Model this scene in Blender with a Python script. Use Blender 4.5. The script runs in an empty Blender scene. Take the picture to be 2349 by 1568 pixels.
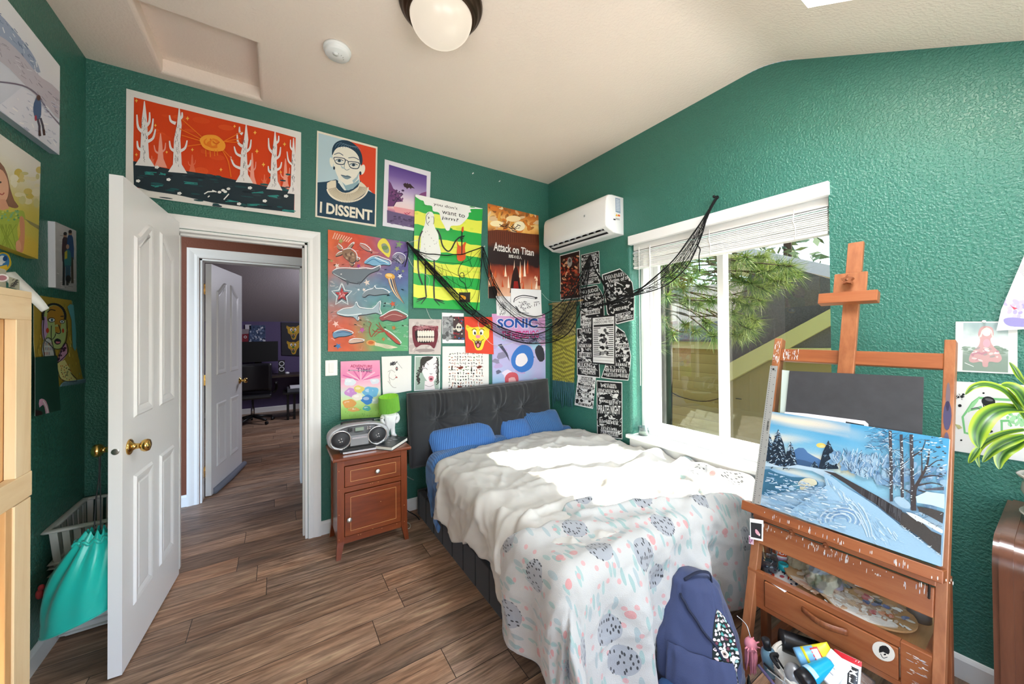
import bpy, bmesh, math, random
from math import sin, cos, pi, radians, sqrt, atan2, exp
from mathutils import Vector, Matrix, noise
random.seed(7)
C = bpy.context.scene.collection
# ---------------------------------------------------------------- camera
CF, CCY, CCX = 837.38, 754.57, 1174.5
YAW, PITCH, ROLL = 0.57370, 0.0097, -0.0077
CAM = Vector((-2.2918, -2.8572, 1.3867))
FW = Vector((sin(YAW)*cos(PITCH), cos(YAW)*cos(PITCH), sin(PITCH)))
_r = Vector((cos(YAW), -sin(YAW), 0)); _u = _r.cross(FW)
RT = _r*cos(ROLL)+_u*sin(ROLL); UP = -_r*sin(ROLL)+_u*cos(ROLL)
cam = bpy.data.cameras.new('camera'); camo = bpy.data.objects.new('camera', cam); C.objects.link(camo)
camo.matrix_world = Matrix(((RT.x, UP.x, -FW.x, CAM.x), (RT.y, UP.y, -FW.y, CAM.y), (RT.z, UP.z, -FW.z, CAM.z), (0, 0, 0, 1)))
cam.sensor_fit = 'HORIZONTAL'; cam.sensor_width = 36; cam.lens = CF/2349*36
cam.shift_y = (CCY-784)/2349; cam.clip_start = .01; cam.clip_end = 300
sc = bpy.context.scene; sc.camera = camo
sc.view_settings.view_transform = 'Standard'; sc.view_settings.look = 'None'
sc.view_settings.exposure = .45; sc.view_settings.gamma = 1; sc.view_settings.use_curve_mapping = False
# ---------------------------------------------------------------- world, sun, daylight, added fill
w = bpy.data.worlds.new('sky'); sc.world = w; w.use_nodes = True
nt = w.node_tree; bg = nt.nodes['Background']
sky = nt.nodes.new('ShaderNodeTexSky'); sky.sky_type = 'NISHITA'; sky.sun_disc = False
sky.sun_elevation = radians(44); sky.sun_rotation = radians(110); sky.altitude = 800; sky.air_density = 1.0; sky.dust_density = 1.0
nt.links.new(sky.outputs[0], bg.inputs[0]); bg.inputs[1].default_value = 1.1
def lamp(kind, name, loc, energy, color=(1, 1, 1), size=None, size_y=None, direction=None, **k):
    l = bpy.data.lights.new(name, kind); o = bpy.data.objects.new(name, l); C.objects.link(o); o.location = loc
    l.energy = energy; l.color = color
    if kind == 'AREA':
        l.shape = 'RECTANGLE'; l.size = size; l.size_y = size_y or size
    elif size is not None and kind != 'SUN': l.shadow_soft_size = size
    if direction: o.rotation_euler = Vector(direction).to_track_quat('-Z', 'Y').to_euler()
    for a, b in k.items(): setattr(l, a, b)
    return o
lamp('SUN', 'sun', (3, -2, 6), 36, (1, .985, .96), direction=(-.663, .278, -.695), angle=radians(.6))
# fill added at two invented windows behind the camera, then daylight at the skylight
lamp('AREA', 'rear_fill_light', (-1.5, -4.24, 1.0), 38, (.97, .98, 1), 1.9, 1.0, (0, 1, 1.05))
lamp('AREA', 'side_fill_light', (-3.10, -3.2, 1.25), 22, (.97, .98, 1), .9, 1.3, (1, .1, 1.1))
lamp('AREA', 'skylight_daylight', (-.75, -2.64, 2.90), 42, (.86, .94, 1), .55, .75, (0, .47, -.88))
lamp('AREA', 'office_fill_light', (-1.2, 3.0, 2.1), 24, (.88, .88, 1), .8, .8, (-.6, .4, -.7))  # added fill to brighten the office, no window modelled for it
lamp('POINT', 'hall_fill_light', (-3.4, .6, 2.2), 5, (1, .94, .86), .1)  # added fill for the hall, no fixture stands here
# ---------------------------------------------------------------- unprojecting photo pixels to real planes
def ray(x, y): return FW + RT*((x-CCX)/CF) - UP*((y-CCY)/CF)
def onax(ax, v, x, y):
    d = ray(x, y); t = (v-CAM[ax])/d[ax]; return CAM+d*t
def onpl(p, n, x, y):
    d = ray(x, y); t = (Vector(p)-CAM).dot(n)/d.dot(n); return CAM+d*t
def D(x, y, v=0.): return onax(1, v, x, y)
def R(x, y, v=0.): return onax(0, v, x, y)
def L(x, y, v=-3.144): return onax(0, v, x, y)
def Z(x, y, v=0.): return onax(2, v, x, y)
# ---------------------------------------------------------------- materials
def lin(c):
    if isinstance(c, str):
        c = c.lstrip('#'); c = [int(c[i:i+2], 16)/255 for i in (0, 2, 4)]
    return tuple((x/12.92 if x <= .04045 else ((x+.055)/1.055)**2.4) for x in c[:3])+(1,)
def nmat(name):
    m = bpy.data.materials.new(name); m.use_nodes = True
    t = m.node_tree; return m, t, t.nodes['Principled BSDF']
def coords(t, scale=(1, 1, 1), kind='Object', rot=(0, 0, 0)):
    tc = t.nodes.new('ShaderNodeTexCoord'); mp = t.nodes.new('ShaderNodeMapping')
    mp.inputs['Scale'].default_value = scale; mp.inputs['Rotation'].default_value = rot
    t.links.new(tc.outputs[kind], mp.inputs[0]); return mp.outputs[0]
def noisen(t, vec, scale, detail=3, rough=.5, dist=0):
    n = t.nodes.new('ShaderNodeTexNoise'); n.inputs['Scale'].default_value = scale; n.inputs['Detail'].default_value = detail
    n.inputs['Roughness'].default_value = rough; n.inputs['Distortion'].default_value = dist
    t.links.new(vec, n.inputs['Vector']); return n
def ramp(t, fac, stops):
    r = t.nodes.new('ShaderNodeValToRGB'); e = r.color_ramp.elements
    while len(e) < len(stops): e.new(.5)
    for k, (p, c) in enumerate(stops): e[k].position = p; e[k].color = lin(c)
    t.links.new(fac, r.inputs[0]); return r
def bumpn(t, h, p, strength=.3, dist=.005):
    b = t.nodes.new('ShaderNodeBump'); b.inputs['Strength'].default_value = strength; b.inputs['Distance'].default_value = dist
    t.links.new(h, b.inputs['Height']); t.links.new(b.outputs[0], p.inputs['Normal']); return b
_mc = {}
def mat(name, col, r=.5, m=0., var=0., vs=8., bump=0., bs=60., bd=.004, spec=.5, sheen=0., coat=0., trans=0., ior=1.45, emit=None, es=0., alpha=1.):
    if name in _mc: return _mc[name]
    M, t, p = nmat(name); _mc[name] = M
    c = lin(col); p.inputs['Base Color'].default_value = c; p.inputs['Roughness'].default_value = r; p.inputs['Metallic'].default_value = m
    p.inputs['Specular IOR Level'].default_value = spec; p.inputs['Sheen Weight'].default_value = sheen; p.inputs['Coat Weight'].default_value = coat
    p.inputs['Transmission Weight'].default_value = trans; p.inputs['IOR'].default_value = ior; p.inputs['Alpha'].default_value = alpha
    if var or bump: v = coords(t)
    if var:
        n = noisen(t, v, vs, 4); mx = t.nodes.new('ShaderNodeMixRGB')
        t.links.new(n.outputs[0], mx.inputs[0])
        mx.inputs[1].default_value = tuple(x*(1-var) for x in c[:3])+(1,); mx.inputs[2].default_value = tuple(min(1, x*(1+var)) for x in c[:3])+(1,)
        t.links.new(mx.outputs[0], p.inputs['Base Color'])
    if bump: bumpn(t, noisen(t, v, bs, 3).outputs[0], p, bump, bd)
    if emit: p.inputs['Emission Color'].default_value = lin(emit); p.inputs['Emission Strength'].default_value = es
    return M
def wood(name, c1, c2, c3, axis=2, scale=14., r=.4, stretch=.08, bump=.05, coat=0.):
    M, t, p = nmat(name)
    s = [1, 1, 1]; s[axis] = stretch
    v = coords(t, s); n = noisen(t, v, scale, 6, .6, 1.2); n2 = noisen(t, v, scale*5, 3, .6)
    mx = t.nodes.new('ShaderNodeMixRGB'); mx.inputs[0].default_value = .3
    t.links.new(n.outputs[0], mx.inputs[1]); t.links.new(n2.outputs[0], mx.inputs[2])
    rp = ramp(t, mx.outputs[0], [(.3, c1), (.5, c2), (.72, c3)])
    t.links.new(rp.outputs[0], p.inputs['Base Color']); p.inputs['Roughness'].default_value = r; p.inputs['Coat Weight'].default_value = coat
    bumpn(t, mx.outputs[0], p, bump, .003); return M
def paint_wall(name, col, bump=.35, r=.42, scale=70, spec=.5):
    M, t, p = nmat(name); v = coords(t)
    c = lin(col); n0 = noisen(t, v, 1.3, 2)
    mx = t.nodes.new('ShaderNodeMixRGB'); t.links.new(n0.outputs[0], mx.inputs[0])
    mx.inputs[1].default_value = tuple(x*.95 for x in c[:3])+(1,); mx.inputs[2].default_value = tuple(x*1.05 for x in c[:3])+(1,)
    t.links.new(mx.outputs[0], p.inputs['Base Color']); p.inputs['Roughness'].default_value = r; p.inputs['Specular IOR Level'].default_value = spec
    a = noisen(t, v, scale, 2, .45); rp = ramp(t, a.outputs[0], [(.42, '000000'), (.6, 'ffffff')])
    b = noisen(t, v, scale*2.6, 2)
    ad = t.nodes.new('ShaderNodeMixRGB'); ad.inputs[0].default_value = .25
    t.links.new(rp.outputs[0], ad.inputs[1]); t.links.new(b.outputs[0], ad.inputs[2])
    bumpn(t, ad.outputs[0], p, bump, .003); return M
def plank_floor(name):
    M, t, p = nmat(name); v = coords(t)
    b = t.nodes.new('ShaderNodeTexBrick'); b.offset = 0; b.squash = 1
    b.inputs['Scale'].default_value = 1; b.inputs['Brick Width'].default_value = 1.15; b.inputs['Row Height'].default_value = .165
    b.inputs['Mortar Size'].default_value = .0016; b.inputs['Mortar Smooth'].default_value = .2; b.inputs['Bias'].default_value = 0
    b.inputs['Color1'].default_value = (0, 0, 0, 1); b.inputs['Color2'].default_value = (1, 1, 1, 1); b.inputs['Mortar'].default_value = (.5, .5, .5, 1)
    sx = t.nodes.new('ShaderNodeSeparateXYZ'); t.links.new(v, sx.inputs[0])
    def mm(op, a, k): n = t.nodes.new('ShaderNodeMath'); n.operation = op; t.links.new(a, n.inputs[0]); n.inputs[1].default_value = k; return n.outputs[0]
    wn = t.nodes.new('ShaderNodeTexWhiteNoise'); wn.noise_dimensions = '1D'; t.links.new(mm('FLOOR', mm('DIVIDE', sx.outputs[1], .165), 0), wn.inputs['W'])
    cx = t.nodes.new('ShaderNodeCombineXYZ'); t.links.new(mm('MULTIPLY', wn.outputs[0], 1.15), cx.inputs[0])
    sh = t.nodes.new('ShaderNodeVectorMath'); sh.operation = 'ADD'; t.links.new(v, sh.inputs[0]); t.links.new(cx.outputs[0], sh.inputs[1]); t.links.new(sh.outputs[0], b.inputs['Vector'])
    # per-plank shift of the grain
    sc_ = t.nodes.new('ShaderNodeVectorMath'); sc_.operation = 'SCALE'; sc_.inputs['Scale'].default_value = 7.
    t.links.new(b.outputs['Color'], sc_.inputs[0])
    ad = t.nodes.new('ShaderNodeVectorMath'); ad.operation = 'ADD'; t.links.new(v, ad.inputs[0]); t.links.new(sc_.outputs[0], ad.inputs[1])
    st = t.nodes.new('ShaderNodeMapping'); st.inputs['Scale'].default_value = (.09, 1, 1); t.links.new(ad.outputs[0], st.inputs[0])
    n1 = noisen(t, st.outputs[0], 22, 8, .62, 1.6); n2 = noisen(t, st.outputs[0], 4.5, 3, .5, .6)
    n3 = noisen(t, st.outputs[0], 95, 3, .6, .4)
    r1 = ramp(t, n1.outputs[0], [(.28, '7a675b'), (.45, 'b39d8b'), (.56, 'cdb9a8'), (.74, 'e6d6c4')])
    r2 = ramp(t, n2.outputs[0], [(.3, '9a948f'), (.52, 'b2a08f'), (.72, 'bb8f68')])
    mx = t.nodes.new('ShaderNodeMixRGB'); mx.blend_type = 'OVERLAY'; mx.inputs[0].default_value = .6
    t.links.new(r1.outputs[0], mx.inputs[1]); t.links.new(r2.outputs[0], mx.inputs[2])
    r3 = ramp(t, n3.outputs[0], [(.3, '8c8c8c'), (.6, 'ffffff')]); m3 = t.nodes.new('ShaderNodeMixRGB'); m3.blend_type = 'MULTIPLY'; m3.inputs[0].default_value = .6
    t.links.new(mx.outputs[0], m3.inputs[1]); t.links.new(r3.outputs[0], m3.inputs[2])
    rb = ramp(t, b.outputs['Color'], [(0, 'aaa099'), (.5, 'd8cec4'), (1, 'fff2e6')]); m4 = t.nodes.new('ShaderNodeMixRGB'); m4.blend_type = 'MULTIPLY'; m4.inputs[0].default_value = .8
    t.links.new(m3.outputs[0], m4.inputs[1]); t.links.new(rb.outputs[0], m4.inputs[2])
    m5 = t.nodes.new('ShaderNodeMixRGB'); t.links.new(b.outputs['Fac'], m5.inputs[0]); t.links.new(m4.outputs[0], m5.inputs[1]); m5.inputs[2].default_value = lin('2a201a')
    t.links.new(m5.outputs[0], p.inputs['Base Color']); p.inputs['Roughness'].default_value = .42
    inv = t.nodes.new('ShaderNodeMath'); inv.operation = 'SUBTRACT'; inv.inputs[0].default_value = 1; t.links.new(b.outputs['Fac'], inv.inputs[1])
    bumpn(t, inv.outputs[0], p, .5, .002); return M
def glassm(name, col='ffffff', gloss=.12, tint=.9):
    # thin window glass: mostly see-through with a mirror sheen
    M = bpy.data.materials.new(name); M.use_nodes = True; t = M.node_tree; t.nodes.clear()
    o = t.nodes.new('ShaderNodeOutputMaterial'); tr = t.nodes.new('ShaderNodeBsdfTransparent'); gl = t.nodes.new('ShaderNodeBsdfGlossy'); mx = t.nodes.new('ShaderNodeMixShader')
    c = lin(col); tr.inputs[0].default_value = tuple(x*tint for x in c[:3])+(1,); gl.inputs['Roughness'].default_value = .01
    fr = t.nodes.new('ShaderNodeLayerWeight'); fr.inputs[0].default_value = .5
    pw = t.nodes.new('ShaderNodeMath'); pw.operation = 'POWER'; pw.inputs[1].default_value = 3.; t.links.new(fr.outputs['Facing'], pw.inputs[0])
    ad = t.nodes.new('ShaderNodeMath'); ad.operation = 'MULTIPLY_ADD'; ad.inputs[1].default_value = .7; ad.inputs[2].default_value = gloss*.4; t.links.new(pw.outputs[0], ad.inputs[0])
    t.links.new(ad.outputs[0], mx.inputs[0]); t.links.new(tr.outputs[0], mx.inputs[1]); t.links.new(gl.outputs[0], mx.inputs[2]); t.links.new(mx.outputs[0], o.inputs[0]); return M
def vcol(name, r=.6, bump=0., bs=150., spec=.3):
    M, t, p = nmat(name); a = t.nodes.new('ShaderNodeVertexColor'); a.layer_name = 'Col'
    t.links.new(a.outputs[0], p.inputs['Base Color']); p.inputs['Roughness'].default_value = r; p.inputs['Specular IOR Level'].default_value = spec
    if bump: bumpn(t, noisen(t, coords(t), bs, 4).outputs[0], p, bump, .003)
    return M
# ---------------------------------------------------------------- objects
WLOC = {}
def thing(name, label, cat, loc, group=None):
    o = bpy.data.objects.new(name, None); C.objects.link(o); o.location = loc; WLOC[o] = Vector(loc); o.empty_display_size = .05
    return tag(o, label, cat, group)
def tag(o, label, cat, group=None):
    o['label'] = label; o['category'] = cat
    if group: o['group'] = group
    return o
class MB:
    """collects world-space verts/faces (optional per-face or per-corner colours) and links them as one mesh object"""
    def __init__(s): s.v = []; s.f = []; s.c = []; s.sm = []; s.mi = []; s.col = None; s.smooth = False; s.mat_i = 0
    def add(s, vs, fs, smooth=None, col=None):
        b = len(s.v); s.v += [Vector(x) for x in vs]
        for k, f in enumerate(fs):
            s.f.append([b+i for i in f]); s.sm.append(s.smooth if smooth is None else smooth); s.mi.append(s.mat_i)
            s.c.append(col[k] if isinstance(col, list) else (col or s.col))
        return s
    def box(s, lo, hi, M=None, bev=0.):
        (a, b, c), (d, e, f) = lo, hi
        if bev > 0:
            bm = bmesh.new(); bmesh.ops.create_cube(bm, size=1)
            for v in bm.verts: v.co = Vector(((a+d)/2+v.co.x*(d-a), (b+e)/2+v.co.y*(e-b), (c+f)/2+v.co.z*(f-c)))
            bmesh.ops.bevel(bm, geom=list(bm.edges)+list(bm.verts), offset=bev, segments=2, affect='EDGES', profile=.5)
            return s.bm(bm, M)
        vs = [Vector(x) for x in [(a, b, c), (d, b, c), (d, e, c), (a, e, c), (a, b, f), (d, b, f), (d, e, f), (a, e, f)]]
        if M: vs = [M @ x for x in vs]
        return s.add(vs, [(0, 3, 2, 1), (4, 5, 6, 7), (0, 1, 5, 4), (1, 2, 6, 5), (2, 3, 7, 6), (3, 0, 4, 7)])
    def bm(s, bm, M=None, smooth=None):
        bm.verts.index_update(); vs = [M @ v.co if M else v.co.copy() for v in bm.verts]; fs = [[v.index for v in f.verts] for f in bm.faces]; bm.free()
        return s.add(vs, fs, smooth)
    def quad(s, a, b, c, d, col=None): return s.add([a, b, c, d], [(0, 1, 2, 3)], col=col)
    def lathe(s, prof, M=None, n=24, smooth=True, cap=True):
        vs = []; fs = []
        for r, z in prof:
            for k in range(n): vs.append(Vector((r*cos(2*pi*k/n), r*sin(2*pi*k/n), z)))
        for i in range(len(prof)-1):
            for k in range(n): fs.append((i*n+k, i*n+(k+1) % n, (i+1)*n+(k+1) % n, (i+1)*n+k))
        if cap: fs.append(tuple(range(n))[::-1]); fs.append(tuple((len(prof)-1)*n+k for k in range(n)))
        if M: vs = [M @ x for x in vs]
        return s.add(vs, fs, smooth)
    def tube(s, pts, r, n=8, smooth=True, cap=True, flat=1., closed=False):
        pts = [Vector(p) for p in pts]; N = len(pts); vs = []; fs = []; rs = r if isinstance(r, (list, tuple)) else [r]*N
        up = None
        for i, p in enumerate(pts):
            a = pts[(i-1) % N] if closed else pts[max(0, i-1)]; b = pts[(i+1) % N] if closed else pts[min(N-1, i+1)]
            d = (b-a).normalized()
            if up is None:
                up = Vector((0, 0, 1)) if abs(d.z) < .9 else Vector((1, 0, 0))
            x = d.cross(up).normalized(); up = x.cross(d).normalized()
            for k in range(n):
                q = 2*pi*k/n; vs.append(p+x*(rs[i]*cos(q))+up*(rs[i]*flat*sin(q)))
        for i in range(N if closed else N-1):
            j = (i+1) % N
            for k in range(n): fs.append((i*n+k, i*n+(k+1) % n, j*n+(k+1) % n, j*n+k))
        if cap and not closed: fs.append(tuple(range(n))[::-1]); fs.append(tuple((N-1)*n+k for k in range(n)))
        return s.add(vs, fs, smooth)
    def prism(s, poly, h, M=None, smooth=False):
        """polygon in xy extruded 0..h in z"""
        n = len(poly); vs = [Vector((x, y, 0)) for x, y in poly]+[Vector((x, y, h)) for x, y in poly]
        if M: vs = [M @ x for x in vs]
        return s.add(vs, [tuple(range(n))[::-1], tuple(range(n, 2*n))]+[(k, (k+1) % n, n+(k+1) % n, n+k) for k in range(n)], smooth)
    def grid(s, nu, nv, fn, smooth=True, col=None, wrap=False):
        vs = [fn(i/nu, j/nv) for j in range(nv+1) for i in range(nu+1)]; fs = []; cs = [] if col else None
        for j in range(nv):
            for i in range(nu):
                a = j*(nu+1)+i; fs.append((a, a+1, a+nu+2, a+nu+1))
                if col: cs.append([col(x/nu, y/nv) for x, y in ((i, j), (i+1, j), (i+1, j+1), (i, j+1))])
        return s.add(vs, fs, smooth, cs)
    def ball(s, c, r, nu=14, nv=9, M=None):
        c = Vector(c); r = Vector(r) if not isinstance(r, (int, float)) else Vector((r, r, r)); prof = []
        vs = []; fs = []
        for j in range(nv+1):
            q = -pi/2+pi*j/nv
            for i in range(nu):
                p = Vector((cos(q)*cos(2*pi*i/nu)*r.x, cos(q)*sin(2*pi*i/nu)*r.y, sin(q)*r.z)); vs.append(c+(M @ p if M else p))
        for j in range(nv):
            for i in range(nu): fs.append((j*nu+i, j*nu+(i+1) % nu, (j+1)*nu+(i+1) % nu, (j+1)*nu+i))
        return s.add(vs, fs, True)
    def build(s, name, mats, parent=None, label=None, cat=None, group=None, kind=None, at=None, merge=False):
        me = bpy.data.meshes.new(name)
        if parent is not None: off = WLOC[parent]
        elif at is not None: off = Vector(at)
        else:
            xs = [v.x for v in s.v]; ys = [v.y for v in s.v]; zs = [v.z for v in s.v]
            off = Vector(((min(xs)+max(xs))/2, (min(ys)+max(ys))/2, min(zs))) if kind != 'structure' else Vector((0, 0, 0))
        me.from_pydata([v-off for v in s.v], [], s.f)
        me.polygons.foreach_set('use_smooth', s.sm); me.polygons.foreach_set('material_index', s.mi)
        for m in (mats if isinstance(mats, (list, tuple)) else [mats]): me.materials.append(m)
        if any(c is not None for c in s.c):
            at_ = me.color_attributes.new('Col', 'FLOAT_COLOR', 'CORNER'); buf = []
            for f, c in zip(s.f, s.c):
                if c is None: c = (1, 1, 1, 1)
                if isinstance(c[0], (tuple, list)):
                    for q in c: buf += q
                else: buf += list(c)*len(f)
            at_.data.foreach_set('color', buf)
        if merge:
            bm = bmesh.new(); bm.from_mesh(me); bmesh.ops.remove_doubles(bm, verts=bm.verts, dist=merge if merge is not True else 1e-4)
            bmesh.ops.recalc_face_normals(bm, faces=bm.faces); bm.to_mesh(me); bm.free()
        me.update()
        o = bpy.data.objects.new(name, me); C.objects.link(o); WLOC[o] = off.copy()
        if parent is not None: o.parent = parent
        else: o.location = off
        if label and cat: tag(o, label, cat, group)
        elif label: o['label'] = label
        if kind: o['kind'] = kind
        return o
def struct(name, mb, m, parent=None): return mb.build(name, m, parent, kind=None if parent else 'structure')
def rotz(p, a): return Matrix.Translation(p) @ Matrix.Rotation(a, 4, 'Z')
def frame(o, x, y, z):
    """matrix with given origin and axes"""
    x, y, z = Vector(x), Vector(y), Vector(z)
    return Matrix(((x.x, y.x, z.x, o[0]), (x.y, y.y, z.y, o[1]), (x.z, y.z, z.z, o[2]), (0, 0, 0, 1)))
def align(a, b, xhint=(1, 0, 0)):
    """frame at a whose z runs to b"""
    a, b = Vector(a), Vector(b); z = (b-a).normalized(); x = Vector(xhint); x = (x-z*x.dot(z))
    if x.length < 1e-4: x = Vector((0, 1, 0)); x = x-z*x.dot(z)
    x.normalize(); return frame(a, x, z.cross(x), z)
def nz(x, y=0, z=0, s=1.): return noise.noise(Vector((x*s, y*s, z*s)))
def lerp(a, b, t): return a+(b-a)*t
def smooth(a, b, x):
    t = max(0, min(1, (x-a)/(b-a))); return t*t*(3-2*t)
def spline(pts, n=8, closed=False):
    pts = [Vector(p) for p in pts]; out = []; N = len(pts)
    for i in range(N if closed else N-1):
        g = (lambda k: pts[k % N]) if closed else (lambda k: pts[max(0, min(N-1, k))])
        p0, p1, p2, p3 = g(i-1), g(i), g(i+1), g(i+2)
        for k in range(n):
            t = k/n; out.append(.5*((2*p1)+(p2-p0)*t+(2*p0-5*p1+4*p2-p3)*t*t+(3*p1-p0-3*p2+p3)*t*t*t))
    if not closed: out.append(pts[-1])
    return out
# ================================================================ THE SETTING
GREEN = paint_wall('green_wall_paint', '367264', .7, .36, 95)
CEIL = paint_wall('cream_ceiling_paint', 'f2e2d4', .25, .7, 80, .2)
BROWN = paint_wall('brown_hall_paint', '6e3a24', .2, .6)
PURPLE = paint_wall('purple_office_paint', '4d3f66', .2, .6)
GREYW = paint_wall('office_ceiling_paint', 'b9b2b4', .15, .7)
WHITE = mat('white_trim_paint', 'f0f0ee', .35, bump=.02, bs=300)
FLOOR = plank_floor('wood_plank_floor')
VINYL = mat('white_vinyl_frame', 'f3f3f2', .35)
W, H, YB, KY, SL = 3.144, 2.871, -4.3, -1.953, .534
DK_ = .11
def zc(y):
    t = KY-y
    return H if t < -DK_ else (H-SL*t if t > DK_ else H-SL*(t+DK_)**2/(4*DK_))
T = .14
f = MB(); f.quad((-4.6, -4.45, 0), (.3, -4.45, 0), (.3, 5.2, 0), (-4.6, 5.2, 0)); f.box((-4.6, -4.45, -.1), (.3, 5.2, -.001)); struct('floor', f, FLOOR)
# back wall with the doorway
OX0, OX1, OZ = -2.80, -2.113, 2.012
m = MB()
for a, b in (((-W-T, 0, 0), (OX0, .12, H)), ((OX1, 0, 0), (T, .12, H)), ((OX0, 0, OZ), (OX1, .12, H))): m.box(a, b)
struct('wall_back', m, GREEN)
# left wall (added window openings behind the camera on it and on the rear wall)
m = MB()
def wallx(m, x0, x1, y0, y1, top, holes):
    ys = sorted(set([y0, y1]+[KY+DK_*k/4 for k in range(-4, 5)]+[h[0] for h in holes]+[h[1] for h in holes])); ys = [y for y in ys if y0 <= y <= y1]
    for a, b in zip(ys, ys[1:]):
        hs = [h for h in holes if h[0] < (a+b)/2 < h[1]]; segs = [(0, None)]
        if hs: segs = [(0, hs[0][2]), (hs[0][3], None)]
        for z0, z1 in segs:
            za, zb = (zc(a), zc(b)) if z1 is None else (z1, z1)
            vs = [(x0, a, z0), (x1, a, z0), (x1, b, z0), (x0, b, z0), (x0, a, za), (x1, a, za), (x1, b, zb), (x0, b, zb)]
            m.add(vs, [(0, 3, 2, 1), (4, 5, 6, 7), (0, 1, 5, 4), (1, 2, 6, 5), (2, 3, 7, 6), (3, 0, 4, 7)])
wallx(m, -W-T, -W, YB, 0, None, [(-3.7, -2.75, .6, 1.95)]); struct('wall_left', m, GREEN)
WY0, WY1, WZ0, WZ1 = -2.20, -.995, .585, 2.06
m = MB(); wallx(m, 0, .34, YB, 0, None, [(WY0, WY1+.02, WZ0, WZ1)])
# rounded plaster return on the far side of the window opening
prof = [(.02-.02*cos(q), WY1+.02-.02*sin(q)) for q in [k*pi/2/6 for k in range(7)]]
m.grid(6, 1, lambda u, v: Vector((prof[round(u*6)][0], prof[round(u*6)][1], WZ0+(WZ1-WZ0)*v)))
m.box((.02, WY1, WZ0), (.34, WY1+.03, WZ1)); struct('wall_right', m, GREEN)
m = MB(); ZB = zc(YB)
for a, b in (((-W-T, YB-T, 0), (-2.5, YB, ZB)), ((-.5, YB-T, 0), (.34, YB, ZB)), ((-2.5, YB-T, 0), (-.5, YB, .45)), ((-2.5, YB-T, 1.5), (-.5, YB, ZB))): m.box(a, b)
struct('wall_front', m, GREEN)
# panes of two windows added behind the camera for the fill lights
PANE = glassm('clear_window_glass', 'ffffff', .12, .95)
m = MB(); m.box((-2.5, YB-.09, .45), (-.5, YB-.085, 1.5)); o = struct('added_window_3', m, PANE)
m = MB(); m.box((-W-.09, -3.7, .6), (-W-.085, -2.75, 1.95)); o = struct('added_window_4', m, PANE)
# ceiling: flat half with the attic hatch recess, then the slope with the skylight
HX0, HX1, HY0, HY1, HD = -2.845, -2.357, -.62, -.06, .075
SX0, SX1, SY0, SY1 = -1.03, -.475, -3.0, -2.28
m = MB()
def cq(x0, x1, y0, y1): m.quad((x0, y0, zc(y0)), (x0, y1, zc(y1)), (x1, y1, zc(y1)), (x1, y0, zc(y0)))
K1, K2 = KY+DK_, KY-DK_
m.grid(1, 12, lambda u, v: Vector((lerp(-W, 0, u), lerp(K1, K2, v), zc(lerp(K1, K2, v)))))
cq(-W, HX0, K1, 0); cq(HX1, 0, K1, 0); cq(HX0, HX1, K1, HY0); cq(HX0, HX1, HY1, 0)
cq(-W, SX0, YB, K2); cq(SX1, 0, YB, K2); cq(SX0, SX1, SY1, K2); cq(SX0, SX1, YB, SY0)
rr = .018      # soft rounded rim of the hatch recess, then its walls
for (ax, ay), (bx, by), (ix, iy) in (((HX0, HY0), (HX1, HY0), (0, 1)), ((HX1, HY0), (HX1, HY1), (-1, 0)), ((HX1, HY1), (HX0, HY1), (0, -1)), ((HX0, HY1), (HX0, HY0), (1, 0))):
    pr = [(rr*(sin(q)), rr*(1-cos(q))) for q in [k*pi/2/4 for k in range(5)]]+[(rr, HD)]
    def fn(u, v, P=pr, a=(ax, ay), b=(bx, by), i=(ix, iy)):
        o_, h_ = P[round(u*5)]; t = o_/max(1e-6, ((b[0]-a[0])**2+(b[1]-a[1])**2)**.5); v2 = lerp(t, 1-t, v)
        return Vector((lerp(a[0], b[0], v2)+i[0]*o_, lerp(a[1], b[1], v2)+i[1]*o_, H+h_))
    m.grid(5, 1, fn)
# skylight shaft
sn = Vector((0, -SL, 1)).normalized()
def sk(x, y, h): return Vector((x, y, zc(y)))+Vector((0, -.47, .88))*h
cs = [(SX0, SY0), (SX1, SY0), (SX1, SY1), (SX0, SY1)]
for k in range(4):
    a, b = cs[k], cs[(k+1) % 4]; m.quad(sk(*a, 0), sk(*a, .4), sk(*b, .4), sk(*b, 0))
# upper skin so that no daylight leaks in
m.quad((-W-T, KY, H+.42), (-W-T, .12, H+.42), (.34, .12, H+.42), (.34, KY, H+.42))
struct('ceiling', m, CEIL)
m = MB(); m.quad((HX0, HY0, H+HD), (HX0, HY1, H+HD), (HX1, HY1, H+HD), (HX1, HY0, H+HD)); m.box((HX0, HY0, H+HD+.002), (HX1, HY1, H+HD+.02)); struct('trim_1', m, CEIL)
m = MB(); m.quad(sk(SX0, SY0, .39), sk(SX1, SY0, .39), sk(SX1, SY1, .39), sk(SX0, SY1, .39)); struct('window_2', m, PANE)
# roof skin above the slope, left and right of the skylight
m = MB()
for x0, x1, y0, y1 in ((-W-T, SX0, YB-.2, KY), (SX1, .34, YB-.2, KY), (SX0, SX1, YB-.2, SY0), (SX0, SX1, SY1, KY)):
    m.add([sk(x0, y0, .41), sk(x1, y0, .41), sk(x1, y1, .41), sk(x0, y1, .41)], [(0, 1, 2, 3)])
struct('roof', m, CEIL)
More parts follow.
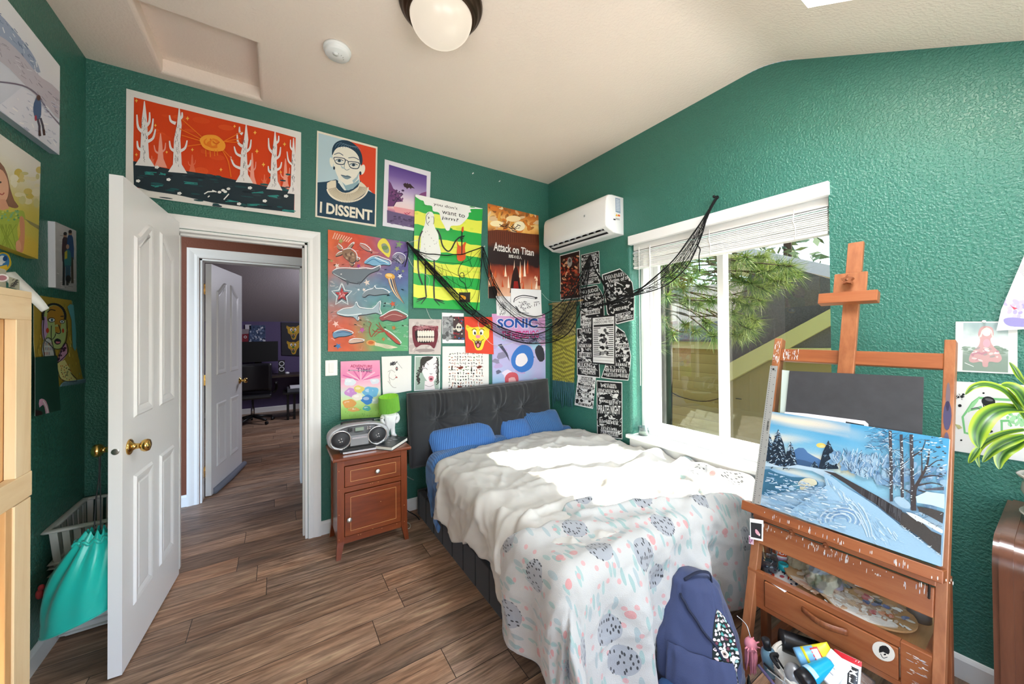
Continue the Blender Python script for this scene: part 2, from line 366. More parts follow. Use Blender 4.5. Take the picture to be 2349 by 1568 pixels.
# baseboards
def base(name, segs):
    m = MB()
    for (a, b, n) in segs:
        a, b, n = Vector((*a, 0)), Vector((*b, 0)), Vector((*n, 0)); pr = [(0, .0), (.013, .0), (.013, .075), (.009, .083), (.004, .09), (0, .092)]
        m.grid(5, 1, lambda u, v: lerp(a, b, v)+n*pr[round(u*5)][0]+Vector((0, 0, pr[round(u*5)][1])), smooth=False)
    struct(name, m, WHITE)
base('baseboard_back', [((-W, 0), (OX0-.08, 0), (0, -1)), ((OX1+.078, 0), (0, 0), (0, -1))])
base('baseboard_left', [((-W, YB), (-W, 0), (1, 0))]); base('baseboard_right', [((0, 0), (0, YB), (-1, 0))])
# door casing and jamb
def casing(name, x0, x1, zt, y, sgn, w=.076):
    m = MB(); pr = [(0, 0), (0, .010), (.012, .014), (.03, .012), (.05, .017), (.062, .019), (w, .019), (w, 0)]
    n = len(pr)-1
    def leg(xin, s): return lambda u, v: Vector((xin+s*pr[round(u*n)][0], y+sgn*pr[round(u*n)][1], lerp(0, zt+pr[round(u*n)][0], v)))
    m.grid(n, 1, leg(x0, -1), smooth=False); m.grid(n, 1, leg(x1, 1), smooth=False)
    m.grid(n, 1, lambda u, v: Vector((lerp(x0-pr[round(u*n)][0], x1+pr[round(u*n)][0], v), y+sgn*pr[round(u*n)][1], zt+pr[round(u*n)][0])), smooth=False)
    return m
m = casing('c', OX0-.004, OX1+.004, OZ+.004, 0, -1)
m2 = casing('c', OX0-.004, OX1+.004, OZ+.004, .12, 1); m.add(m2.v, m2.f, False)
for x0, x1 in ((OX0-.001, OX0+.014), (OX1-.014, OX1+.001)): m.box((x0, -.001, 0), (x1, .121, OZ))
m.box((OX0, -.001, OZ-.014), (OX1, .121, OZ+.001))
m.box((OX1-.026, .05, 0), (OX1-.013, .085, OZ-.014)); m.box((OX0+.013, .05, 0), (OX0+.026, .085, OZ-.014)); m.box((OX0+.013, .05, OZ-.027), (OX1-.013, .085, OZ-.013))
tr = struct('trim_2', m, WHITE)
BRASS = mat('polished_brass', 'd8b36a', .18, 1); STEEL = mat('satin_steel', 'c8c8c6', .3, 1)
m = MB(); m.box((OX1-.0155, .012, .875), (OX1-.0138, .04, .945)); m.build('strike_plate', mat('dull_steel', '9c9a94', .45, 1), tr)
# hall: brown wall opposite with the second doorway
H2, HXA, HXB = 1.085, -2.822, -2.09
m = MB(); m.box((-4.6, H2, 0), (HXA, H2+.12, 2.85)); m.box((HXB, H2, 0), (.2, H2+.12, 2.85)); m.box((HXA, H2, 2.022), (HXB, H2+.12, 2.85)); struct('wall_hall', m, BROWN)
m = MB(); m.box((-4.7, .12, 0), (-4.6, H2, 2.55)); m.box((-.6, .12, 0), (-.5, H2, 2.55)); struct('wall_hall_end', m, BROWN)
m = MB(); m.box((-4.7, .12, 2.55), (-.5, H2+.12, 2.6)); struct('ceiling_hall', m, CEIL)
m = casing('c', HXA-.004, HXB+.004, 2.026, H2, -1)
for x0, x1 in ((HXA-.001, HXA+.014), (HXB-.014, HXB+.001)): m.box((x0, H2-.001, 0), (x1, H2+.121, 2.022))
m.box((HXA, H2-.001, 2.008), (HXB, H2+.121, 2.023)); struct('trim_3', m, WHITE)
base('baseboard_hall', [((-4.6, H2), (HXA-.08, H2), (0, -1))])
# office beyond: purple knee wall, sloped ceiling
FY = 5.06
m = MB(); m.box((-4.4, FY, 0), (0, FY+.1, 1.63)); struct('wall_far', m, PURPLE)
m = MB(); m.box((-4.5, H2+.12, 0), (-4.4, FY, 3)); m.box((0, H2+.12, 0), (.1, FY, 3)); struct('wall_far_side', m, PURPLE)
m = MB(); m.add([(-4.4, FY+.05, 1.60), (0, FY+.05, 1.60), (0, 2.2, 2.75), (-4.4, 2.2, 2.75), (-4.4, H2, 2.75), (0, H2, 2.75)], [(0, 1, 2, 3), (3, 2, 5, 4)]); struct('ceiling_far', m, GREYW)
base('baseboard_far', [((-4.4, FY), (0, FY), (0, -1))])
# ---------------------------------------------------------------- doors with raised panels
PANEL_DOOR = mat('white_door_paint', 'f1f2f4', .32, bump=.02, bs=120)
def ogee(x0, x1, z0, z1, rise, left):
    """panel outline; the top climbs towards the middle stile with an S curve"""
    pts = [(x0, z0), (x1, z0)]; n = 10; top = []
    for k in range(n+1):
        t = k/n; s = smooth(0, .85, t); top.append((lerp(x1, x0, t), z1-rise+(rise*(1-s) if not left else rise*s)))
    if left: top = [(lerp(x1, x0, k/n), z1-rise+rise*smooth(0, .85, 1-k/n)) for k in range(n+1)]
    else: top = [(lerp(x1, x0, k/n), z1-rise+rise*smooth(0, .85, k/n)) for k in range(n+1)]
    return pts+top
def inset(poly, d):
    n = len(poly); out = []
    for i in range(n):
        a, b, c = Vector(poly[i-1]), Vector(poly[i]), Vector(poly[(i+1) % n])
        e1 = (b-a).normalized(); e2 = (c-b).normalized(); n1 = Vector((-e1.y, e1.x)); n2 = Vector((-e2.y, e2.x)); nn = (n1+n2)
        if nn.length < 1e-6: nn = n1.copy()
        nn.normalize(); out.append(tuple(b+nn*(d/max(.5, nn.dot(n1)))))
    return out
def panel_door(M, w, h, t=.042, arch=True):
    m = MB(); m.box((0, -t/2, .008), (w, t/2, h), M)
    st = .105*w/.72; mid = w/2; gap = .05*w/.72
    for sx, (x0, x1) in enumerate(((st, mid-gap), (mid+gap, w-st))):
        for (z0, z1, rise) in ((.22, .78, 0), (1.03, h-.13, .09)):
            poly = ogee(x0, x1, z0, z1, rise, sx == 0) if rise else [(x0, z0), (x1, z0), (x1, z1), (x0, z1)]
            for side in (-1, 1):
                rings = [(0, 0), (.010, .008), (.024, .0065), (.044, .0015), (.052, .0035)]; n = len(poly); vs = []; fs = []
                for d, hh in rings:
                    for (x, z) in inset(poly, d): vs.append(M @ Vector((x, side*(t/2+hh), z)))
                for i in range(len(rings)-1):
                    for k in range(n):
                        q = (i*n+k, i*n+(k+1) % n, (i+1)*n+(k+1) % n, (i+1)*n+k); fs.append(q if side < 0 else q[::-1])
                q = tuple((len(rings)-1)*n+k for k in range(n)); fs.append(q if side < 0 else q[::-1]); m.add(vs, fs)
    return m
def knobset(parent, M, x, z, t, name='door_knob'):
    for side in (-1, 1):
        k = MB(); A = M @ Matrix.Translation((x, side*t/2, z)) @ Matrix.Rotation(side*-pi/2, 4, 'X')
        k.lathe([(.0, -.002), (.033, 0), (.033, .004), (.027, .008), (.016, .012), (.012, .02), (.011, .032), (.014, .036), (.022, .040), (.026, .048), (.0265, .056), (.023, .064), (.012, .068), (0, .069)], A, 24)
        k.build(name, BRASS, parent)
A1, hx, hy = -(pi/2)-.078, OX0+.014, -.022
MD = rotz((hx, hy, 0), A1); DW_ = .71
d1 = panel_door(MD, DW_, 2.045).build('door_1', PANEL_DOOR, kind='structure', at=(hx, hy, 0))
knobset(d1, MD, DW_-.062, .915, .042)
m = MB(); m.lathe([(0, 0), (.0125, 0), (.0125, .0015), (.010, .0022), (0, .0022)], MD @ Matrix.Translation((DW_, 0, .915)) @ Matrix.Rotation(pi/2, 4, 'Y'), 20); m.build('latch_plate', STEEL, d1)
# second door, hinged on its left jamb and swung into the office
A2 = pi/2-.235
M2 = rotz((HXA+.02, H2+.12, 0), A2)
d2 = panel_door(M2 @ Matrix.Translation((0, -.021, 0)), .72, 2.0).build('door_2', PANEL_DOOR, kind='structure', at=(HXA+.02, H2+.12, 0))
knobset(d2, M2 @ Matrix.Translation((0, -.021, 0)), .66, .915, .042)
for z in (.22, 1.0, 1.78):
    m = MB(); m.box((HXA+.0135, H2+.075, z-.045), (HXA+.0155, H2+.122, z+.045)); m.lathe([(.0, -.047), (.006, -.046), (.006, .046), (0, .047)], Matrix.Translation((HXA+.02, H2+.126, z)), 10); m.box((HXA+.016, H2+.121, z-.045), (HXA+.055, H2+.123, z+.045)); m.build('hinge', BRASS, d2)
# ---------------------------------------------------------------- the window
m = MB(); FX = .12; IX = .25
y0, y1 = WY0, WY1; ft = .026
def rect(m, x0, x1, y0, y1, z0, z1, t, bev=.003):
    m.box((x0, y0, z0), (x1, y0+t, z1), bev=bev); m.box((x0, y1-t, z0), (x1, y1, z1), bev=bev); m.box((x0, y0+t, z0), (x1, y1-t, z0+t), bev=bev); m.box((x0, y0+t, z1-t), (x1, y1-t, z1), bev=bev)
rect(m, FX, .335, y0, y1, WZ0+.015, WZ1-.05, ft)
win = struct('window_1', m, VINYL)
ym = -1.545
m = MB(); rect(m, IX-.005, IX+.03, ym-.02, y1-ft, WZ0+.035, WZ1-.08, .042); m.build('window_sash', VINYL, win)
m = MB(); rect(m, IX+.035, IX+.065, y0+ft, ym+.02, WZ0+.035, WZ1-.08, .04); m.build('window_sash', VINYL, win)
WG = glassm('tinted_window_glass', 'eef2ea', .16, .82)
m = MB(); m.box((IX+.01, ym, WZ0+.06), (IX+.014, y1-ft, WZ1-.1)); m.build('window_glass', WG, win)
WG2 = glassm('screened_window_glass', 'e6e4dc', .12, .80)
m = MB(); m.box((IX+.048, y0+ft, WZ0+.06), (IX+.052, ym, WZ1-.1)); m.build('window_glass', WG2, win)
# sill board and header casing
m = MB(); m.box((-.035, y0-.02, WZ0-.012), (.27, y1+.035, WZ0+.016), bev=.006); m.box((-.014, y0-.01, WZ0-.07), (-.001, y1+.01, WZ0-.012)); struct('trim_4', m, WHITE)
m = MB(); m.box((-.02, y0-.005, 2.052), (.02, y1+.005, 2.12), bev=.004); struct('trim_5', m, WHITE)
# ================================================================ WALL ART
PRINT = vcol('printed_paper', .55); PAINTED = vcol('painted_canvas', .5, .25, 220); VINYLP = vcol('glossy_painted_vinyl', .3, 0, 1, .5)
def hx(c): return lin(c) if isinstance(c, str) else c
def mixc(a, b, t): a, b = hx(a), hx(b); return tuple(a[i]+(b[i]-a[i])*t for i in range(3))+(1,)
def clip(poly, q):
    """keep the part of poly inside the convex outline q (photo pixels, clockwise on screen)"""
    for i in range(len(q)):
        (ax, ay), (bx, by) = q[i], q[(i+1) % len(q)]; out = []
        side = lambda p: (bx-ax)*(p[1]-ay)-(by-ay)*(p[0]-ax)
        for k in range(len(poly)):
            a, b = poly[k-1], poly[k]; sa, sb = side(a), side(b)
            if (sa < 0) != (sb < 0):
                t = sa/(sa-sb); out.append((a[0]+(b[0]-a[0])*t, a[1]+(b[1]-a[1])*t))
            if sb >= 0: out.append(b)
        poly = out
        if len(poly) < 3: return []
    return poly
def outl(pts, s):
    """small shapes need no splitting to follow a curled sheet"""
    w = max(p[0] for p in pts)-min(p[0] for p in pts); h = max(p[1] for p in pts)-min(p[1] for p in pts)
    return w < 6 and h < 6
class Art:
    """a sheet lying in a real plane; its picture is coloured shapes in the sheet's own surface"""
    def __init__(s, plane, quad, col, T=(0, 0, 1), gap=.004, thick=.0006, bow=None, n=(10, 10), border=None, outline=None):
        s.T = T; s.pl = plane; s.m = MB(); s.k = 0; s.gap = gap; s.bow = bow; s.l0 = .0007 if bow else .00015
        s.q = [s.px(p) for p in quad]; s.clipq = [s.px(p) for p in outline] if outline else s.q
        c = [plane(*p) for p in s.q]; s.nn = n; s.n = (c[1]-c[0]).cross(c[3]-c[0]).normalized()
        if s.n.dot(CAM-c[0]) < 0: s.n = -s.n
        s.o = c[0]; s.ux = (c[1]-c[0]); s.uz = (c[3]-c[0])
        s.thick = thick
        ol = outline or None
        if ol:
            pts = s.clipq; s.m.add([s.w(*p, 0) for p in pts]+[s.w(*p, -thick) for p in pts], [tuple(range(len(pts)))[::-1], tuple(range(len(pts), 2*len(pts)))]+[(i, (i+1) % len(pts), len(pts)+(i+1) % len(pts), len(pts)+i) for i in range(len(pts))], col=hx(col))
        else:
            f = lambda u, v: s.bil(u, v)
            s.m.grid(n[0], n[1], lambda u, v: s.w(*f(u, v), 0), smooth=False, col=lambda u, v: hx(col))
            s.m.grid(n[0], n[1], lambda u, v: s.w(*f(1-u, v), -thick), smooth=False, col=lambda u, v: mixc(col, 'ffffff', .5))
            for a, b in (((0, 0), (1, 0)), ((1, 0), (1, 1)), ((1, 1), (0, 1)), ((0, 1), (0, 0))):
                s.m.grid(10, 1, lambda u, v: s.w(*f(lerp(a[0], b[0], u), lerp(a[1], b[1], u)), -thick*v), smooth=False, col=lambda u, v: mixc(col, 'ffffff', .3))
    def px(s, p): return (p[0]/s.T[2]+s.T[0], p[1]/s.T[2]+s.T[1])
    def bil(s, u, v, q=None):
        a, b, c, d = q or s.q; return tuple((a[i]*(1-u)+b[i]*u)*(1-v)+(d[i]*(1-u)+c[i]*u)*v for i in (0, 1))
    def w(s, x, y, h):
        p = s.pl(x, y); g = s.gap+h
        if s.bow:
            r = p-s.o; u = max(0, min(.9999, r.dot(s.ux)/s.ux.length_squared)); v = max(0, min(.9999, r.dot(s.uz)/s.uz.length_squared))
            a, b = s.nn; i, j = int(u*a), int(v*b); fu, fv = u*a-i, v*b-j; B = lambda x, y: s.bow(x/a, y/b)
            g += (B(i, j)*(1-fu)+B(i+1, j)*fu)*(1-fv)+(B(i, j+1)*(1-fu)+B(i+1, j+1)*fu)*fv
        return p+s.n*g
    def lay(s): s.k += 1; return s.l0+s.k*(.00003 if s.bow else .000012)
    def raw(s, pts, col, h=None, clipped=True):
        if clipped: pts = clip(pts, s.clipq)
        if len(pts) < 3: return
        h = s.lay() if h is None else h
        if s.bow and not outl(pts, s):
            a, b = s.nn; xs = [p[0] for p in pts]; ys = [p[1] for p in pts]
            for j in range(b):
                for i in range(a):
                    c = [s.bil(i/a, j/b), s.bil((i+1)/a, j/b), s.bil((i+1)/a, (j+1)/b), s.bil(i/a, (j+1)/b)]
                    if max(q[0] for q in c) < min(xs) or min(q[0] for q in c) > max(xs) or max(q[1] for q in c) < min(ys) or min(q[1] for q in c) > max(ys): continue
                    pp = clip(pts, c)
                    if len(pp) > 2: s.m.add([s.w(x, y, h) for x, y in pp], [tuple(range(len(pp)))], col=hx(col))
            return
        s.m.add([s.w(x, y, h) for x, y in pts], [tuple(range(len(pts)))], col=hx(col))
    def P(s, pts, col, sm=0):
        if sm: pts = [(p.x, p.y) for p in spline([(x, y, 0) for x, y in pts], sm, True)]
        s.raw([s.px(p) for p in pts], col)
    def E(s, x, y, rx, ry, col, a=0, n=18):
        s.P([(x+rx*cos(q)*cos(a)-ry*sin(q)*sin(a), y+rx*cos(q)*sin(a)+ry*sin(q)*cos(a)) for q in [2*pi*k/n for k in range(n)]], col)
    def S(s, pts, wd, col, sm=0, taper=None):
        if sm: pts = [(p.x, p.y) for p in spline([(x, y, 0) for x, y in pts], sm)]
        pts = [s.px(p) for p in pts]; n = len(pts); wd = wd/s.T[2]/2; Lf = []; Rt = []; h = s.lay()
        for i in range(n):
            a, b = pts[max(0, i-1)], pts[min(n-1, i+1)]; dx, dy = b[0]-a[0], b[1]-a[1]; l = sqrt(dx*dx+dy*dy) or 1
            ww = wd*(taper(i/max(1, n-1)) if taper else 1); Lf.append((pts[i][0]-dy/l*ww, pts[i][1]+dx/l*ww)); Rt.append((pts[i][0]+dy/l*ww, pts[i][1]-dx/l*ww))
        for i in range(n-1): s.raw([Lf[i], Rt[i], Rt[i+1], Lf[i+1]], col, h)
    def G(s, quad, nu, nv, fn, soft=True):
        q = [s.px(p) for p in quad] if quad else s.q; h = s.lay()
        if soft: s.m.grid(nu, nv, lambda u, v: s.w(*s.bil(u, v, q), h), smooth=False, col=lambda u, v: hx(fn(u, v)))
        else:
            for j in range(nv):
                for i in range(nu): s.raw([s.bil(x/nu, y/nv, q) for x, y in ((i, j), (i+1, j), (i+1, j+1), (i, j+1))], fn((i+.5)/nu, (j+.5)/nv), h)
    def X(s, txt, quad, col, bold=0., shear=0.):
        """lettering fitted into a quad (TL, TR, BR, BL)"""
        q = [s.px(p) for p in quad]; vs, fs = textmesh(txt, bold, shear); h = s.lay()
        s.m.add([s.w(*s.bil(v[0], 1-v[1], q), h) for v in vs], fs, False, hx(col))
    def done(s, name, label, cat, m=None, group=None, parent=None): return s.m.build(name, m or PRINT, parent, label, cat, group)
_tm = {}
def textmesh(txt, bold=0., shear=0.):
    key = (txt, bold, shear)
    if key not in _tm:
        c = bpy.data.curves.new('t', 'FONT'); c.body = txt; c.offset = bold; c.shear = shear; c.resolution_u = 3; c.fill_mode = 'FRONT'
        o = bpy.data.objects.new('t', c); C.objects.link(o); dg = bpy.context.evaluated_depsgraph_get(); dg.update()
        me = bpy.data.meshes.new_from_object(o.evaluated_get(dg)); vs = [(v.co.x, v.co.y) for v in me.vertices]; fs = [list(p.vertices) for p in me.polygons]
        bpy.data.objects.remove(o); bpy.data.curves.remove(c); bpy.data.meshes.remove(me)
        if vs:
            x0, x1, y0, y1 = min(v[0] for v in vs), max(v[0] for v in vs), min(v[1] for v in vs), max(v[1] for v in vs)
            vs = [((x-x0)/(x1-x0), (y-y0)/(y1-y0)) for x, y in vs]
        _tm[key] = (vs, fs)
    return _tm[key]
rnd = random.Random(11)
def ru(a, b): return rnd.uniform(a, b)
ZA = (0, 0, 3.0157); ZB_ = (700, 280, 3.5638); ZC_ = (730, 500, 3.6464)
# ---- orange forest painting over the door
def forest():
    a = Art(D, [(877, 617), (2083, 918), (2078, 1512), (872, 1345)], 'e9e5df', ZA, n=(16, 8), bow=lambda u, v: .004*sin(7*u+2)+.006*(v > .9))
    a.P([(930, 677), (1100, 720), (1300, 765), (1500, 815), (1700, 865), (1900, 915), (2045, 955), (2040, 1150), (2035, 1475), (1800, 1440), (1500, 1405), (1200, 1340), (940, 1300), (925, 1100)], 'd8420f')
    for k in range(14): a.E(ru(1030, 1940), ru(800, 1250), ru(30, 80), ru(10, 24), mixc('d8420f', 'e65a22', ru(.2, .8)), .15)
    gl = [(925, 1118), (1000, 1130), (1060, 1148), (1180, 1172), (1300, 1185), (1480, 1212), (1640, 1248), (1860, 1295), (2037, 1330)]
    def tree(x, yb, top, w, br, col, lines=True, lean=0):
        a.P([(x-w*1.9, yb+12), (x-w*.9, yb-40), (x-w*.65, lerp(yb, top, .5)), (x+lean-w*.5, lerp(yb, top, .72)), (x+lean-3, top), (x+lean+3, top), (x+lean+w*.5, lerp(yb, top, .72)), (x+w*.65, lerp(yb, top, .5)), (x+w*.95, yb-40), (x+w*2.1, yb+22)], col)
        for dx, h0, ex, eh in br:
            y0 = lerp(yb, top, h0); ye = lerp(yb, top, eh); a.S([(x+dx*w*.3, y0), (x+dx*w*.6+ex*.6, lerp(y0, ye, .3)), (x+dx*w*.4+ex, ye)], w*.72, col, 4, lambda t: 1-.65*t)
        if lines:
            for k in range(26):
                yy = lerp(yb-10, lerp(yb, top, .75), ru(0, 1)); xx = x+ru(-.5, .5)*w; a.S([(xx, yy), (xx+ru(-6, 6), yy+ru(4, 12)), (xx+ru(-4, 4), yy+ru(14, 22))], 2.2, '5b5b5b')
    for x, yb, t, w in ((1112, 1140, 925, 22), (1052, 1140, 1080, 10), (1330, 1190, 1070, 14), (1745, 1265, 1060, 16), (1975, 1310, 1100, 18), (1830, 1285, 1210, 10), (1930, 1300, 1210, 9)):
        tree(x, yb, t, w, [(-1, .35, -w*1.6, .62), (1, .4, w*1.2, .7)], 'f0a18c' if w > 15 else 'e56f4c', False)
    a.P(gl+[(2033, 1475), (1930, 1462), (1700, 1435), (1480, 1405), (1230, 1350), (1030, 1322), (930, 1292)], '22323a')
    for k in range(60): a.E(ru(950, 2010), ru(1180, 1440), ru(15, 50), ru(3, 9), mixc('22323a', rnd.choice(['101a22', '39484f', '1b5f60']), ru(.3, .9)), .12)
    for x, y in ((1120, 1205), (1075, 1290), (1300, 1265), (1590, 1390), (1760, 1330), (1880, 1360), (1980, 1460), (1020, 1200), (1740, 1420)):
        for k in range(4): a.S([(x+ru(-30, 0), y+ru(-8, 8)), (x+ru(20, 70), y+ru(-6, 12))], 5, '2f8d86')
    tree(1003, 1135, 705, 34, [(-1, .5, -38, .78), (1, .45, 46, .72), (1, .34, 62, .55), (-1, .2, -36, .36), (1, .6, 22, .82)], 'ece7e4')
    tree(1228, 1180, 750, 33, [(-1, .75, -40, .88), (1, .3, 55, .48), (-1, .3, -40, .47), (1, .82, 20, .93)], 'ece7e4', lean=14)
    tree(1688, 1250, 862, 30, [(-1, .2, -80, .42), (1, .5, 38, .72), (-1, .6, -35, .83), (-1, .42, -55, .6), (1, .22, 36, .36), (-1, .82, -18, .95)], 'ece7e4', lean=16)
    tree(1895, 1300, 915, 28, [(-1, .62, -26, .88), (1, .5, 35, .72), (1, .3, 42, .45), (-1, .25, -28, .38), (1, .78, 22, .92)], 'ece7e4', lean=8)
    tree(2030, 1330, 962, 22, [(-1, .5, -36, .75), (-1, .78, -12, .97)], 'ece7e4')
    for x, y in ((1260, 830), (1245, 895), (1258, 940), (1300, 1015)): a.S([(1395, 950+(y-830)*.28), (x, y)], 6, 'ef7a1c')
    for x, y in ((1680, 915), (1665, 965), (1650, 990)): a.S([(1545, 985), (x, y)], 6, 'ef7a1c')
    a.S([(1540, 1045), (1580, 1120), (1600, 1230)], 6, 'ef7a1c', 4); a.S([(1545, 1040), (1620, 1120)], 5, 'ef7a1c')
    a.P([(1385, 965), (1420, 940), (1480, 938), (1520, 955), (1560, 1000), (1552, 1040), (1510, 1052), (1450, 1045), (1410, 1025), (1390, 995)], 'f7a233', 3)
    a.E(1470, 995, 62, 34, 'ee7f1f', .2); a.E(1460, 990, 40, 22, 'f5a030', .2); a.S([(1455, 965), (1475, 985), (1500, 1000), (1520, 985)], 10, 'e06a18', 3)
    for x in (1455, 1485, 1505, 1425): a.S([(x, 1040), (x+2, ru(1075, 1105))], 5, 'ef8a22')
    for x, y in ((950, 707), (1080, 875), (1300, 825), (950, 1078), (1157, 1058), (1333, 1040), (1530, 1177), (1624, 880), (1765, 925), (1823, 1145), (1968, 1005), (1778, 1053), (1942, 1197)):
        r = ru(11, 19); a.P([(x, y-r), (x+r*.28, y-r*.28), (x+r*.8, y), (x+r*.28, y+r*.28), (x, y+r), (x-r*.28, y+r*.28), (x-r*.8, y), (x-r*.28, y-r*.28)], 'f8c052')
    for x, y in ((962, 1258), (1170, 1247), (1245, 1342), (1090, 1163), (1730, 1305), (1832, 1395), (1655, 1415), (1978, 1362)):
        for k in range(5): a.E(x+9*cos(k*1.26), y+6*sin(k*1.26), 7, 5, 'f2f2ee')
    for x, y in ((1545, 1320), (1582, 1310), (1560, 1330), (1520, 1333)): a.E(x, y, 13, 9, 'f0efe9')
    for p in ([(1415, 1345), (1440, 1330), (1490, 1328)], [(1440, 1368), (1452, 1358)], [(1585, 1345), (1550, 1385)], [(1470, 1320), (1500, 1332)]): a.S(p, 8, 'f0efe9')
    a.done('forest_painting', 'wide painting of white trees and an orange sun hung over the doorway', 'painting', PAINTED)
forest()
# ---- portrait print with the two-word slogan
def dissent():
    a = Art(D, [(97, 72), (590, 205), (578, 857), (82, 775)], 'ece4d2', ZB_, .006, .004)
    qi = [(108, 92), (577, 218), (566, 838), (98, 766)]
    a.P(qi, 'b9d2da'); a.P([(372, 163), (577, 218), (570, 600), (430, 470), (380, 300)], 'df4a28')
    a.P([(100, 495), (175, 488), (250, 470), (300, 500), (400, 500), (450, 480), (510, 560), (572, 592), (566, 838), (98, 766)], '1f4157')
    # head, neck, ears, hair
    a.P([(268, 440), (440, 430), (448, 510), (330, 580), (270, 540)], 'dfe6df')
    a.P([(222, 250), (235, 205), (300, 185), (380, 205), (440, 260), (455, 330), (452, 400), (430, 460), (395, 505), (350, 515), (300, 490), (262, 440), (240, 380), (226, 320)], 'eeebdc', 4)
    a.E(214, 330, 14, 40, 'eeebdc', -.15); a.E(468, 390, 20, 42, 'eeebdc', .2); a.E(236, 378, 8, 14, '1f3346'); a.E(450, 420, 9, 16, '1f3346')
    a.P([(220, 275), (222, 215), (250, 170), (300, 150), (360, 158), (415, 195), (455, 250), (468, 310), (462, 350), (448, 345), (435, 285), (395, 235), (330, 205), (270, 210), (240, 235)], '1f3d52', 3)
    for k in range(9): a.S([(245+k*20, 215-abs(k-3)*2), (262+k*21, 180+k*3), (300+k*19, 168+k*8)], 3, '6c8da0', 3)
    for x0, y0 in ((236, 288), (352, 322)):
        a.P([(x0, y0), (x0+86, y0+10), (x0+92, y0+42), (x0+74, y0+64), (x0+22, y0+58), (x0+2, y0+30)], '34495a', 3); a.P([(x0+6, y0+6), (x0+80, y0+15), (x0+85, y0+40), (x0+70, y0+57), (x0+25, y0+51), (x0+8, y0+29)], 'eae8da', 3)
        a.P([(x0+14, y0+30), (x0+40, y0+20), (x0+70, y0+34), (x0+40, y0+42)], 'c6d3d6', 2); a.E(x0+42, y0+31, 13, 11, '20384b'); a.S([(x0+10, y0+27), (x0+40, y0+17), (x0+76, y0+30)], 5, '20384b', 3)
    a.S([(322, 318), (336, 312), (352, 325)], 6, '34495a', 2); a.S([(236, 268), (275, 255), (310, 275)], 6, '4b6070', 3); a.S([(352, 295), (400, 292), (440, 312)], 6, '4b6070', 3)
    a.S([(325, 330), (318, 375), (338, 395), (362, 385)], 4, '5b7a88', 3); a.P([(330, 385), (300, 380), (285, 350), (310, 372)], 'a9c3c9')
    a.P([(290, 432), (330, 440), (345, 436), (375, 452), (345, 470), (315, 460)], '7f96a0', 2); a.S([(290, 434), (330, 445), (376, 453)], 4, '20384b', 3)
    a.P([(395, 505), (430, 460), (445, 400), (418, 450), (385, 480)], 'a9c3c9'); a.P([(300, 490), (330, 520), (400, 500), (440, 470), (432, 520), (340, 570)], '8fb0ba')
    a.P([(250, 520), (275, 500), (320, 560), (390, 545), (450, 490), (440, 545), (350, 585), (280, 570)], '1f4157', 2)
    # lace collar
    a.P([(178, 500), (250, 478), (252, 535), (300, 575), (360, 575), (430, 530), (452, 488), (510, 545), (500, 570), (430, 625), (340, 650), (250, 628), (190, 575)], 'e6dcc4', 2)
    for k in range(38):
        q = lerp(2.95, .08, k/37); cx, cy = 345, 505; r0 = 100; a.S([(cx+95*cos(q), cy+20+62*sin(q)), (cx+165*cos(q), cy+25+118*sin(q))], 3, '86775c')
        a.E(cx+168*cos(q), cy+27+121*sin(q), 6, 8, 'f1e8d4')
    a.X('I DISSENT', [(122, 650), (548, 722), (546, 810), (118, 742)], 'efe7d4', .035)
    a.done('portrait_poster', 'poster of a woman in glasses and lace collar reading I DISSENT', 'poster')
dissent()
# ---- purple print with a floating dinosaur
def dino():
    a = Art(D, [(650, 305), (1025, 408), (1010, 908), (632, 848)], 'e8e6ef', ZB_, .004)
    st = [(0, '57408c'), (.18, '7c62a8'), (.38, 'b7a3cf'), (.55, 'eadbe4'), (.7, 'f2d9d9'), (.76, 'd98aa0'), (.82, '8a5a86'), (1, '5d4a68')]
    def g(u, v):
        for (p, c), (p2, c2) in zip(st, st[1:]):
            if v <= p2: return mixc(c, c2, (v-p)/(p2-p))
    a.G([(684, 348), (993, 440), (982, 885), (668, 822)], 4, 24, g)
    a.P([(684, 480), (700, 500), (720, 545), (745, 560), (780, 620), (800, 650), (745, 655), (720, 690), (672, 690)], '6f3f74')
    for k in range(40): a.E(ru(690, 800), ru(560, 650), ru(6, 16), ru(4, 9), rnd.choice(['5a3a66', '7c4c7c', '442c52']), ru(0, 3))
    a.S([(720, 690), (755, 630), (790, 600)], 7, '442c52', 3); a.P([(905, 610), (950, 580), (990, 568), (988, 640), (920, 640)], '8a4f86')
    a.P([(720, 690), (890, 720), (985, 720), (984, 790), (890, 770), (735, 735)], 'e9a2a8'); a.P([(668, 720), (720, 735), (890, 775), (984, 800), (982, 885), (668, 822)], '6a5a80')
    for k in range(30): a.E(ru(680, 960), ru(770, 850), ru(8, 20), 6, rnd.choice(['55466a', '7d6e92', '493c5c']))
    a.P([(800, 508), (818, 497), (826, 507), (833, 497), (842, 508), (858, 505), (872, 522), (896, 545), (868, 538), (862, 552), (855, 538), (838, 540), (832, 552), (825, 538), (808, 530)], '3c2a30')
    a.S([(808, 740), (830, 755), (858, 738)], 5, 'c03f62', 3); a.S([(815, 752), (832, 740), (850, 756)], 4, 'c03f62', 3)
    a.done('dinosaur_print', 'purple sunset print with a dark floating dinosaur, white border', 'poster')
dino()
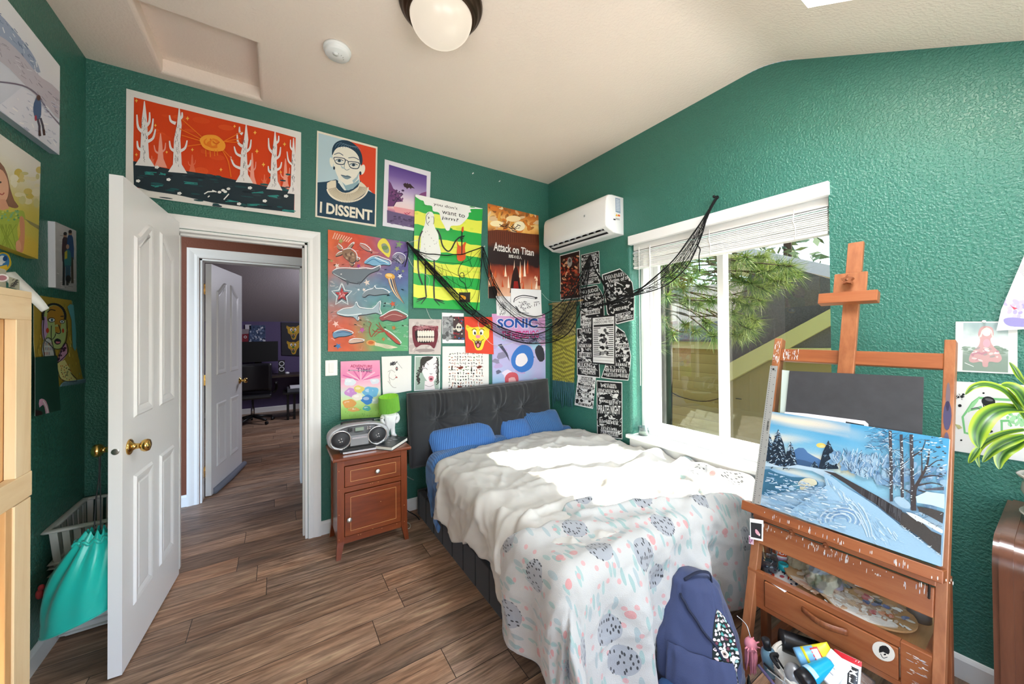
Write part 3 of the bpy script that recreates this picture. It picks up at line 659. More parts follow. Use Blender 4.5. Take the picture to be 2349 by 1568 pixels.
# ---- hand-painted striped sheet
def jam():
    q = [(893, 597), (1442, 713), (1418, 1538), (877, 1518)]
    a = Art(D, q, '1fae45', ZB_, .006, .001, bow=lambda u, v: .013*(2*v-1)**4+.012*max(0, abs(2*u-1)-.6), n=(14, 18))
    G_, Y_ = '22b04a', 'e8ee52'
    for k, (l0, l1, r0, r1) in enumerate(((728, 830, 815, 915), (928, 1030, 1010, 1110), (1128, 1232, 1190, 1285), (1325, 1430, 1375, 1478))):
        pts = [(lerp(870, 1445, t/12), lerp(l0, r0, t/12)+ru(-6, 6)) for t in range(13)]+[(lerp(1445, 870, t/12), lerp(r1, l1, t/12)+ru(-6, 6)) for t in range(13)]; a.P(pts, Y_)
        for j in range(16): t = ru(0, 1); a.E(lerp(900, 1420, t), lerp(lerp(l0, r0, t)+15, lerp(l1, r1, t)-15, ru(0, 1)), ru(12, 40), ru(4, 12), mixc(Y_, 'c9e03c', ru(0, .8)), .12)
    for j in range(24): a.E(ru(900, 1400), rnd.choice([700, 880, 1080, 1290, 1490])+ru(-20, 20), ru(12, 40), ru(4, 10), mixc(G_, '128a38', ru(0, .6)), .12)
    a.P([(893, 600), (930, 640), (960, 650), (975, 680), (1030, 690), (1040, 730), (1090, 745), (1105, 800), (1130, 845), (1150, 885), (1175, 885), (1190, 850), (1260, 845), (1310, 800), (1330, 770), (1330, 745), (1350, 740), (1345, 715), (1442, 713), (1200, 655)], 'f2f3ee', 3)
    a.P([(982, 760), (1000, 738), (1030, 738), (1050, 770), (1048, 830), (1060, 870), (1085, 920), (1090, 990), (1105, 1080), (1060, 1135), (960, 1110), (925, 1100), (940, 1020), (945, 920), (970, 850), (978, 810)], 'eef0e8', 3)
    a.S([(985, 770), (1005, 745), (1032, 750), (1048, 790), (1045, 835), (1015, 850), (992, 830), (983, 790), (985, 770)], 4, '20241f', 3)
    a.E(1006, 788, 5, 5, '20241f'); a.E(1028, 788, 5, 5, '20241f'); a.S([(998, 775), (1012, 784)], 4, '20241f'); a.S([(1036, 775), (1024, 784)], 4, '20241f'); a.S([(1000, 832), (1015, 812), (1030, 832)], 4, '20241f', 4)
    for k in range(16): x, y = ru(955, 1080), ru(880, 1100); a.S([(x, y), (x+ru(-8, 8), y+ru(4, 10))], 3, '4a4f4a')
    B = '16191a'
    for p in ([(955, 890), (930, 950), (922, 1040), (918, 1130), (925, 1240), (955, 1330)], [(1075, 880), (1100, 930), (1120, 1010), (1160, 1055), (1190, 1040), (1225, 975), (1260, 940)]): a.S(p, 11, B, 6)
    for p in ([(1262, 940), (1272, 965)], [(1265, 935), (1295, 940)], [(1262, 938), (1290, 955)], [(1262, 942), (1300, 930)]): a.S(p, 7, B)
    a.S([(975, 1120), (980, 1220), (978, 1330), (985, 1430)], 11, B, 5); a.S([(1050, 1130), (1055, 1230), (1048, 1330), (1050, 1440)], 12, B, 5)
    for x, y, s in ((985, 1432, -1), (1048, 1445, 1)):
        for dx, dy in ((85, 40), (70, 15), (45, 55), (80, 22)): a.S([(x, y), (x+s*dx, y+dy)], 8, B, 0, lambda t: 1.2-.7*t)
    a.S([(1278, 885), (1276, 1075)], 9, B); a.P([(1272, 890), (1278, 860), (1290, 855), (1292, 890), (1284, 905)], 'd9521e')
    a.P([(1235, 965), (1250, 1005), (1275, 1015), (1298, 985), (1312, 985), (1302, 1030), (1308, 1110), (1275, 1138), (1240, 1125), (1235, 1060), (1240, 1020)], 'df5a22', 3); a.S([(1278, 1000), (1276, 1080)], 8, '22181a')
    a.S([(1290, 1135), (1255, 1190), (1250, 1250), (1290, 1275), (1290, 1235), (1262, 1240), (1262, 1290), (1300, 1320), (1320, 1390)], 5, B, 5)
    a.P([(1252, 1392), (1345, 1392), (1340, 1475), (1253, 1470)], '2b1c12'); a.P([(1264, 1405), (1333, 1405), (1328, 1462), (1264, 1458)], 'f0a41c')
    a.X('you don\'t', [(1042, 660), (1240, 702), (1238, 728), (1044, 690)], B); a.X('want to', [(1112, 722), (1300, 760), (1298, 786), (1114, 752)], B); a.X('jam?', [(1115, 768), (1248, 792), (1244, 826), (1110, 800)], B)
    a.done('striped_painting', 'green and yellow striped painted sheet with a ghost playing guitar', 'painting', VINYLP)
jam()
# ---- tall fiery film poster
def titan():
    a = Art(D, [(1490, 665), (1905, 765), (1921, 1440), (1495, 1440)], '3a1710', ZB_, .004, n=(10, 14))
    st = [(0, 'b5602a'), (.08, 'd98a3c'), (.16, 'f6d389'), (.22, 'f3b45c'), (.3, '8a4422'), (.42, '63301f'), (.47, '2c2120'), (.62, '2a1c1c'), (.64, '7c2f1c'), (.74, 'a8492e'), (.88, 'd69a78'), (1, 'efcbb0')]
    def g(u, v):
        v2 = min(.999, max(0, v+.05*nz(u*5, v*6, 3)+.03*nz(u*14, v*14, 1)))
        for (p, c), (p2, c2) in zip(st, st[1:]):
            if v2 <= p2: return mixc(c, c2, (v2-p)/(p2-p))
    a.G(None, 34, 56, g)
    for k in range(60):
        x, y = ru(1495, 1900), ru(690, 900); a.E(x, y, ru(14, 40), ru(8, 22), mixc(rnd.choice(['fff1c8', '6d3820', 'e07a24', 'f6b44a', '4d241a']), 'c9853f', ru(.3, .75)), ru(0, 3))
    a.E(1560, 830, 50, 24, 'ffeebb'); a.E(1750, 850, 45, 40, 'fff4d0'); a.E(1700, 790, 60, 25, 'fde3ac')
    a.P([(1492, 890), (1560, 880), (1640, 885), (1700, 900), (1760, 905), (1840, 915), (1908, 920), (1910, 1010), (1492, 985)], '6b3520', 0)
    for k in range(26): x = 1500+k*16; a.S([(x, 890+k*1.1), (x+ru(-3, 3), 985)], 3, '421e15')
    for k in range(16): x, y = ru(1600, 1760), ru(850, 890); a.S([(x, y), (x+ru(-40, 40), y+ru(-30, 15))], ru(3, 8), '33201a')
    a.X('Attack on Titan', [(1540, 978), (1868, 1040), (1866, 1095), (1538, 1050)], 'e6e1da', .02)
    a.X('進撃の巨人', [(1660, 1080), (1768, 1095), (1768, 1122), (1660, 1108)], 'd8d2ca', .02)
    for k in range(26):
        x = ru(1500, 1915); h = ru(20, 150); y = ru(1230, 1400); a.P([(x-ru(4, 14), y), (x-3, y-h*.6), (x+2, y-h), (x+5, y-h*.5), (x+ru(6, 14), y)], rnd.choice(['f6d9b8', 'c7542c', 'fbe9d2', '7a2a18', 'dd7a42']))
    a.P([(1670, 1395), (1690, 1250), (1708, 1190), (1722, 1178), (1735, 1200), (1745, 1255), (1765, 1395)], '2a1613'); a.P([(1695, 1395), (1705, 1300), (1735, 1300), (1750, 1395)], '8f1d18')
    a.P([(1497, 1345), (1550, 1340), (1570, 1390), (1555, 1440), (1497, 1440)], '1f1413')
    a.done('fiery_film_poster', 'tall fiery brown film poster with white lettering, just below the corner of the room', 'poster')
titan()
# ---- sea life painting
def outline(a, pts, col, line='1f2430', w=6, halo='e9eef2'):
    if halo: a.S([(x+7, y-8) for x, y in pts], 7, halo, 3)
    a.P([(x+3, y+7) for x, y in pts], '2a2d38', 3); a.P(pts, col, 3)
def sealife():
    a = Art(D, [(80, 98), (750, 205), (750, 1110), (80, 1115)], 'd66a40', ZC_, .008, .006, n=(8, 8))
    cx = [(0, 0, 'e06a3c'), (.35, .05, 'd8502c'), (.6, .12, 'c8503e'), (.75, .03, '8a6f9c'), (1, .1, '5a4f98'), (1, .3, '5a5f9c'), (.8, .3, '56659c'), (0, .3, 'd96a44'), (.3, .28, 'c95a44'), (.15, .45, '6d93a4'), (.4, .45, '7f9fae'), (.6, .45, '5f86a4'), (.9, .5, '4f79a8'), (.5, .58, '5f93a8'), (.1, .6, '6a9aa6'), (.7, .62, '58a080'), (1, .6, '5aa08c'), (.05, .72, 'cf5f40'), (.3, .78, 'c9573c'), (.55, .78, '5aa86c'), (.9, .75, '5aa878'), (.6, .95, '55b070'), (.95, .95, '5fae78'), (0, .95, 'd06a48'), (.35, .98, 'd8603c'), (.2, .85, 'd64f2c')]
    def g(u, v):
        s = [0, 0, 0]; t = 0
        for x, y, c in cx:
            d = (u-x+.05*nz(u*7, v*7, 2))**2+((v-y+.05*nz(u*7, v*7, 9))*1.4)**2; k = 1/(d*d+.0006); c = lin(c)
            t += k; s = [s[i]+c[i]*k for i in range(3)]
        br = 1+.16*nz(u*16, v*26, 5); return tuple(min(1, x/t*br) for x in s)+(1,)
    a.G(None, 44, 60, g)
    for k in range(150):
        x, y = ru(90, 745), ru(200, 1105); r = ru(.1, .4); c = hx(g((x-80)/670, (y-150)/960)); a.S([(x, y), (x+ru(-30, 30), y+ru(-12, 12)), (x+ru(10, 50), y+ru(-20, 20))], ru(4, 12), mixc(c, rnd.choice(['ffffff', '2a3050', 'ffffff']), r*.6), 3)
    for k in range(8): a.S([(140+k*20, 125+k*6), (120+k*18, 175+k*4)], 9, 'efb9a0')
    # turtle, shark, whale, dolphin, jelly, squid ...
    for p in ([(160, 225), (185, 245), (195, 265), (170, 262), (152, 240)], [(235, 262), (270, 222), (293, 215), (262, 262)], [(140, 320), (165, 295), (205, 285), (190, 308)], [(255, 370), (275, 400), (295, 385), (280, 355)], [(300, 330), (340, 345), (320, 360)]): outline(a, p, 'a98a72')
    outline(a, [(200, 275), (255, 262), (305, 295), (315, 345), (285, 375), (240, 350), (205, 315)], '8d6c56')
    for k in range(12): a.E(ru(222, 295), ru(282, 355), 11, 8, rnd.choice(['a98a72', '6a4e40', 'b59a80']), ru(0, 3))
    outline(a, [(340, 220), (375, 228), (415, 255), (432, 280), (395, 270), (360, 248)], 'b98a84')
    outline(a, [(380, 375), (430, 335), (480, 325), (540, 345), (590, 365), (595, 395), (540, 390), (470, 400), (420, 385)], '7fb2d2'); a.S([(400, 378), (460, 345), (520, 375), (580, 370)], 6, '3f78a8', 4); a.S([(470, 330), (520, 350), (585, 380)], 8, 'dcebf2', 4)
    a.P([(505, 195), (545, 170), (580, 200), (602, 255), (590, 330), (545, 300), (495, 245)], 'e6d850', 4); a.P([(525, 225), (560, 215), (590, 260), (580, 295), (545, 280)], '8f9a86', 3); a.E(555, 250, 26, 18, '6f8f58')
    outline(a, [(612, 330), (645, 300), (690, 305), (720, 335), (700, 380), (670, 365), (640, 350)], '8a86a0')
    for k in range(10): a.S([(ru(620, 690), ru(310, 340)), (ru(640, 720), ru(340, 385))], 4, rnd.choice(['cfd0dc', '45435c', 'b4a890']))
    outline(a, [(112, 455), (150, 430), (220, 425), (310, 430), (390, 425), (440, 432), (480, 415), (510, 405), (500, 435), (470, 447), (420, 470), (370, 520), (340, 545), (280, 540), (215, 520), (150, 480)], '6f7a84'); a.S([(125, 465), (180, 495), (235, 520)], 5, 'c7d0d4', 3); a.P([(225, 515), (245, 565), (260, 530)], '59636d'); a.P([(320, 535), (345, 562), (355, 530)], '59636d'); a.E(190, 470, 6, 5, 'e8e8e8')
    st8 = lambda x, y, r, c, rot=0: a.P([(x+(r if k % 2 == 0 else r*.42)*sin(rot+k*pi/5), y-(r if k % 2 == 0 else r*.42)*cos(rot+k*pi/5)) for k in range(10)], c)
    pts = [(195+(88 if k % 2 == 0 else 42)*sin(k*pi/5), 642-(100 if k % 2 == 0 else 48)*cos(k*pi/5)) for k in range(11)]; a.S(pts, 9, 'dfe8ec'); st8(200, 647, 62, '2a2d38'); st8(195, 640, 60, 'b03a40')
    for k in range(26): a.E(195+ru(-24, 24), 640+ru(-22, 24), 4, 3, 'e7b0b0')
    a.E(597, 488, 42, 26, 'e0a94c', .2); a.E(590, 480, 26, 12, 'f0cf86', .2)
    for k in range(10): a.S([(580+k*6, 505), (600+k*7, 570+k*5), (640+k*6, 640+k*4), (690+k*3, 690+k*3)], 4, rnd.choice(['f0e3c4', 'd6a45a', 'c98a3a', '3d4a6a']), 5)
    outline(a, [(362, 650), (395, 612), (450, 595), (465, 572), (475, 596), (535, 598), (588, 630), (540, 636), (470, 645), (420, 640), (385, 660)], '7d8c96')
    outline(a, [(150, 795), (200, 765), (285, 750), (310, 708), (335, 752), (430, 765), (470, 745), (510, 700), (505, 770), (520, 810), (480, 792), (400, 805), (330, 815), (330, 860), (290, 825), (220, 820)], '9fb4bf'); a.S([(160, 800), (250, 812), (360, 800)], 8, 'dde6ea', 3)
    outline(a, [(508, 830), (540, 815), (590, 785), (640, 775), (690, 795), (738, 825), (690, 850), (630, 862), (570, 850), (530, 858)], '94504e'); a.S([(545, 835), (620, 805), (700, 822)], 5, 'c9a49c', 3)
    outline(a, [(120, 965), (160, 945), (220, 940), (285, 965), (230, 985), (170, 990), (130, 1000)], '6c93b4'); a.S([(150, 960), (210, 950), (270, 962)], 5, '2f4f78', 3)
    outline(a, [(250, 1030), (290, 1015), (360, 1020), (375, 1030), (320, 1040), (265, 1045)], 'd2b4a4')
    for p in ([(545, 945), (500, 930), (460, 970), (440, 990), (425, 930), (440, 880), (415, 865)], [(545, 945), (505, 910), (480, 885)], [(550, 940), (520, 905), (505, 870)], [(545, 950), (480, 950), (450, 930)], [(548, 945), (500, 960), (465, 990)]): a.S(p, 9, '9a4a34', 5, lambda t: 1.1-.6*t)
    outline(a, [(545, 935), (590, 960), (640, 1000), (685, 1050), (650, 1045), (610, 1010), (570, 975)], 'b0493a')
    a.E(440, 1042, 42, 24, 'd49a5a', .1); a.E(438, 1040, 24, 14, 'c4642e'); 
    for k in range(7): a.S([(470, 1040+k*4), (520, 1050+k*4), (580, 1060+k*5), (660, 1080)], 3, 'e8d9c0', 4)
    for x, y, r, c in ((187, 195, 28, 'a8a05c'), (673, 222, 34, '7f9a6a'), (155, 400, 24, 'ead9d0'), (335, 402, 22, '9c3a86'), (655, 425, 26, 'a9b06a'), (680, 487, 24, 'dfe6f0'), (404, 540, 30, 'e0d2c8'), (620, 718, 28, 'c8583a'), (145, 885, 30, 'eec8c0'), (628, 917, 24, 'b8783c'), (365, 935, 28, 'b858a0'), (543, 1012, 20, 'c07a40'), (165, 1070, 30, '3f78b0'), (705, 445, 16, '8a9a70'), (380, 600, 18, 'e8dcd4'), (110, 360, 16, 'b0a060'), (335, 600, 14, 'dce4ea')): st8(x, y, r, c, ru(0, 1))
    a.done('sea_life_painting', 'large painting of whales, shark, turtle and squid on orange, teal and green', 'painting', PAINTED)
sealife()
# ---- small prints
def teeth():
    a = Art(D, [(757, 842), (1028, 846), (1022, 1140), (757, 1136)], 'cdc2bf', ZC_, .004, bow=lambda u, v: .02*max(0, u-.75))
    for k in range(40): a.E(ru(770, 1010), ru(855, 1130), ru(10, 34), ru(6, 18), mixc('cdc2bf', rnd.choice(['a99c9c', 'e0d8d4']), ru(.2, .8)), ru(0, 3))
    a.P([(790, 905), (830, 900), (890, 915), (950, 900), (990, 915), (1000, 980), (985, 1050), (965, 1090), (930, 1062), (860, 1060), (815, 1080), (790, 1020), (785, 950)], '6f2a36', 3)
    a.P([(815, 935), (890, 925), (960, 935), (970, 985), (955, 1030), (890, 1045), (830, 1035), (810, 990)], '241418', 3)
    for k in range(7):
        x = 828+k*20; a.P([(x, 945), (x+9, 938), (x+18, 945), (x+19, 985), (x+10, 992), (x+1, 985)], 'e9e2d8', 2); a.P([(x, 1000), (x+18, 998), (x+17, 1028), (x+9, 1036), (x+1, 1028)], 'ddd3c8', 2)
    for k in range(9): x = 805+k*22; a.P([(x, 905), (x+20, 905), (x+14, 940), (x+6, 940)], '8f4450', 2)
    for k in range(30): a.S([(ru(790, 990), ru(900, 930)), (ru(790, 990), ru(890, 940))], 3, rnd.choice(['c08890', '4a1a22']))
    a.E(890, 1105, 80, 14, '9d9090')
    a.done('teeth_print', 'grey print of an open mouth with bared teeth', 'print')
teeth()
def skull():
    a = Art(D, [(1033, 790), (1215, 796), (1222, 1045), (1037, 1045)], 'e9edf0', ZC_, .004)
    a.P([(1038, 822), (1216, 824), (1220, 1018), (1040, 1015)], '8b8d90')
    for k in range(40): a.E(ru(1045, 1130), ru(830, 1010), ru(8, 26), ru(6, 20), mixc('75777a', rnd.choice(['c9cbcd', '3a3b3e']), ru(.2, .7)), ru(0, 3))
    a.P([(1125, 824), (1216, 824), (1220, 1018), (1130, 1016)], '4a3a3c')
    for k in range(40): a.E(ru(1130, 1212), ru(832, 1010), ru(6, 14), ru(5, 10), rnd.choice(['a33038', '3f5fa0', 'c9c4ba', '2a2428', '7a2a34']), ru(0, 3))
    a.E(1175, 915, 26, 34, 'd9d4c8'); a.E(1165, 912, 8, 10, '2a2428'); a.E(1186, 912, 8, 10, '2a2428'); a.P([(1168, 950), (1184, 950), (1182, 965), (1170, 965)], '3a3236')
    a.done('skull_print', 'small print with skulls in grey, red and blue', 'print')
skull()
def bearface(a, cx, cy, s, Yc, K='2a2416', pink='e88aa0'):
    T = lambda pts: [(cx+x*s, cy+y*s) for x, y in pts]
    a.P(T([(-100, -95), (-75, -80), (-40, -72), (0, -78), (40, -72), (75, -95), (100, -98), (108, -70), (95, -45), (92, 10), (60, 45), (38, 110), (10, 122), (-20, 112), (-42, 50), (-80, 20), (-88, -35), (-105, -60)]), Yc, 3)
    for sx in (-1, 1):
        a.E(cx+sx*88*s, cy-78*s, 14*s, 12*s, mixc(Yc, K, .25)); a.E(cx+sx*30*s, cy-30*s, 17*s, 24*s, 'f4f2ea', sx*.15); a.E(cx+sx*26*s, cy-24*s, 8*s, 14*s, K, sx*.15); a.S(T([(sx*12, -50), (sx*32, -62), (sx*55, -46)]), 5*s, K, 4)
    a.E(cx, cy+6*s, 20*s, 15*s, pink); a.S(T([(-48, 30), (-20, 46), (0, 34), (20, 46), (48, 28)]), 5*s, K, 5)
    a.P(T([(-30, 48), (0, 44), (30, 46), (18, 92), (0, 104), (-16, 92)]), '5a2a24', 3); a.E(cx, cy+80*s, 11*s, 16*s, pink)
    for sx in (-1, 1): a.P(T([(sx*22, 47), (sx*12, 46), (sx*16, 62)]), 'f4f2ea')
def bear():
    a = Art(D, [(1215, 825), (1450, 828), (1462, 1138), (1228, 1125)], 'dc4630', ZC_, .009, bow=lambda u, v: .015*max(0, u-.7)+.02*max(0, .3-u))
    bearface(a, 1332, 985, .98, 'f3d73c'); a.done('yellow_bear_print', 'red sheet with a yellow cartoon bear face above the patterned sheet', 'print')
bear()
def doodles():
    a = Art(D, [(1038, 1072), (1425, 1072), (1425, 1500), (1037, 1500)], 'ece9e6', ZC_, .003)
    for j in range(13):
        for i in range(13):
            x, y = 1098+i*22.5+ru(-4, 4), 1135+j*27+ru(-4, 4); c = rnd.choice(['2a2426', '8a4a34', '3a3230', '9a5a40', '2a2426', 'c08a60', '5f7a5a'])
            k = rnd.random()
            if k < .35: a.E(x, y, ru(5, 9), ru(3, 7), c, ru(0, 3))
            elif k < .7: a.S([(x-8, y+ru(-4, 4)), (x, y-7), (x+8, y+ru(-4, 4))], 4, c, 3)
            else: a.S([(x, y-9), (x+ru(-3, 3), y+9)], 4, c); a.E(x, y-8, 4, 4, c)
    for x, y in ((1190, 1250), (1345, 1245), (1105, 1430), (1280, 1420), (1180, 1415), (1345, 1415)): a.E(x, y, 22, 11, '8d3f30', -.3); a.S([(x-16, y+4), (x+16, y-6)], 5, '2a2022')
    for x, y in ((1115, 1250), (1280, 1260), (1112, 1420), (1282, 1420)): a.P([(x-5, y+22), (x-3, y-16), (x+3, y-16), (x+6, y+22)], '1f1b1d')
    a.done('doodle_sheet', 'white sheet with a dense pattern of tiny brown and black doodles', 'print')
doodles()
def sketch():
    a = Art(D, [(527, 1158), (778, 1150), (776, 1440), (537, 1482)], 'e8e7e6', ZC_, .005, bow=lambda u, v: .02*max(0, .25-u)+.03*max(0, v-.8))
    for k in range(14): x = ru(600, 640); a.S([(x, 1225+ru(-8, 8)), (x+ru(5, 25), 1205+ru(-8, 10))], 7, '3a3a40')
    a.S([(655, 1200), (690, 1245), (700, 1255)], 3, '8c8c90', 3); a.E(655, 1258, 10, 18, '55565c'); a.E(655, 1256, 5, 8, 'c98a84')
    for p in ([(580, 1285), (610, 1270), (640, 1290)], [(590, 1330), (625, 1350), (655, 1325)], [(580, 1360), (620, 1410), (650, 1415)], [(600, 1280), (590, 1320), (600, 1380)], [(640, 1310), (662, 1335)]): a.S(p, 3, '9a8a88', 3)
    a.E(652, 1330, 9, 6, 'b05a5a'); a.E(610, 1225, 12, 5, '2d2d33', -.5)
    a.done('faint_face_sketch', 'white sheet with a faint ink face sketch', 'drawing')
sketch()
def curly():
    a = Art(D, [(805, 1152), (1018, 1150), (1015, 1435), (800, 1445)], 'e6ebec', ZC_, .005)
    a.P([(812, 1160), (1010, 1158), (1008, 1428), (808, 1436)], '9fb3a8'); a.P([(880, 1160), (985, 1160), (1000, 1230), (990, 1320), (960, 1370), (930, 1378), (900, 1350), (870, 1290), (862, 1210)], 'efe6ea', 3); a.P([(890, 1360), (965, 1365), (975, 1432), (885, 1434)], 'eae0e4')
    for k in range(26):
        t = k/25; x, y = lerp(900, 838, min(1, t*1.6)), lerp(1162, 1360, t); a.S([(x+ru(-6, 6), y), (x+ru(-20, 5), y+10), (x+ru(-8, 14), y+20), (x+ru(-12, 12), y+28)], 8, '35322f', 4)
    for k in range(18): t = k/17; a.S([(985+ru(-6, 6), 1165+t*200), (1005+ru(-8, 3), 1178+t*200), (992+ru(-8, 8), 1192+t*200)], 7, '35322f', 4)
    a.P([(870, 1160), (960, 1158), (935, 1185), (905, 1200), (870, 1235), (855, 1260), (850, 1210)], '35322f', 2)
    for p in ([(880, 1215), (905, 1208), (920, 1228)], [(962, 1225), (980, 1212), (1000, 1218)], [(870, 1262), (895, 1252), (912, 1266)], [(965, 1260), (985, 1250), (998, 1258)], [(930, 1298), (942, 1304), (952, 1298)]): a.S(p, 4, '4a4550', 3)
    a.P([(920, 1328), (942, 1318), (965, 1328), (955, 1362), (930, 1364)], 'd28a98', 2); a.E(942, 1345, 12, 9, '6a2a3a'); a.S([(890, 1395), (930, 1408), (965, 1392)], 4, '9a8a90', 3)
    a.done('curly_hair_drawing', 'drawing of a face with dark curly hair and open mouth', 'drawing')
curly()
def adventure():
    Zt = (730, 820, 3.336)
    a = Art(D, [(168, 28), (468, 18), (482, 450), (172, 470)], 'e58fb4', Zt, .006, bow=lambda u, v: .03*max(0, .25-u)+.03*max(0, v-.85)+.03*max(0, u-.8))
    st = [(0, 'f0a3c4'), (.25, 'e98bb8'), (.42, 'f3c0d4'), (.55, 'cfe3d8'), (.7, 'cfe39a'), (.85, '9fcf6a'), (1, '8cc05a')]
    def g(u, v):
        v = min(.999, max(0, v+.02*nz(u*6, v*6)))
        for (p, c), (p2, c2) in zip(st, st[1:]):
            if v <= p2: return mixc(c, c2, (v-p)/(p2-p))
    a.G(None, 10, 26, g)
    for k in range(9): q = pi+k*pi/8; a.S([(325+20*cos(q), 175+10*sin(q)), (325+150*cos(q), 160+70*sin(q))], 10, 'd769a2' if k % 2 else 'f7bdd4')
    a.X('ADVENTURE', [(245, 52), (412, 56), (412, 76), (245, 74)], 'b8325e', .02); a.X('TIME', [(288, 76), (408, 80), (408, 112), (290, 108)], '9a4a7a', .03)
    a.S([(232, 96), (412, 99)], 5, '8aa0a0'); a.E(234, 96, 6, 5, '5f6a6a')
    # plain rounded hills, clouds and rocks in place of the printed figures
    for x, y, rx, ry, c in ((240, 185, 45, 30, 'dfe6f0'), (430, 180, 34, 22, 'd8dcea'), (250, 265, 48, 34, 'c88fd0'), (400, 260, 62, 40, '6fb4dc'), (235, 350, 52, 34, 'e0a25a'), (375, 320, 48, 36, '3f86cc'), (310, 240, 40, 28, 'e4cf74'), (430, 330, 30, 22, 'cfe0d0'), (300, 300, 40, 26, 'efe7da'), (370, 385, 30, 20, '4fa8a4'), (270, 395, 46, 16, 'd9a860')):
        a.P([(x+rx*cos(q)*(1+.12*sin(3*q+x)), y+ry*sin(q)*(1+.12*cos(4*q+y))) for q in [2*pi*k/16 for k in range(16)]], c, 2); a.E(x-rx*.2, y-ry*.25, rx*.5, ry*.35, mixc(c, 'ffffff', .35))
    for k in range(26): x, y = ru(185, 470), ru(380, 455); a.S([(x, y), (x+ru(-3, 3), y-ru(5, 14))], 3, '6fa84a')
    a.done('pink_cartoon_poster', 'pink and green cartoon poster hanging above the boombox', 'poster')
adventure()
def sonic():
    a = Art(D, [(1450, 800), (1896, 800), (1900, 1470), (1455, 1470)], 'c9b6dc', ZC_, .005)
    def g(u, v):
        c = mixc('d79ac8', 'b9b4e0', smooth(0, .4, v+.2*nz(u*3, v*3))); return mixc(c, '9fc4e6', smooth(.6, 1., v+.3*nz(u*4, v*4, 4)))
    a.G(None, 18, 26, g)
    for k in range(26): x, y = ru(1460, 1890), ru(980, 1420); r = ru(16, 46); a.P([(x+r*(1+.3*sin(3*q+k))*cos(q), y+r*.7*(1+.3*cos(2*q+k))*sin(q)) for q in [2*pi*j/9 for j in range(9)]], rnd.choice(['a9d0ea', 'e2d8f0', '8f8aa8', 'dcb0d8', '6a6a86', 'b9a4d4']), 0)
    a.X('SONIC', [(1490, 838), (1838, 832), (1838, 922), (1488, 922)], 'e9ecf6', .06); a.X('SONIC', [(1496, 842), (1832, 838), (1832, 918), (1494, 918)], '2f56a8', .035)
    a.X('THE HEDGEHOG', [(1535, 945), (1842, 938), (1842, 1000), (1530, 1015)], 'd0468c', .03)
    a.P([(1500, 1060), (1560, 1130), (1600, 1200), (1580, 1130), (1530, 1050)], '4a4a60'); a.P([(1810, 1100), (1840, 1060), (1880, 1090), (1890, 1180), (1850, 1200), (1820, 1150)], '3a3a44', 2)
    a.P([(1640, 1110), (1700, 1060), (1770, 1080), (1800, 1160), (1780, 1250), (1700, 1290), (1630, 1250), (1610, 1180)], '3f78c8', 3); a.P([(1660, 1150), (1720, 1130), (1750, 1190), (1700, 1240), (1650, 1220)], 'e9e2ea', 3)
    a.P([(1560, 1330), (1600, 1290), (1660, 1300), (1670, 1370), (1620, 1420), (1570, 1400)], 'cf5a66', 3); a.P([(1590, 1340), (1640, 1330), (1650, 1380), (1600, 1390)], 'e7b0b4', 2)
    a.done('blue_game_poster', 'lilac game poster with big blue lettering behind the net and back cushion', 'poster')
sonic()
def phone():
    a = Art(D, [(1483, 652), (1605, 655), (1605, 822), (1490, 815)], 'e6e6e8', ZC_, .008)
    for k in range(50): x, y = ru(1510, 1560), ru(690, 800); a.S([(x, y), (x+ru(-12, 12), y+ru(4, 20))], 3, '4a4a50', 0)
    a.done('narrow_ink_drawing', 'narrow white sheet with a dense ink scribble beside the phone drawing', 'drawing')
    a = Art(D, [(1605, 588), (1857, 602), (1860, 836), (1600, 826)], 'ebebec', ZC_, .013, bow=lambda u, v: .012*v*v)
    K = '2b2b30'
    a.S([(1628, 705), (1640, 670), (1700, 648), (1770, 655), (1820, 668)], 7, K, 5); a.S([(1640, 690), (1690, 665), (1760, 668), (1815, 678)], 4, '6a6a70', 5); a.E(1815, 668, 12, 8, K)
    for k in range(40): q = ru(0, 6.3); x, y = 1715+ru(20, 60)*cos(q), 735+ru(12, 40)*sin(q); a.S([(x, y), (x+ru(-22, 22), y+ru(-14, 14))], 3, K)
    for q in [k*.7 for k in range(9)]: a.E(1718+30*cos(q), 735+20*sin(q), 6, 5, '8a8a90')
    for p in ([(1795, 705), (1840, 700)], [(1800, 715), (1800, 740)], [(1818, 712), (1815, 735)], [(1838, 708), (1842, 720)], [(1660, 790), (1750, 795)]): a.S(p, 4, K)
    for k in range(8): a.S([(1635+k*3, 735+k*6), (1655+k*3, 745+k*6)], 3, K)
    a.done('phone_ink_drawing', 'white sheet with an ink drawing of a rotary phone', 'drawing')
phone()
# ---- pins and the switch
PINM = mat('white_plastic', 'f4f4f2', .35)
def pin(px, pl, n, nm='push_pin', label=None, parent=None, gap=.0):
    p = pl(px[0], px[1]); m = MB(); A = align(p+Vector(n)*gap, p+Vector(n)*(gap+.02)); m.lathe([(0, 0), (.005, 0), (.005, .002), (.003, .004), (.003, .012), (.0048, .014), (.0048, .016), (0, .0165)], A, 10)
    m.build(nm, PINM, parent, label, 'pin' if label else None)
pin((1084, 398), D, (0, -1, 0), label='bare white push pin in the wall nearer the dinosaur print'); pin((1145, 416), D, (0, -1, 0), label='bare white push pin in the wall nearer the corner')
t = thing('light_switch', 'white rocker light switch beside the door casing', 'switch', tuple(D(760, 844)))
c0, c1 = D(746, 862), D(774, 825); m = MB(); m.box((c0.x, -.006, c0.z), (c1.x, 0, c1.z), bev=.002); m.build('switch_plate', PINM, t)
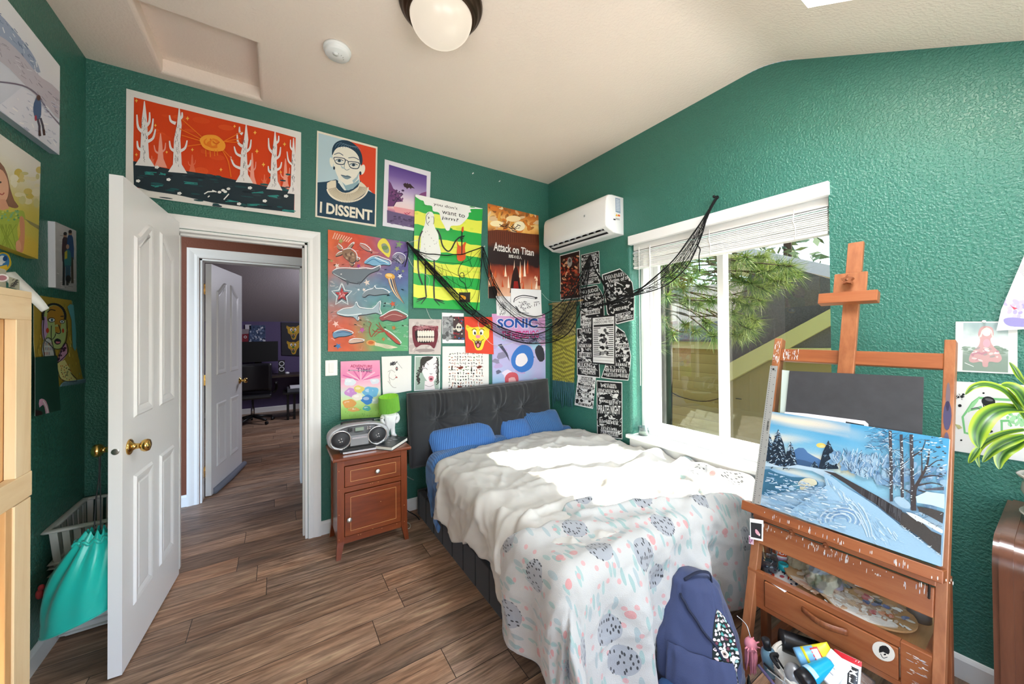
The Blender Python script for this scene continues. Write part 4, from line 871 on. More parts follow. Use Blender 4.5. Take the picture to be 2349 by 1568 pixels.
cx, cz = (c0.x+c1.x)/2, (c0.z+c1.z)/2; m = MB(); m.box((cx-.016, -.009, cz-.033), (cx+.016, -.006, cz+.033), bev=.0015); m.build('rocker', mat('white_rocker', 'e6e6e4', .3), t)
# ---------------------------------------------------------------- gig flyers on the window wall
ZE = (1230, 420, 2.6578)
def flyer(quad, kind, name, label, gap=.003, title=None, tq=None, outline=None, seed=1, group='flyers beside the window', bow=None, dens=1.):
    global rnd
    rnd = random.Random(seed); dark = kind != 'white'
    a = Art(R, quad, 'e2e2e2', ZE, gap, outline=outline, bow=bow)
    ins = lambda d: [a_ for a_ in [tuple(a.bil(u, v)) for u, v in ((d, d), (1-d, d), (1-d, 1-d), (d, 1-d))]]
    Q = lambda u, v: tuple((lerp(lerp(quad[0][i], quad[1][i], u), lerp(quad[3][i], quad[2][i], u), v)) for i in (0, 1))
    if dark:
        o = [(p[0], p[1]) for p in (outline or quad)]; cxm = sum(p[0] for p in o)/len(o); cym = sum(p[1] for p in o)/len(o)
        a.P([(lerp(p[0], cxm, .05), lerp(p[1], cym, .035)) for p in o], '1b1b1c' if kind != 'colour' else '2a1512')
    fg, bgc = ('dcdcdc', '1b1b1c') if dark else ('2a2a2c', 'e2e2e2')
    if kind == 'colour':
        for k in range(170): u, v = ru(.06, .94), ru(.1, .95); x, y = Q(u, v); a.E(x, y, ru(3, 9), ru(4, 14), rnd.choice(['8a2a1c', 'b8583a', '3a1a14', '5a231a', 'd8a27a', '1d1110', 'a63c24', '6a4a3a']), ru(0, 3), 8)
        x, y = Q(.5, .2); a.E(x, y, 15, 30, '9a9490'); a.E(x, y-8, 8, 12, '4a4442')
    else:
        for k in range(int(120*dens)):
            u, v = ru(.06, .94), ru(.16, .92); x, y = Q(u, v)
            if ru(0, 1) < .55: a.S([(x, y), (x+ru(-18, 18), y+ru(-14, 14)), (x+ru(-22, 22), y+ru(-16, 16))], ru(2, 7), fg if ru(0, 1) < .8 else '6c6c6e', 2)
            else: a.E(x, y, ru(3, 13), ru(3, 12), fg if ru(0, 1) < .6 else bgc, ru(0, 3), 8)
        for row in (.08, .17, .36, .55, .72, .84, .92):
            if ru(0, 1) < .75:
                h = ru(.025, .055); u0 = ru(.06, .2); f0, b0 = fg, bgc; fg, bgc = (fg, bgc) if ru(0, 1) < .55 else (bgc, fg); a.P([Q(u0, row-h), Q(1-u0, row-h), Q(1-u0, row+h), Q(u0, row+h)], bgc)
                u = u0+.01
                while u < 1-u0-.03:
                    wv = ru(.03, .075); k = rnd.random()
                    if k < .5: a.S([Q(u, row-h*.8), Q(u+wv*.3, row+h*.8), Q(u+wv*.5, row-h*.6), Q(u+wv*.8, row+h*.7)], 3.2, fg)
                    elif k < .8: a.S([Q(u, row+h*.8), Q(u+wv*.1, row-h*.8), Q(u+wv*.8, row-h*.5), Q(u+wv*.2, row), Q(u+wv*.7, row+h*.8)], 3.2, fg)
                    else: x, y = Q(u+wv*.4, row); a.E(x, y, 8, 7, fg, 0, 8); a.E(x, y, 4, 3.5, bgc, 0, 8)
                    u += wv+.015
                fg, bgc = f0, b0
    if title: a.P(tq, bgc); a.X(title, [(lerp(p[0], sum(q[0] for q in tq)/4, .06), lerp(p[1], sum(q[1] for q in tq)/4, .12)) for p in tq], fg, .02)
    return a, Q, lambda: a.done(name, label, 'flyer', PRINT, group)
flyer([(145, 440), (267, 408), (270, 700), (150, 712)], 'colour', 'gig_flyer', 'dark red and brown gig flyer just under the air conditioner', .003, seed=3)[2]()
flyer([(275, 437), (385, 412), (392, 610), (275, 625)], 'black', 'gig_flyer', 'small black and white flyer where the net is pinned', .003, seed=4, title='SMOKE', tq=[(285, 480), (340, 468), (340, 492), (285, 502)])[2]()
flyer([(405, 557), (590, 515), (605, 835), (465, 865)], 'black', 'gig_flyer', 'black flyer with curled right edge nearest the window blind', .010, seed=5, outline=[(405, 557), (515, 520), (560, 560), (592, 605), (605, 690), (602, 833), (497, 860), (437, 795)], title='Victim of', tq=[(440, 588), (545, 565), (548, 592), (442, 614)])[2]()
flyer([(270, 640), (420, 620), (422, 900), (272, 925)], 'black', 'gig_flyer', 'pale gig flyer with torn corner between the woven hanging and the curled flyer', .006, seed=6, outline=[(270, 640), (372, 620), (400, 660), (416, 700), (422, 900), (275, 925)], title='NO JUDGE', tq=[(278, 655), (385, 632), (388, 665), (280, 688)])[2]()
flyer([(250, 885), (378, 880), (392, 1187), (252, 1170)], 'black', 'gig_flyer', 'tall flyer half behind the framed festival flyer, left of it', .005, seed=7, title='BULKING', tq=[(256, 1092), (346, 1090), (348, 1125), (256, 1122)])[2]()
flyer([(470, 868), (580, 872), (580, 1200), (398, 1188)], 'black', 'gig_flyer', 'grey flyer with rounded torn edge sticking out right of the festival flyer', .005, seed=8, outline=[(488, 868), (540, 905), (562, 960), (580, 1050), (575, 1130), (564, 1202), (470, 1196), (398, 1186), (420, 1120)], dens=1.6)[2]()
a, Q, dn = flyer([(343, 814), (490, 800), (490, 1110), (345, 1098)], 'white', 'festival_flyer', 'white festival flyer in a thick black border, on top in the middle of the flyers', .013, seed=9, dens=.2)
a.P([Q(-.02, -.01), Q(1.02, -.01), Q(1.02, 1.02), Q(-.02, 1.02)], '1d1d1e'); a.P([Q(.06, .03), Q(.95, .03), Q(.95, .97), Q(.06, .97)], 'dedede')
a.X('NORTH WEST', [Q(.18, .05), Q(.86, .05), Q(.86, .095), Q(.18, .095)], '232324', .01); a.X('HARDCORE FEST', [Q(.1, .105), Q(.92, .105), Q(.92, .155), Q(.1, .155)], '232324', .01)
a.P([Q(.1, .18), Q(.92, .18), Q(.92, .225), Q(.1, .225)], '2a2a2b')
for k in range(15): v = .25+k*.04; ww = ru(.18, .3); a.S([Q(.09, v), Q(.09+ww, v)], 5, '3a3a3b'); a.S([Q(.92-ww, v), Q(.92, v)], 5, '3a3a3b')
for k in range(26): x, y = Q(ru(.36, .66), ru(.26, .8)); a.E(x, y, ru(5, 12), ru(5, 14), rnd.choice(['2a2a2b', '4a4a4b', '1a1a1b', '8a8a8b']), ru(0, 3), 8)
a.S([Q(.08, .85), Q(.93, .85)], 3, '2a2a2b'); a.S([Q(.08, .92), Q(.93, .92)], 2, '8a8a8b'); dn()
flyer([(258, 1170), (368, 1180), (350, 1375), (237, 1350)], 'white', 'gig_flyer', 'small tilted white flyer at the lower left of the flyers', .007, seed=10, dens=.7, title='ROTTING', tq=[(275, 1200), (350, 1208), (348, 1232), (274, 1222)])[2]()
flyer([(370, 1200), (527, 1212), (528, 1560), (374, 1540)], 'black', 'gig_flyer', 'tall black and white flyer lowest on the wall by the sill', .005, seed=12, dens=1.3, title='PIRATES NIGHT', tq=[(378, 1345), (522, 1352), (522, 1412), (378, 1404)])[2]()
rnd = random.Random(21)
# ---------------------------------------------------------------- prints on the right beside the easel
ZH = (2180, 700, 3.136)
def dollprint():
    a = Art(R, [(40, 117), (484, 116), (484, 495), (34, 474)], 'cfcfcd', ZH, .004)
    def g(u, v):
        c = mixc('8fa3a4', 'c3ccca', smooth(0, .45, v+.15*nz(u*5, v*7))); return mixc(c, '7e8f84', smooth(.45, .7, v))
    a.G([(95, 125), (418, 125), (416, 483), (88, 466)], 12, 16, g)
    for k in range(40): a.E(ru(100, 405), ru(300, 345), ru(12, 30), ru(4, 10), mixc('6c7f74', '8fa092', ru(0, 1)), 0)
    a.P([(215, 165), (240, 150), (285, 152), (308, 170), (312, 215), (290, 240), (300, 280), (345, 330), (372, 380), (345, 410), (280, 405), (270, 440), (235, 438), (225, 405), (165, 412), (135, 395), (150, 345), (205, 290), (215, 240), (200, 210)], 'b99494', 3)
    for k in range(26): a.E(ru(160, 350), ru(300, 400), ru(8, 24), ru(4, 9), rnd.choice(['cdbaba', 'ad7f8a', '9a9090', 'd6c8c6']), ru(-.4, .4))
    a.E(262, 195, 30, 26, 'ecd9d2'); a.P([(228, 180), (262, 158), (300, 180), (305, 210), (318, 235), (300, 225), (292, 185), (262, 176), (236, 190), (226, 225), (206, 230), (220, 205)], 'e3c9bd', 2)
    a.E(262, 272, 26, 30, 'c99aa6'); a.S([(105, 412), (170, 440)], 4, 'dfe4e0')
    a.done('pastel_figure_print', 'white bordered print of a pale pink seated figure in a landscape', 'print')
dollprint()
pin((2258, 737), R, (-1, 0, 0), gap=.004, label='white push pin at the top of the pastel figure print')
def monster():
    Zm = (1690, 540, 3.4082)
    a = Art(R, [(2245, 150), (2520, 150), (2520, 745), (2033, 745)], 'd4d3d4', Zm, .012, outline=[(2252, 150), (2520, 150), (2520, 735), (2245, 732), (2033, 744), (2070, 580)])
    a.P([(2245, 380), (2180, 470), (2110, 545), (2085, 610), (2100, 690), (2170, 700), (2246, 690), (2400, 700), (2400, 380)], 'c3bfd0', 4)
    for k in range(30): a.E(ru(2090, 2300), ru(470, 690), ru(16, 40), ru(8, 24), mixc('b9b4cc', rnd.choice(['8f86ba', 'd8d4de', 'a59cc8']), ru(.2, .8)), ru(0, 3))
    a.P([(2090, 655), (2150, 640), (2260, 650), (2400, 660), (2400, 710), (2180, 712), (2110, 695)], '8a84b8', 3); a.P([(2130, 530), (2155, 555), (2200, 570), (2170, 580)], 'b84a5c')
    for k in range(14): a.S([(2195+k*9, 250-k*6), (2230+k*8, 300-k*2), (2260+k*6, 330)], 2.5, '7b7a86', 3)
    a.done('purple_watercolour', 'white sheet with a purple watercolour blot, upper right edge', 'painting')
monster()
def inkgreen():
    a = Art(R, [(28, 545), (720, 582), (720, 1150), (18, 1043)], 'd2d2d0', ZH, .004)
    g1 = '6fae74'
    for p in ([(215, 660), (160, 700), (120, 760), (90, 800), (105, 915), (180, 930), (300, 935)], [(215, 665), (300, 672), (440, 680)], [(360, 830), (420, 828), (440, 870)], [(370, 830), (372, 945), (450, 950)], [(130, 755), (210, 735), (228, 728)]): a.S(p, 17, g1, 0)
    a.P([(160, 700), (215, 655), (200, 690), (135, 770), (118, 765)], '8cc18c'); 
    for k in range(30): x, y = ru(410, 540), ru(780, 860); a.E(x, y, ru(8, 26), ru(6, 16), mixc('9cc79c', '6fae74', ru(0, 1)), ru(0, 3))
    a.E(275, 690, 50, 36, '1e2022', .15); a.E(280, 678, 30, 10, '5a5c5e', .2)
    for k in range(6): a.S([(240+k*14, 710), (245+k*13, 735+ru(-6, 12))], 9, '1e2022')
    for x, y, r in ((70, 720, 13), (240, 630, 8), (80, 968, 8), (250, 1000, 8), (270, 990, 10), (300, 975, 7), (85, 655, 13), (60, 660, 8), (95, 640, 10)): a.E(x, y, r, r*.8, '1e2022')
    for k in range(16): x, y = ru(30, 110), ru(640, 670); a.S([(x, y), (x+ru(-14, 14), y+ru(-10, 10))], 4, '1e2022')
    a.S([(150, 745), (190, 735), (215, 745)], 7, '55585a', 3); a.S([(300, 745), (330, 715), (360, 735), (340, 760), (325, 745), (340, 735)], 4, '9a9c9a', 4); a.S([(310, 760), (365, 770), (375, 730), (350, 705)], 4, '9a9c9a', 4)
    a.S([(165, 880), (150, 912)], 12, '2a2c2e'); a.E(290, 905, 18, 9, '2a2c2e'); a.P([(30, 850), (70, 860), (88, 880), (60, 890)], 'a8a878')
    a.done('green_ink_painting', 'white sheet with green brush lines and black ink splatter behind the plant', 'painting')
inkgreen()
# ---------------------------------------------------------------- left wall: canvases, drawings, badge
def canvas(quad, T, d, paintf, name, label, side='dcdcda', v=-3.144):
    """stretched canvas: front picture at depth d off the wall, plain wrapped sides"""
    pl = lambda x, y: L(x, y, -3.144+d); a = Art(pl, quad, 'd8d8d6', T, 0., .0005); paintf(a)
    f = [a.pl(*p) for p in a.q]; n = a.n; m = a.m
    for i in range(4):
        p, q = f[i], f[(i+1) % 4]; m.add([p, q, q-n*d, p-n*d], [(0, 1, 2, 3)], col=hx(side))
    m.add([p-n*(d-.001) for p in f], [(3, 2, 1, 0)], col=hx('c8c0b0'))
    return a.done(name, label, 'canvas', PAINTED)
def mountain(a):
    def g(u, v): return mixc('eef1f6', 'c9d3e6', min(1, max(0, v+.2*nz(u*4, v*4))))
    a.G(None, 10, 14, g)
    a.P([(0, 100), (30, 130), (90, 200), (180, 310), (240, 400), (280, 500), (230, 480), (150, 380), (60, 290), (0, 250), (-200, 60), (-200, -120)], '9fb0cc', 2)
    for k in range(50): t = ru(0, 1); x, y = lerp(-100, 260, t)+ru(-30, 30), lerp(30, 470, t)+ru(-50, 50); a.S([(x, y), (x+ru(5, 25), y+ru(10, 40))], ru(3, 8), rnd.choice(['8095b8', 'e8edf4', '6c80a4']))
    a.P([(-200, 120), (0, 250), (60, 290), (150, 380), (230, 480), (290, 540), (415, 640), (415, 830), (330, 740), (200, 620), (60, 470), (-200, 260)], 'c4c2cf', 2)
    for k in range(46): t = ru(0, 1); x, y = lerp(-60, 400, t), lerp(240, 740, t)+ru(-50, 60); a.S([(x, y), (x+ru(10, 40), y+ru(12, 40))], ru(2, 6), rnd.choice(['a9a6b6', 'dcdde6', '8f8ea2']))
    a.S([(-50, 560), (150, 590), (260, 660), (330, 770), (410, 860)], 11, '77748a', 4); a.P([(-200, 640), (0, 720), (150, 600), (260, 720), (410, 870), (408, 1072), (300, 1020), (0, 760)], 'dfe4f2', 2)
    for k in range(60): a.S([(ru(-30, 400), ru(640, 1000)), (ru(-30, 400), ru(640, 1000))][:1]+[(0, 0)] if False else [(lambda x, y: (x, y))(*p) for p in (lambda x, y: [(x, y), (x+ru(10, 40), y+ru(8, 30))])(ru(-20, 380), ru(640, 980))], ru(3, 8), rnd.choice(['c4cce0', 'f2f4fa', 'b2bcd4']))
    a.P([(238, 690), (262, 665), (278, 700), (280, 790), (262, 830), (232, 800), (225, 740)], '3f6690', 2); a.E(262, 675, 14, 20, '5a4440'); a.S([(255, 820), (268, 870), (268, 935)], 15, '4a4c5c'); a.S([(275, 815), (292, 870), (300, 930)], 15, '4a4c5c'); a.S([(268, 900), (272, 940)], 15, '3a2a28'); a.S([(298, 895), (302, 935)], 15, '3a2a28'); a.E(242, 815, 8, 20, 'a83a5a')
canvas([(-210, -330), (415, 458), (408, 1072), (-210, 610)], ZA, .028, mountain, 'snow_mountain_canvas', 'large canvas photo of a hiker below snowy mountains, highest on the wall', 'b9c4d6')
def girl(a):
    def g(u, v):
        c = mixc('e4e3dc', 'd9d3b0', smooth(.1, .4, v)); c = mixc(c, 'c9bd58', smooth(.3, .6, v+.1*nz(u*5, v*5))); return mixc(c, 'd6b84a', smooth(.75, .9, v))
    a.G(None, 10, 14, g)
    for k in range(26): a.E(ru(60, 200), ru(230, 420), ru(8, 22), ru(8, 24), mixc('d8d0a0', rnd.choice(['c9b23c', 'e6e2cc', 'a9b05a']), ru(.3, 1)), 0)
    a.P([(120, 480), (200, 520), (198, 540), (150, 510)], '8f8a5c')
    a.P([(-60, 210), (0, 200), (35, 260), (50, 330), (70, 390), (92, 420), (75, 430), (40, 420), (10, 400), (-60, 420)], '8a6450', 2)
    a.P([(-60, 250), (0, 235), (30, 270), (42, 320), (38, 370), (20, 398), (-10, 385), (-60, 380)], 'dfae92', 3); a.P([(-20, 385), (25, 385), (45, 430), (10, 440), (-30, 420)], 'd49c80')
    a.S([(-5, 355), (10, 362), (20, 352)], 6, 'b0564c', 3); a.E(0, 300, 7, 5, '4a3a34')
    a.P([(-60, 430), (0, 440), (50, 450), (100, 440), (120, 450), (125, 490), (105, 480), (85, 530), (95, 600), (110, 650), (60, 650), (-60, 630)], '9fb24a', 2)
    for k in range(24): a.E(ru(0, 95), ru(440, 490), 6, 5, rnd.choice(['7fae7a', 'b9c86a', '5f9a6a']))
    for k in range(10): a.S([(ru(-10, 80), 510), (ru(-10, 90), 640)], 4, '8a9c3c')
    a.P([(95, 475), (118, 480), (122, 560), (115, 640), (95, 660), (80, 635), (85, 600), (100, 560)], 'cf9070', 2); a.P([(78, 600), (95, 590), (105, 630), (90, 650), (78, 635)], 'd9a080', 2)
canvas([(-240, -110), (203, 202), (190, 684), (-240, 520)], (0, 280, 2.1786), .032, girl, 'girl_canvas', 'canvas portrait of a girl in a green dress against yellow grass', 'd9c04a')
def family(a):
    def g(u, v): return mixc('cfcdd0', 'b2b1b6', min(1, max(0, v+.4*nz(u*5, v*16))))
    a.G(None, 10, 20, g)
    for k in range(26): y = ru(560, 830); x = ru(282, 360); a.S([(x, y), (x+ru(8, 24), y+ru(-2, 5))], 3, rnd.choice(['8f8f98', 'dddde0']))
    for x, y, h, c, leg in ((325, 565, 1., '4a3640', '2a2a32'), (350, 555, 1.05, '2f4f80', '4a4038')):
        a.E(x, y, 9, 14, 'b08a78'); a.E(x, y-8, 9, 9, '2e2a30'); a.P([(x-14, y+20), (x, y+10), (x+14, y+22), (x+18, y+130), (x-14, y+130)], c, 2); a.S([(x-6, y+120), (x-8, y+250)], 12, leg); a.S([(x+9, y+120), (x+11, y+250)], 12, leg)
    a.E(337, 622, 8, 12, 'b8917e'); a.P([(322, 650), (337, 638), (352, 650), (354, 720), (322, 720)], '3f7f84', 2); a.P([(322, 650), (335, 640), (335, 680), (322, 685)], 'c9b84a'); a.S([(332, 715), (332, 790)], 12, '3a5a74'); a.S([(345, 715), (346, 790)], 12, '3a5a74'); a.E(340, 782, 14, 18, '26242a')
canvas([(276, 497), (381, 543), (383, 848), (279, 826)], (0, 280, 2.1786), .022, family, 'family_canvas', 'small canvas photo of three people standing close together on pale sand', 'd2d6e0')
ZG = (0, 560, 4.6125)
def facepaper():
    a = Art(L, [(318, 530), (706, 592), (790, 1470), (320, 1545)], 'a8923a', ZG, .006, .001, bow=lambda u, v: .03*max(0, v-.55)+.012*max(0, u-.5)+.004, n=(8, 14), )
    for k in range(140):
        x, y = ru(325, 790), ru(545, 1440); c = rnd.choice(['c2a93c', '8f8a3a', 'b7a84a', 'd4c66a', '7fa08a']); a.S([(x, y), (x+ru(-3, 3), y+ru(20, 45))], 8, c)
    a.P([(650, 660), (710, 640), (735, 800), (735, 1100), (700, 1090), (690, 800)], '5fa8b4', 2)
    a.P([(395, 780), (420, 680), (480, 645), (560, 650), (610, 700), (632, 800), (636, 920), (625, 1020), (590, 1090), (540, 1110), (490, 1095), (440, 1040), (400, 1010), (385, 900)], 'a9c07e', 3)
    a.P([(470, 660), (560, 655), (605, 710), (620, 800), (590, 830), (575, 930), (530, 930), (520, 800), (440, 810)], 'b08430', 2); a.P([(390, 800), (430, 760), (450, 860), (440, 960), (400, 1010), (385, 900)], 'bda0cf', 2)
    K = '25262c'
    for k in range(24): q = lerp(2.9, 6.5, k/23); a.E(512+115*cos(q), 760+130*sin(q), 14, 12, K); 
    a.E(488, 800, 40, 26, K); a.E(490, 800, 32, 18, 'e8ecea'); a.E(492, 800, 15, 15, '4f86a0'); a.E(492, 800, 6, 6, K); a.E(595, 818, 26, 22, K); a.E(594, 818, 20, 15, 'e8ecea'); a.E(594, 818, 10, 10, '4f86a0'); a.E(594, 818, 4, 4, K)
    a.S([(440, 720), (480, 690), (530, 700)], 10, K, 4); a.S([(578, 762), (610, 760)], 9, K); a.S([(560, 850), (580, 920), (565, 945), (530, 935)], 8, K, 4); a.S([(485, 860), (485, 1000), (520, 980), (530, 945)], 7, K, 4)
    a.E(443, 912, 16, 27, 'c4482f'); a.E(603, 914, 11, 24, 'c4482f'); a.P([(515, 1020), (545, 995), (582, 1015), (575, 1050), (545, 1062), (520, 1045)], K, 2); a.E(550, 1035, 24, 16, 'c2788a')
    a.P([(385, 1190), (390, 1050), (430, 990), (480, 1020), (498, 1100), (500, 1180)], 'ccd3d4', 2)
    for k in range(16): a.S([(400+(k % 6)*17, 1040+(k//6)*50), (400+(k % 6)*17, 1072+(k//6)*50)], 6, rnd.choice(['b0564c', 'c8a24a', '6a5a7c']))
    a.P([(520, 1260), (600, 1060), (630, 1060), (632, 1150), (590, 1220)], 'cf9cc0', 2)
    for k in range(14): t = ru(0, 1); a.E(lerp(530, 620, t)+ru(-14, 14), lerp(1230, 1090, t), 8, 12, '4a2440', .5)
    a.P([(505, 1190), (520, 1265), (600, 1225), (660, 1400), (690, 1450), (545, 1440), (510, 1300)], 'd8d48c', 2)
    for k in range(40): a.E(ru(550, 650), ru(1270, 1440), 5, 7, rnd.choice(['5a5430', 'c2703a', '8aa07a']))
    a.P([(520, 1500), (560, 1460), (700, 1440), (830, 1420), (830, 1480), (520, 1545)], '7fa4b4')
    for k in range(18): x = 525+k*15; a.S([(x, 1520-k*2), (x+18, 1470-k*2)], 5, '3a4a5c')
    for p in ([(395, 780), (385, 900), (400, 1010), (440, 1040), (490, 1095), (540, 1110), (590, 1090), (625, 1020), (636, 920), (632, 800)], [(385, 1190), (390, 1050), (430, 990), (480, 1020), (500, 1180)], [(520, 1260), (600, 1060), (632, 1060), (632, 1150), (520, 1260)], [(505, 1100), (510, 1300), (545, 1440), (690, 1450), (640, 1370)]): a.S(p, 7, K, 3)
    a.done('abstract_face_painting', 'yellow painted paper with an abstract multicoloured face beside the wooden cabinet', 'painting')
facepaper()
def darkprint():
    a = Art(L, [(250, 1200), (495, 1178), (535, 1760), (250, 1830)], '20463c', ZG, .03, .001)
    Zf = (0, 280, 2.1786); a.T = Zf
    a.P([(140, 1390), (165, 1388), (185, 1420), (203, 1525), (180, 1535), (172, 1450), (160, 1415), (140, 1430)], 'd9a9c4', 2); a.S([(160, 1395), (182, 1440), (190, 1530)], 7, 'f0e4ea', 3); a.P([(120, 1440), (155, 1450), (160, 1540), (120, 1550)], '2c1a1c')
    a.done('dark_green_print', 'dark green print with a pink curved stroke below the abstract face', 'print')
darkprint()
def badge():
    a = Art(L, [(-70, 80), (105, 80), (110, 290), (-70, 290)], 'd8b52c', ZG, .003, .001, outline=[(20+86*cos(q)*(1+.04*sin(5*q)), 185+102*sin(q)) for q in [2*pi*k/28 for k in range(28)]])
    a.E(18, 180, 68, 84, '3f86c0'); a.E(10, 160, 40, 42, 'dfe8ee'); a.P([(-40, 240), (60, 215), (66, 250), (-30, 285)], 'e9c43c'); a.E(40, 150, 24, 30, '23508c', .4); a.E(-10, 205, 26, 16, 'e8ecf0')
    a.done('round_sticker', 'yellow and blue round sticker on the wall above the cabinet', 'sticker')
badge()
# ---------------------------------------------------------------- air conditioner
AW = mat('white_ac_plastic', 'f0f0ef', .3, spec=.5)
def ac():
    y0, y1, z0, z1, dp = -.94, -.175, 2.145, 2.44, .205
    t = thing('air_conditioner', 'white wall mounted split air conditioner above the flyers', 'air conditioner', (0, (y0+y1)/2, z0))
    prof = [(0, z1), (-.13, z1), (-.165, z1-.006), (-.187, z1-.024), (-.198, z1-.06), (-dp, z0+.09), (-dp+.002, z0+.055), (-dp+.012, z0+.04)]
    low = [(-dp+.012, z0+.04), (-.11, z0+.004), (-.09, z0), (0, z0)]
    def shell(P, a, b, m, closed=False):
        n = len(P)-1; m.grid(n, 1, lambda u, v: Vector((P[round(u*n)][0], lerp(a, b, v), P[round(u*n)][1])), smooth=True)
    m = MB(); shell(prof, y0+.012, y1-.012, m)
    pts = prof+low[1:]; n = len(pts)
    for yy, s in ((y0, 1), (y1, -1)):           # rounded end cheeks
        c = (-.1, (z0+z1)/2); ins_ = [(lerp(p[0], c[0], .05), lerp(p[1], c[1], .05)) for p in pts]
        vs = [Vector((p[0], yy+s*.012, p[1])) for p in pts]+[Vector((lerp(p[0], q[0], .35), yy+s*.003, lerp(p[1], q[1], .35))) for p, q in zip(pts, ins_)]+[Vector((q[0], yy, q[1])) for q in ins_]
        fs = [(i+j*n, (i+1) % n+j*n, (i+1) % n+(j+1)*n, i+(j+1)*n) for j in (0, 1) for i in range(n)]+[tuple(range(2*n, 3*n))]; m.add(vs, fs, True)
    m.add([(0, y0, z0), (0, y1, z0), (-.09, y1, z0), (-.09, y0, z0)], [(0, 1, 2, 3)])
    # lower lip round the outlet
    A, B = Vector((low[0][0], 0, low[0][1])), Vector((low[1][0], 0, low[1][1]))
    def at(s, y, h=0): p = A.lerp(B, s); return Vector((p.x, y, p.z))+Vector((.35, 0, .94))*h
    ya, yb = y0+.05, y1-.045
    m.quad(at(0, y0+.012), at(0, y1-.012), at(.14, y1-.012), at(.14, y0+.012)); m.quad(at(.9, y0+.012), at(.9, y1-.012), at(1, y1-.012), at(1, y0+.012))
    m.quad(at(.14, y0+.012), at(.14, ya), at(.9, ya), at(.9, y0+.012)); m.quad(at(.14, yb), at(.14, y1-.012), at(.9, y1-.012), at(.9, yb)); m.quad((-.11, y0, z0+.004), (-.11, y1, z0+.004), (-.09, y1, z0), (-.09, y0, z0))
    m.build('housing', AW, t, merge=1e-4)
    m = MB()
    for s0, s1 in ((.14, .9),):
        m.quad(at(s0, ya, .05), at(s0, yb, .05), at(s1, yb, .05), at(s1, ya, .05)); m.quad(at(s0, ya), at(s0, yb), at(s0, yb, .05), at(s0, ya, .05)); m.quad(at(s1, ya), at(s1, yb), at(s1, yb, .05), at(s1, ya, .05))
        m.quad(at(s0, ya), at(s0, ya, .05), at(s1, ya, .05), at(s1, ya)); m.quad(at(s0, yb), at(s0, yb, .05), at(s1, yb, .05), at(s1, yb))
    m.build('air_outlet', mat('dark_ac_cavity', '17181a', .7), t)
    m = MB(); m.add([at(.5, ya+.005, .004), at(.5, yb-.005, .004), at(.86, yb-.005, .016), at(.86, ya+.005, .016), at(.47, ya+.005, .009), at(.47, yb-.005, .009)], [(0, 1, 2, 3), (0, 4, 5, 1), (4, 3, 2, 5)]); m.build('louvre_flap', AW, t)
    for k in range(9):
        y = lerp(ya, yb, (k+.5)/9); m = MB(); m.add([at(.18, y-.002, .002), at(.46, y-.002, .01), at(.46, y-.002, .045), at(.18, y-.002, .045)], [(0, 1, 2, 3)]); m.add([at(.18, y+.002, .002), at(.46, y+.002, .01), at(.46, y+.002, .045), at(.18, y+.002, .045)], [(0, 1, 2, 3), ]); m.build('outlet_vane', mat('grey_vane', 'b9babb', .5), t)
    a = Art(lambda x, y: onax(1, y0-.0005, x, y), [(482, 88), (512, 95), (514, 185), (484, 175)], '8fa0b2', ZE, .0002)
    for k in range(8): a.S([(487, 100+k*9), (509, 105+k*9)], 4, 'd8dee6')
    a.m.build('rating_label', PRINT, t, 'blue grey rating label')
    a = Art(lambda x, y: onax(1, y0-.0005, x, y), [(480, 182), (512, 190), (513, 232), (480, 222)], 'e9e9e6', ZE, .0002); a.P([(483, 200), (491, 184), (497, 203)], 'e8b62c'); a.P([(497, 190), (511, 193), (511, 204), (497, 201)], 'd8642c')
    for k in range(3): a.S([(484, 212+k*4), (509, 217+k*4)], 2, '6a6a6a')
    a.m.build('warning_label', PRINT, t, 'warning label with yellow triangle')
    m = MB(); m.box((-.2065, -.72, z0+.17), (-.203, -.708, z0+.185)); m.build('badge', mat('silver_badge', 'c8cacc', .3, .6), t)
    m = MB(); m.box((-.12, y0-.004, z0+.10), (-.10, y0+.001, z0+.108)); m.build('side_clip', mat('black_plastic', '1d1d1f', .45), t)
ac()
# ---------------------------------------------------------------- raised blind in the window head
def blind():
    t = thing('window_blind', 'white horizontal blind raised to the top of the window', 'blind', (.06, -1.6, 1.9)); BL = mat('white_blind', 'efeeec', .4)
    m = MB(); m.box((.03, WY0+.01, 2.01), (.085, WY1-.01, 2.056)); m.build('head_rail', BL, t)
    for k in range(11):
        z = 2.004-k*.0105; yo = .006*sin(k*1.7); m = MB(); m.grid(4, 10, lambda u, v: Vector((.022+.05*(u if u > .3 else .02*(k % 3)), lerp(WY0+.012, WY1-.014+yo, v), z-.0095+(.0095*min(1, u*2.5))+.0015*nz(k, v*3)+.001*u)), smooth=False); m.build('slat', BL, t)
    m = MB(); m.box((.022, WY0+.012, 1.868), (.074, WY1-.012, 1.886), bev=.004); m.build('bottom_rail', BL, t)
    for y in (-1.16, -1.6, -2.05):
        m = MB(); m.tube([(.02, y, 2.03), (.018, y+.006, 1.97), (.018, y-.004, 1.93), (.02, y, 1.87)], .0022, 6); m.build('ladder_cord', BL, t)
    m = MB(); m.tube([(.016, -1.065, 2.03), (.015, -1.066, 1.5), (.015, -1.067, .98)], .003, 6); m.build('pull_cord', BL, t)
    m = MB(); m.tube([(.016, -1.16, 2.02), (.010, -1.163, 1.6), (.010, -1.166, 1.28)], .0045, 8); m.build('tilt_wand', BL, t)
blind()
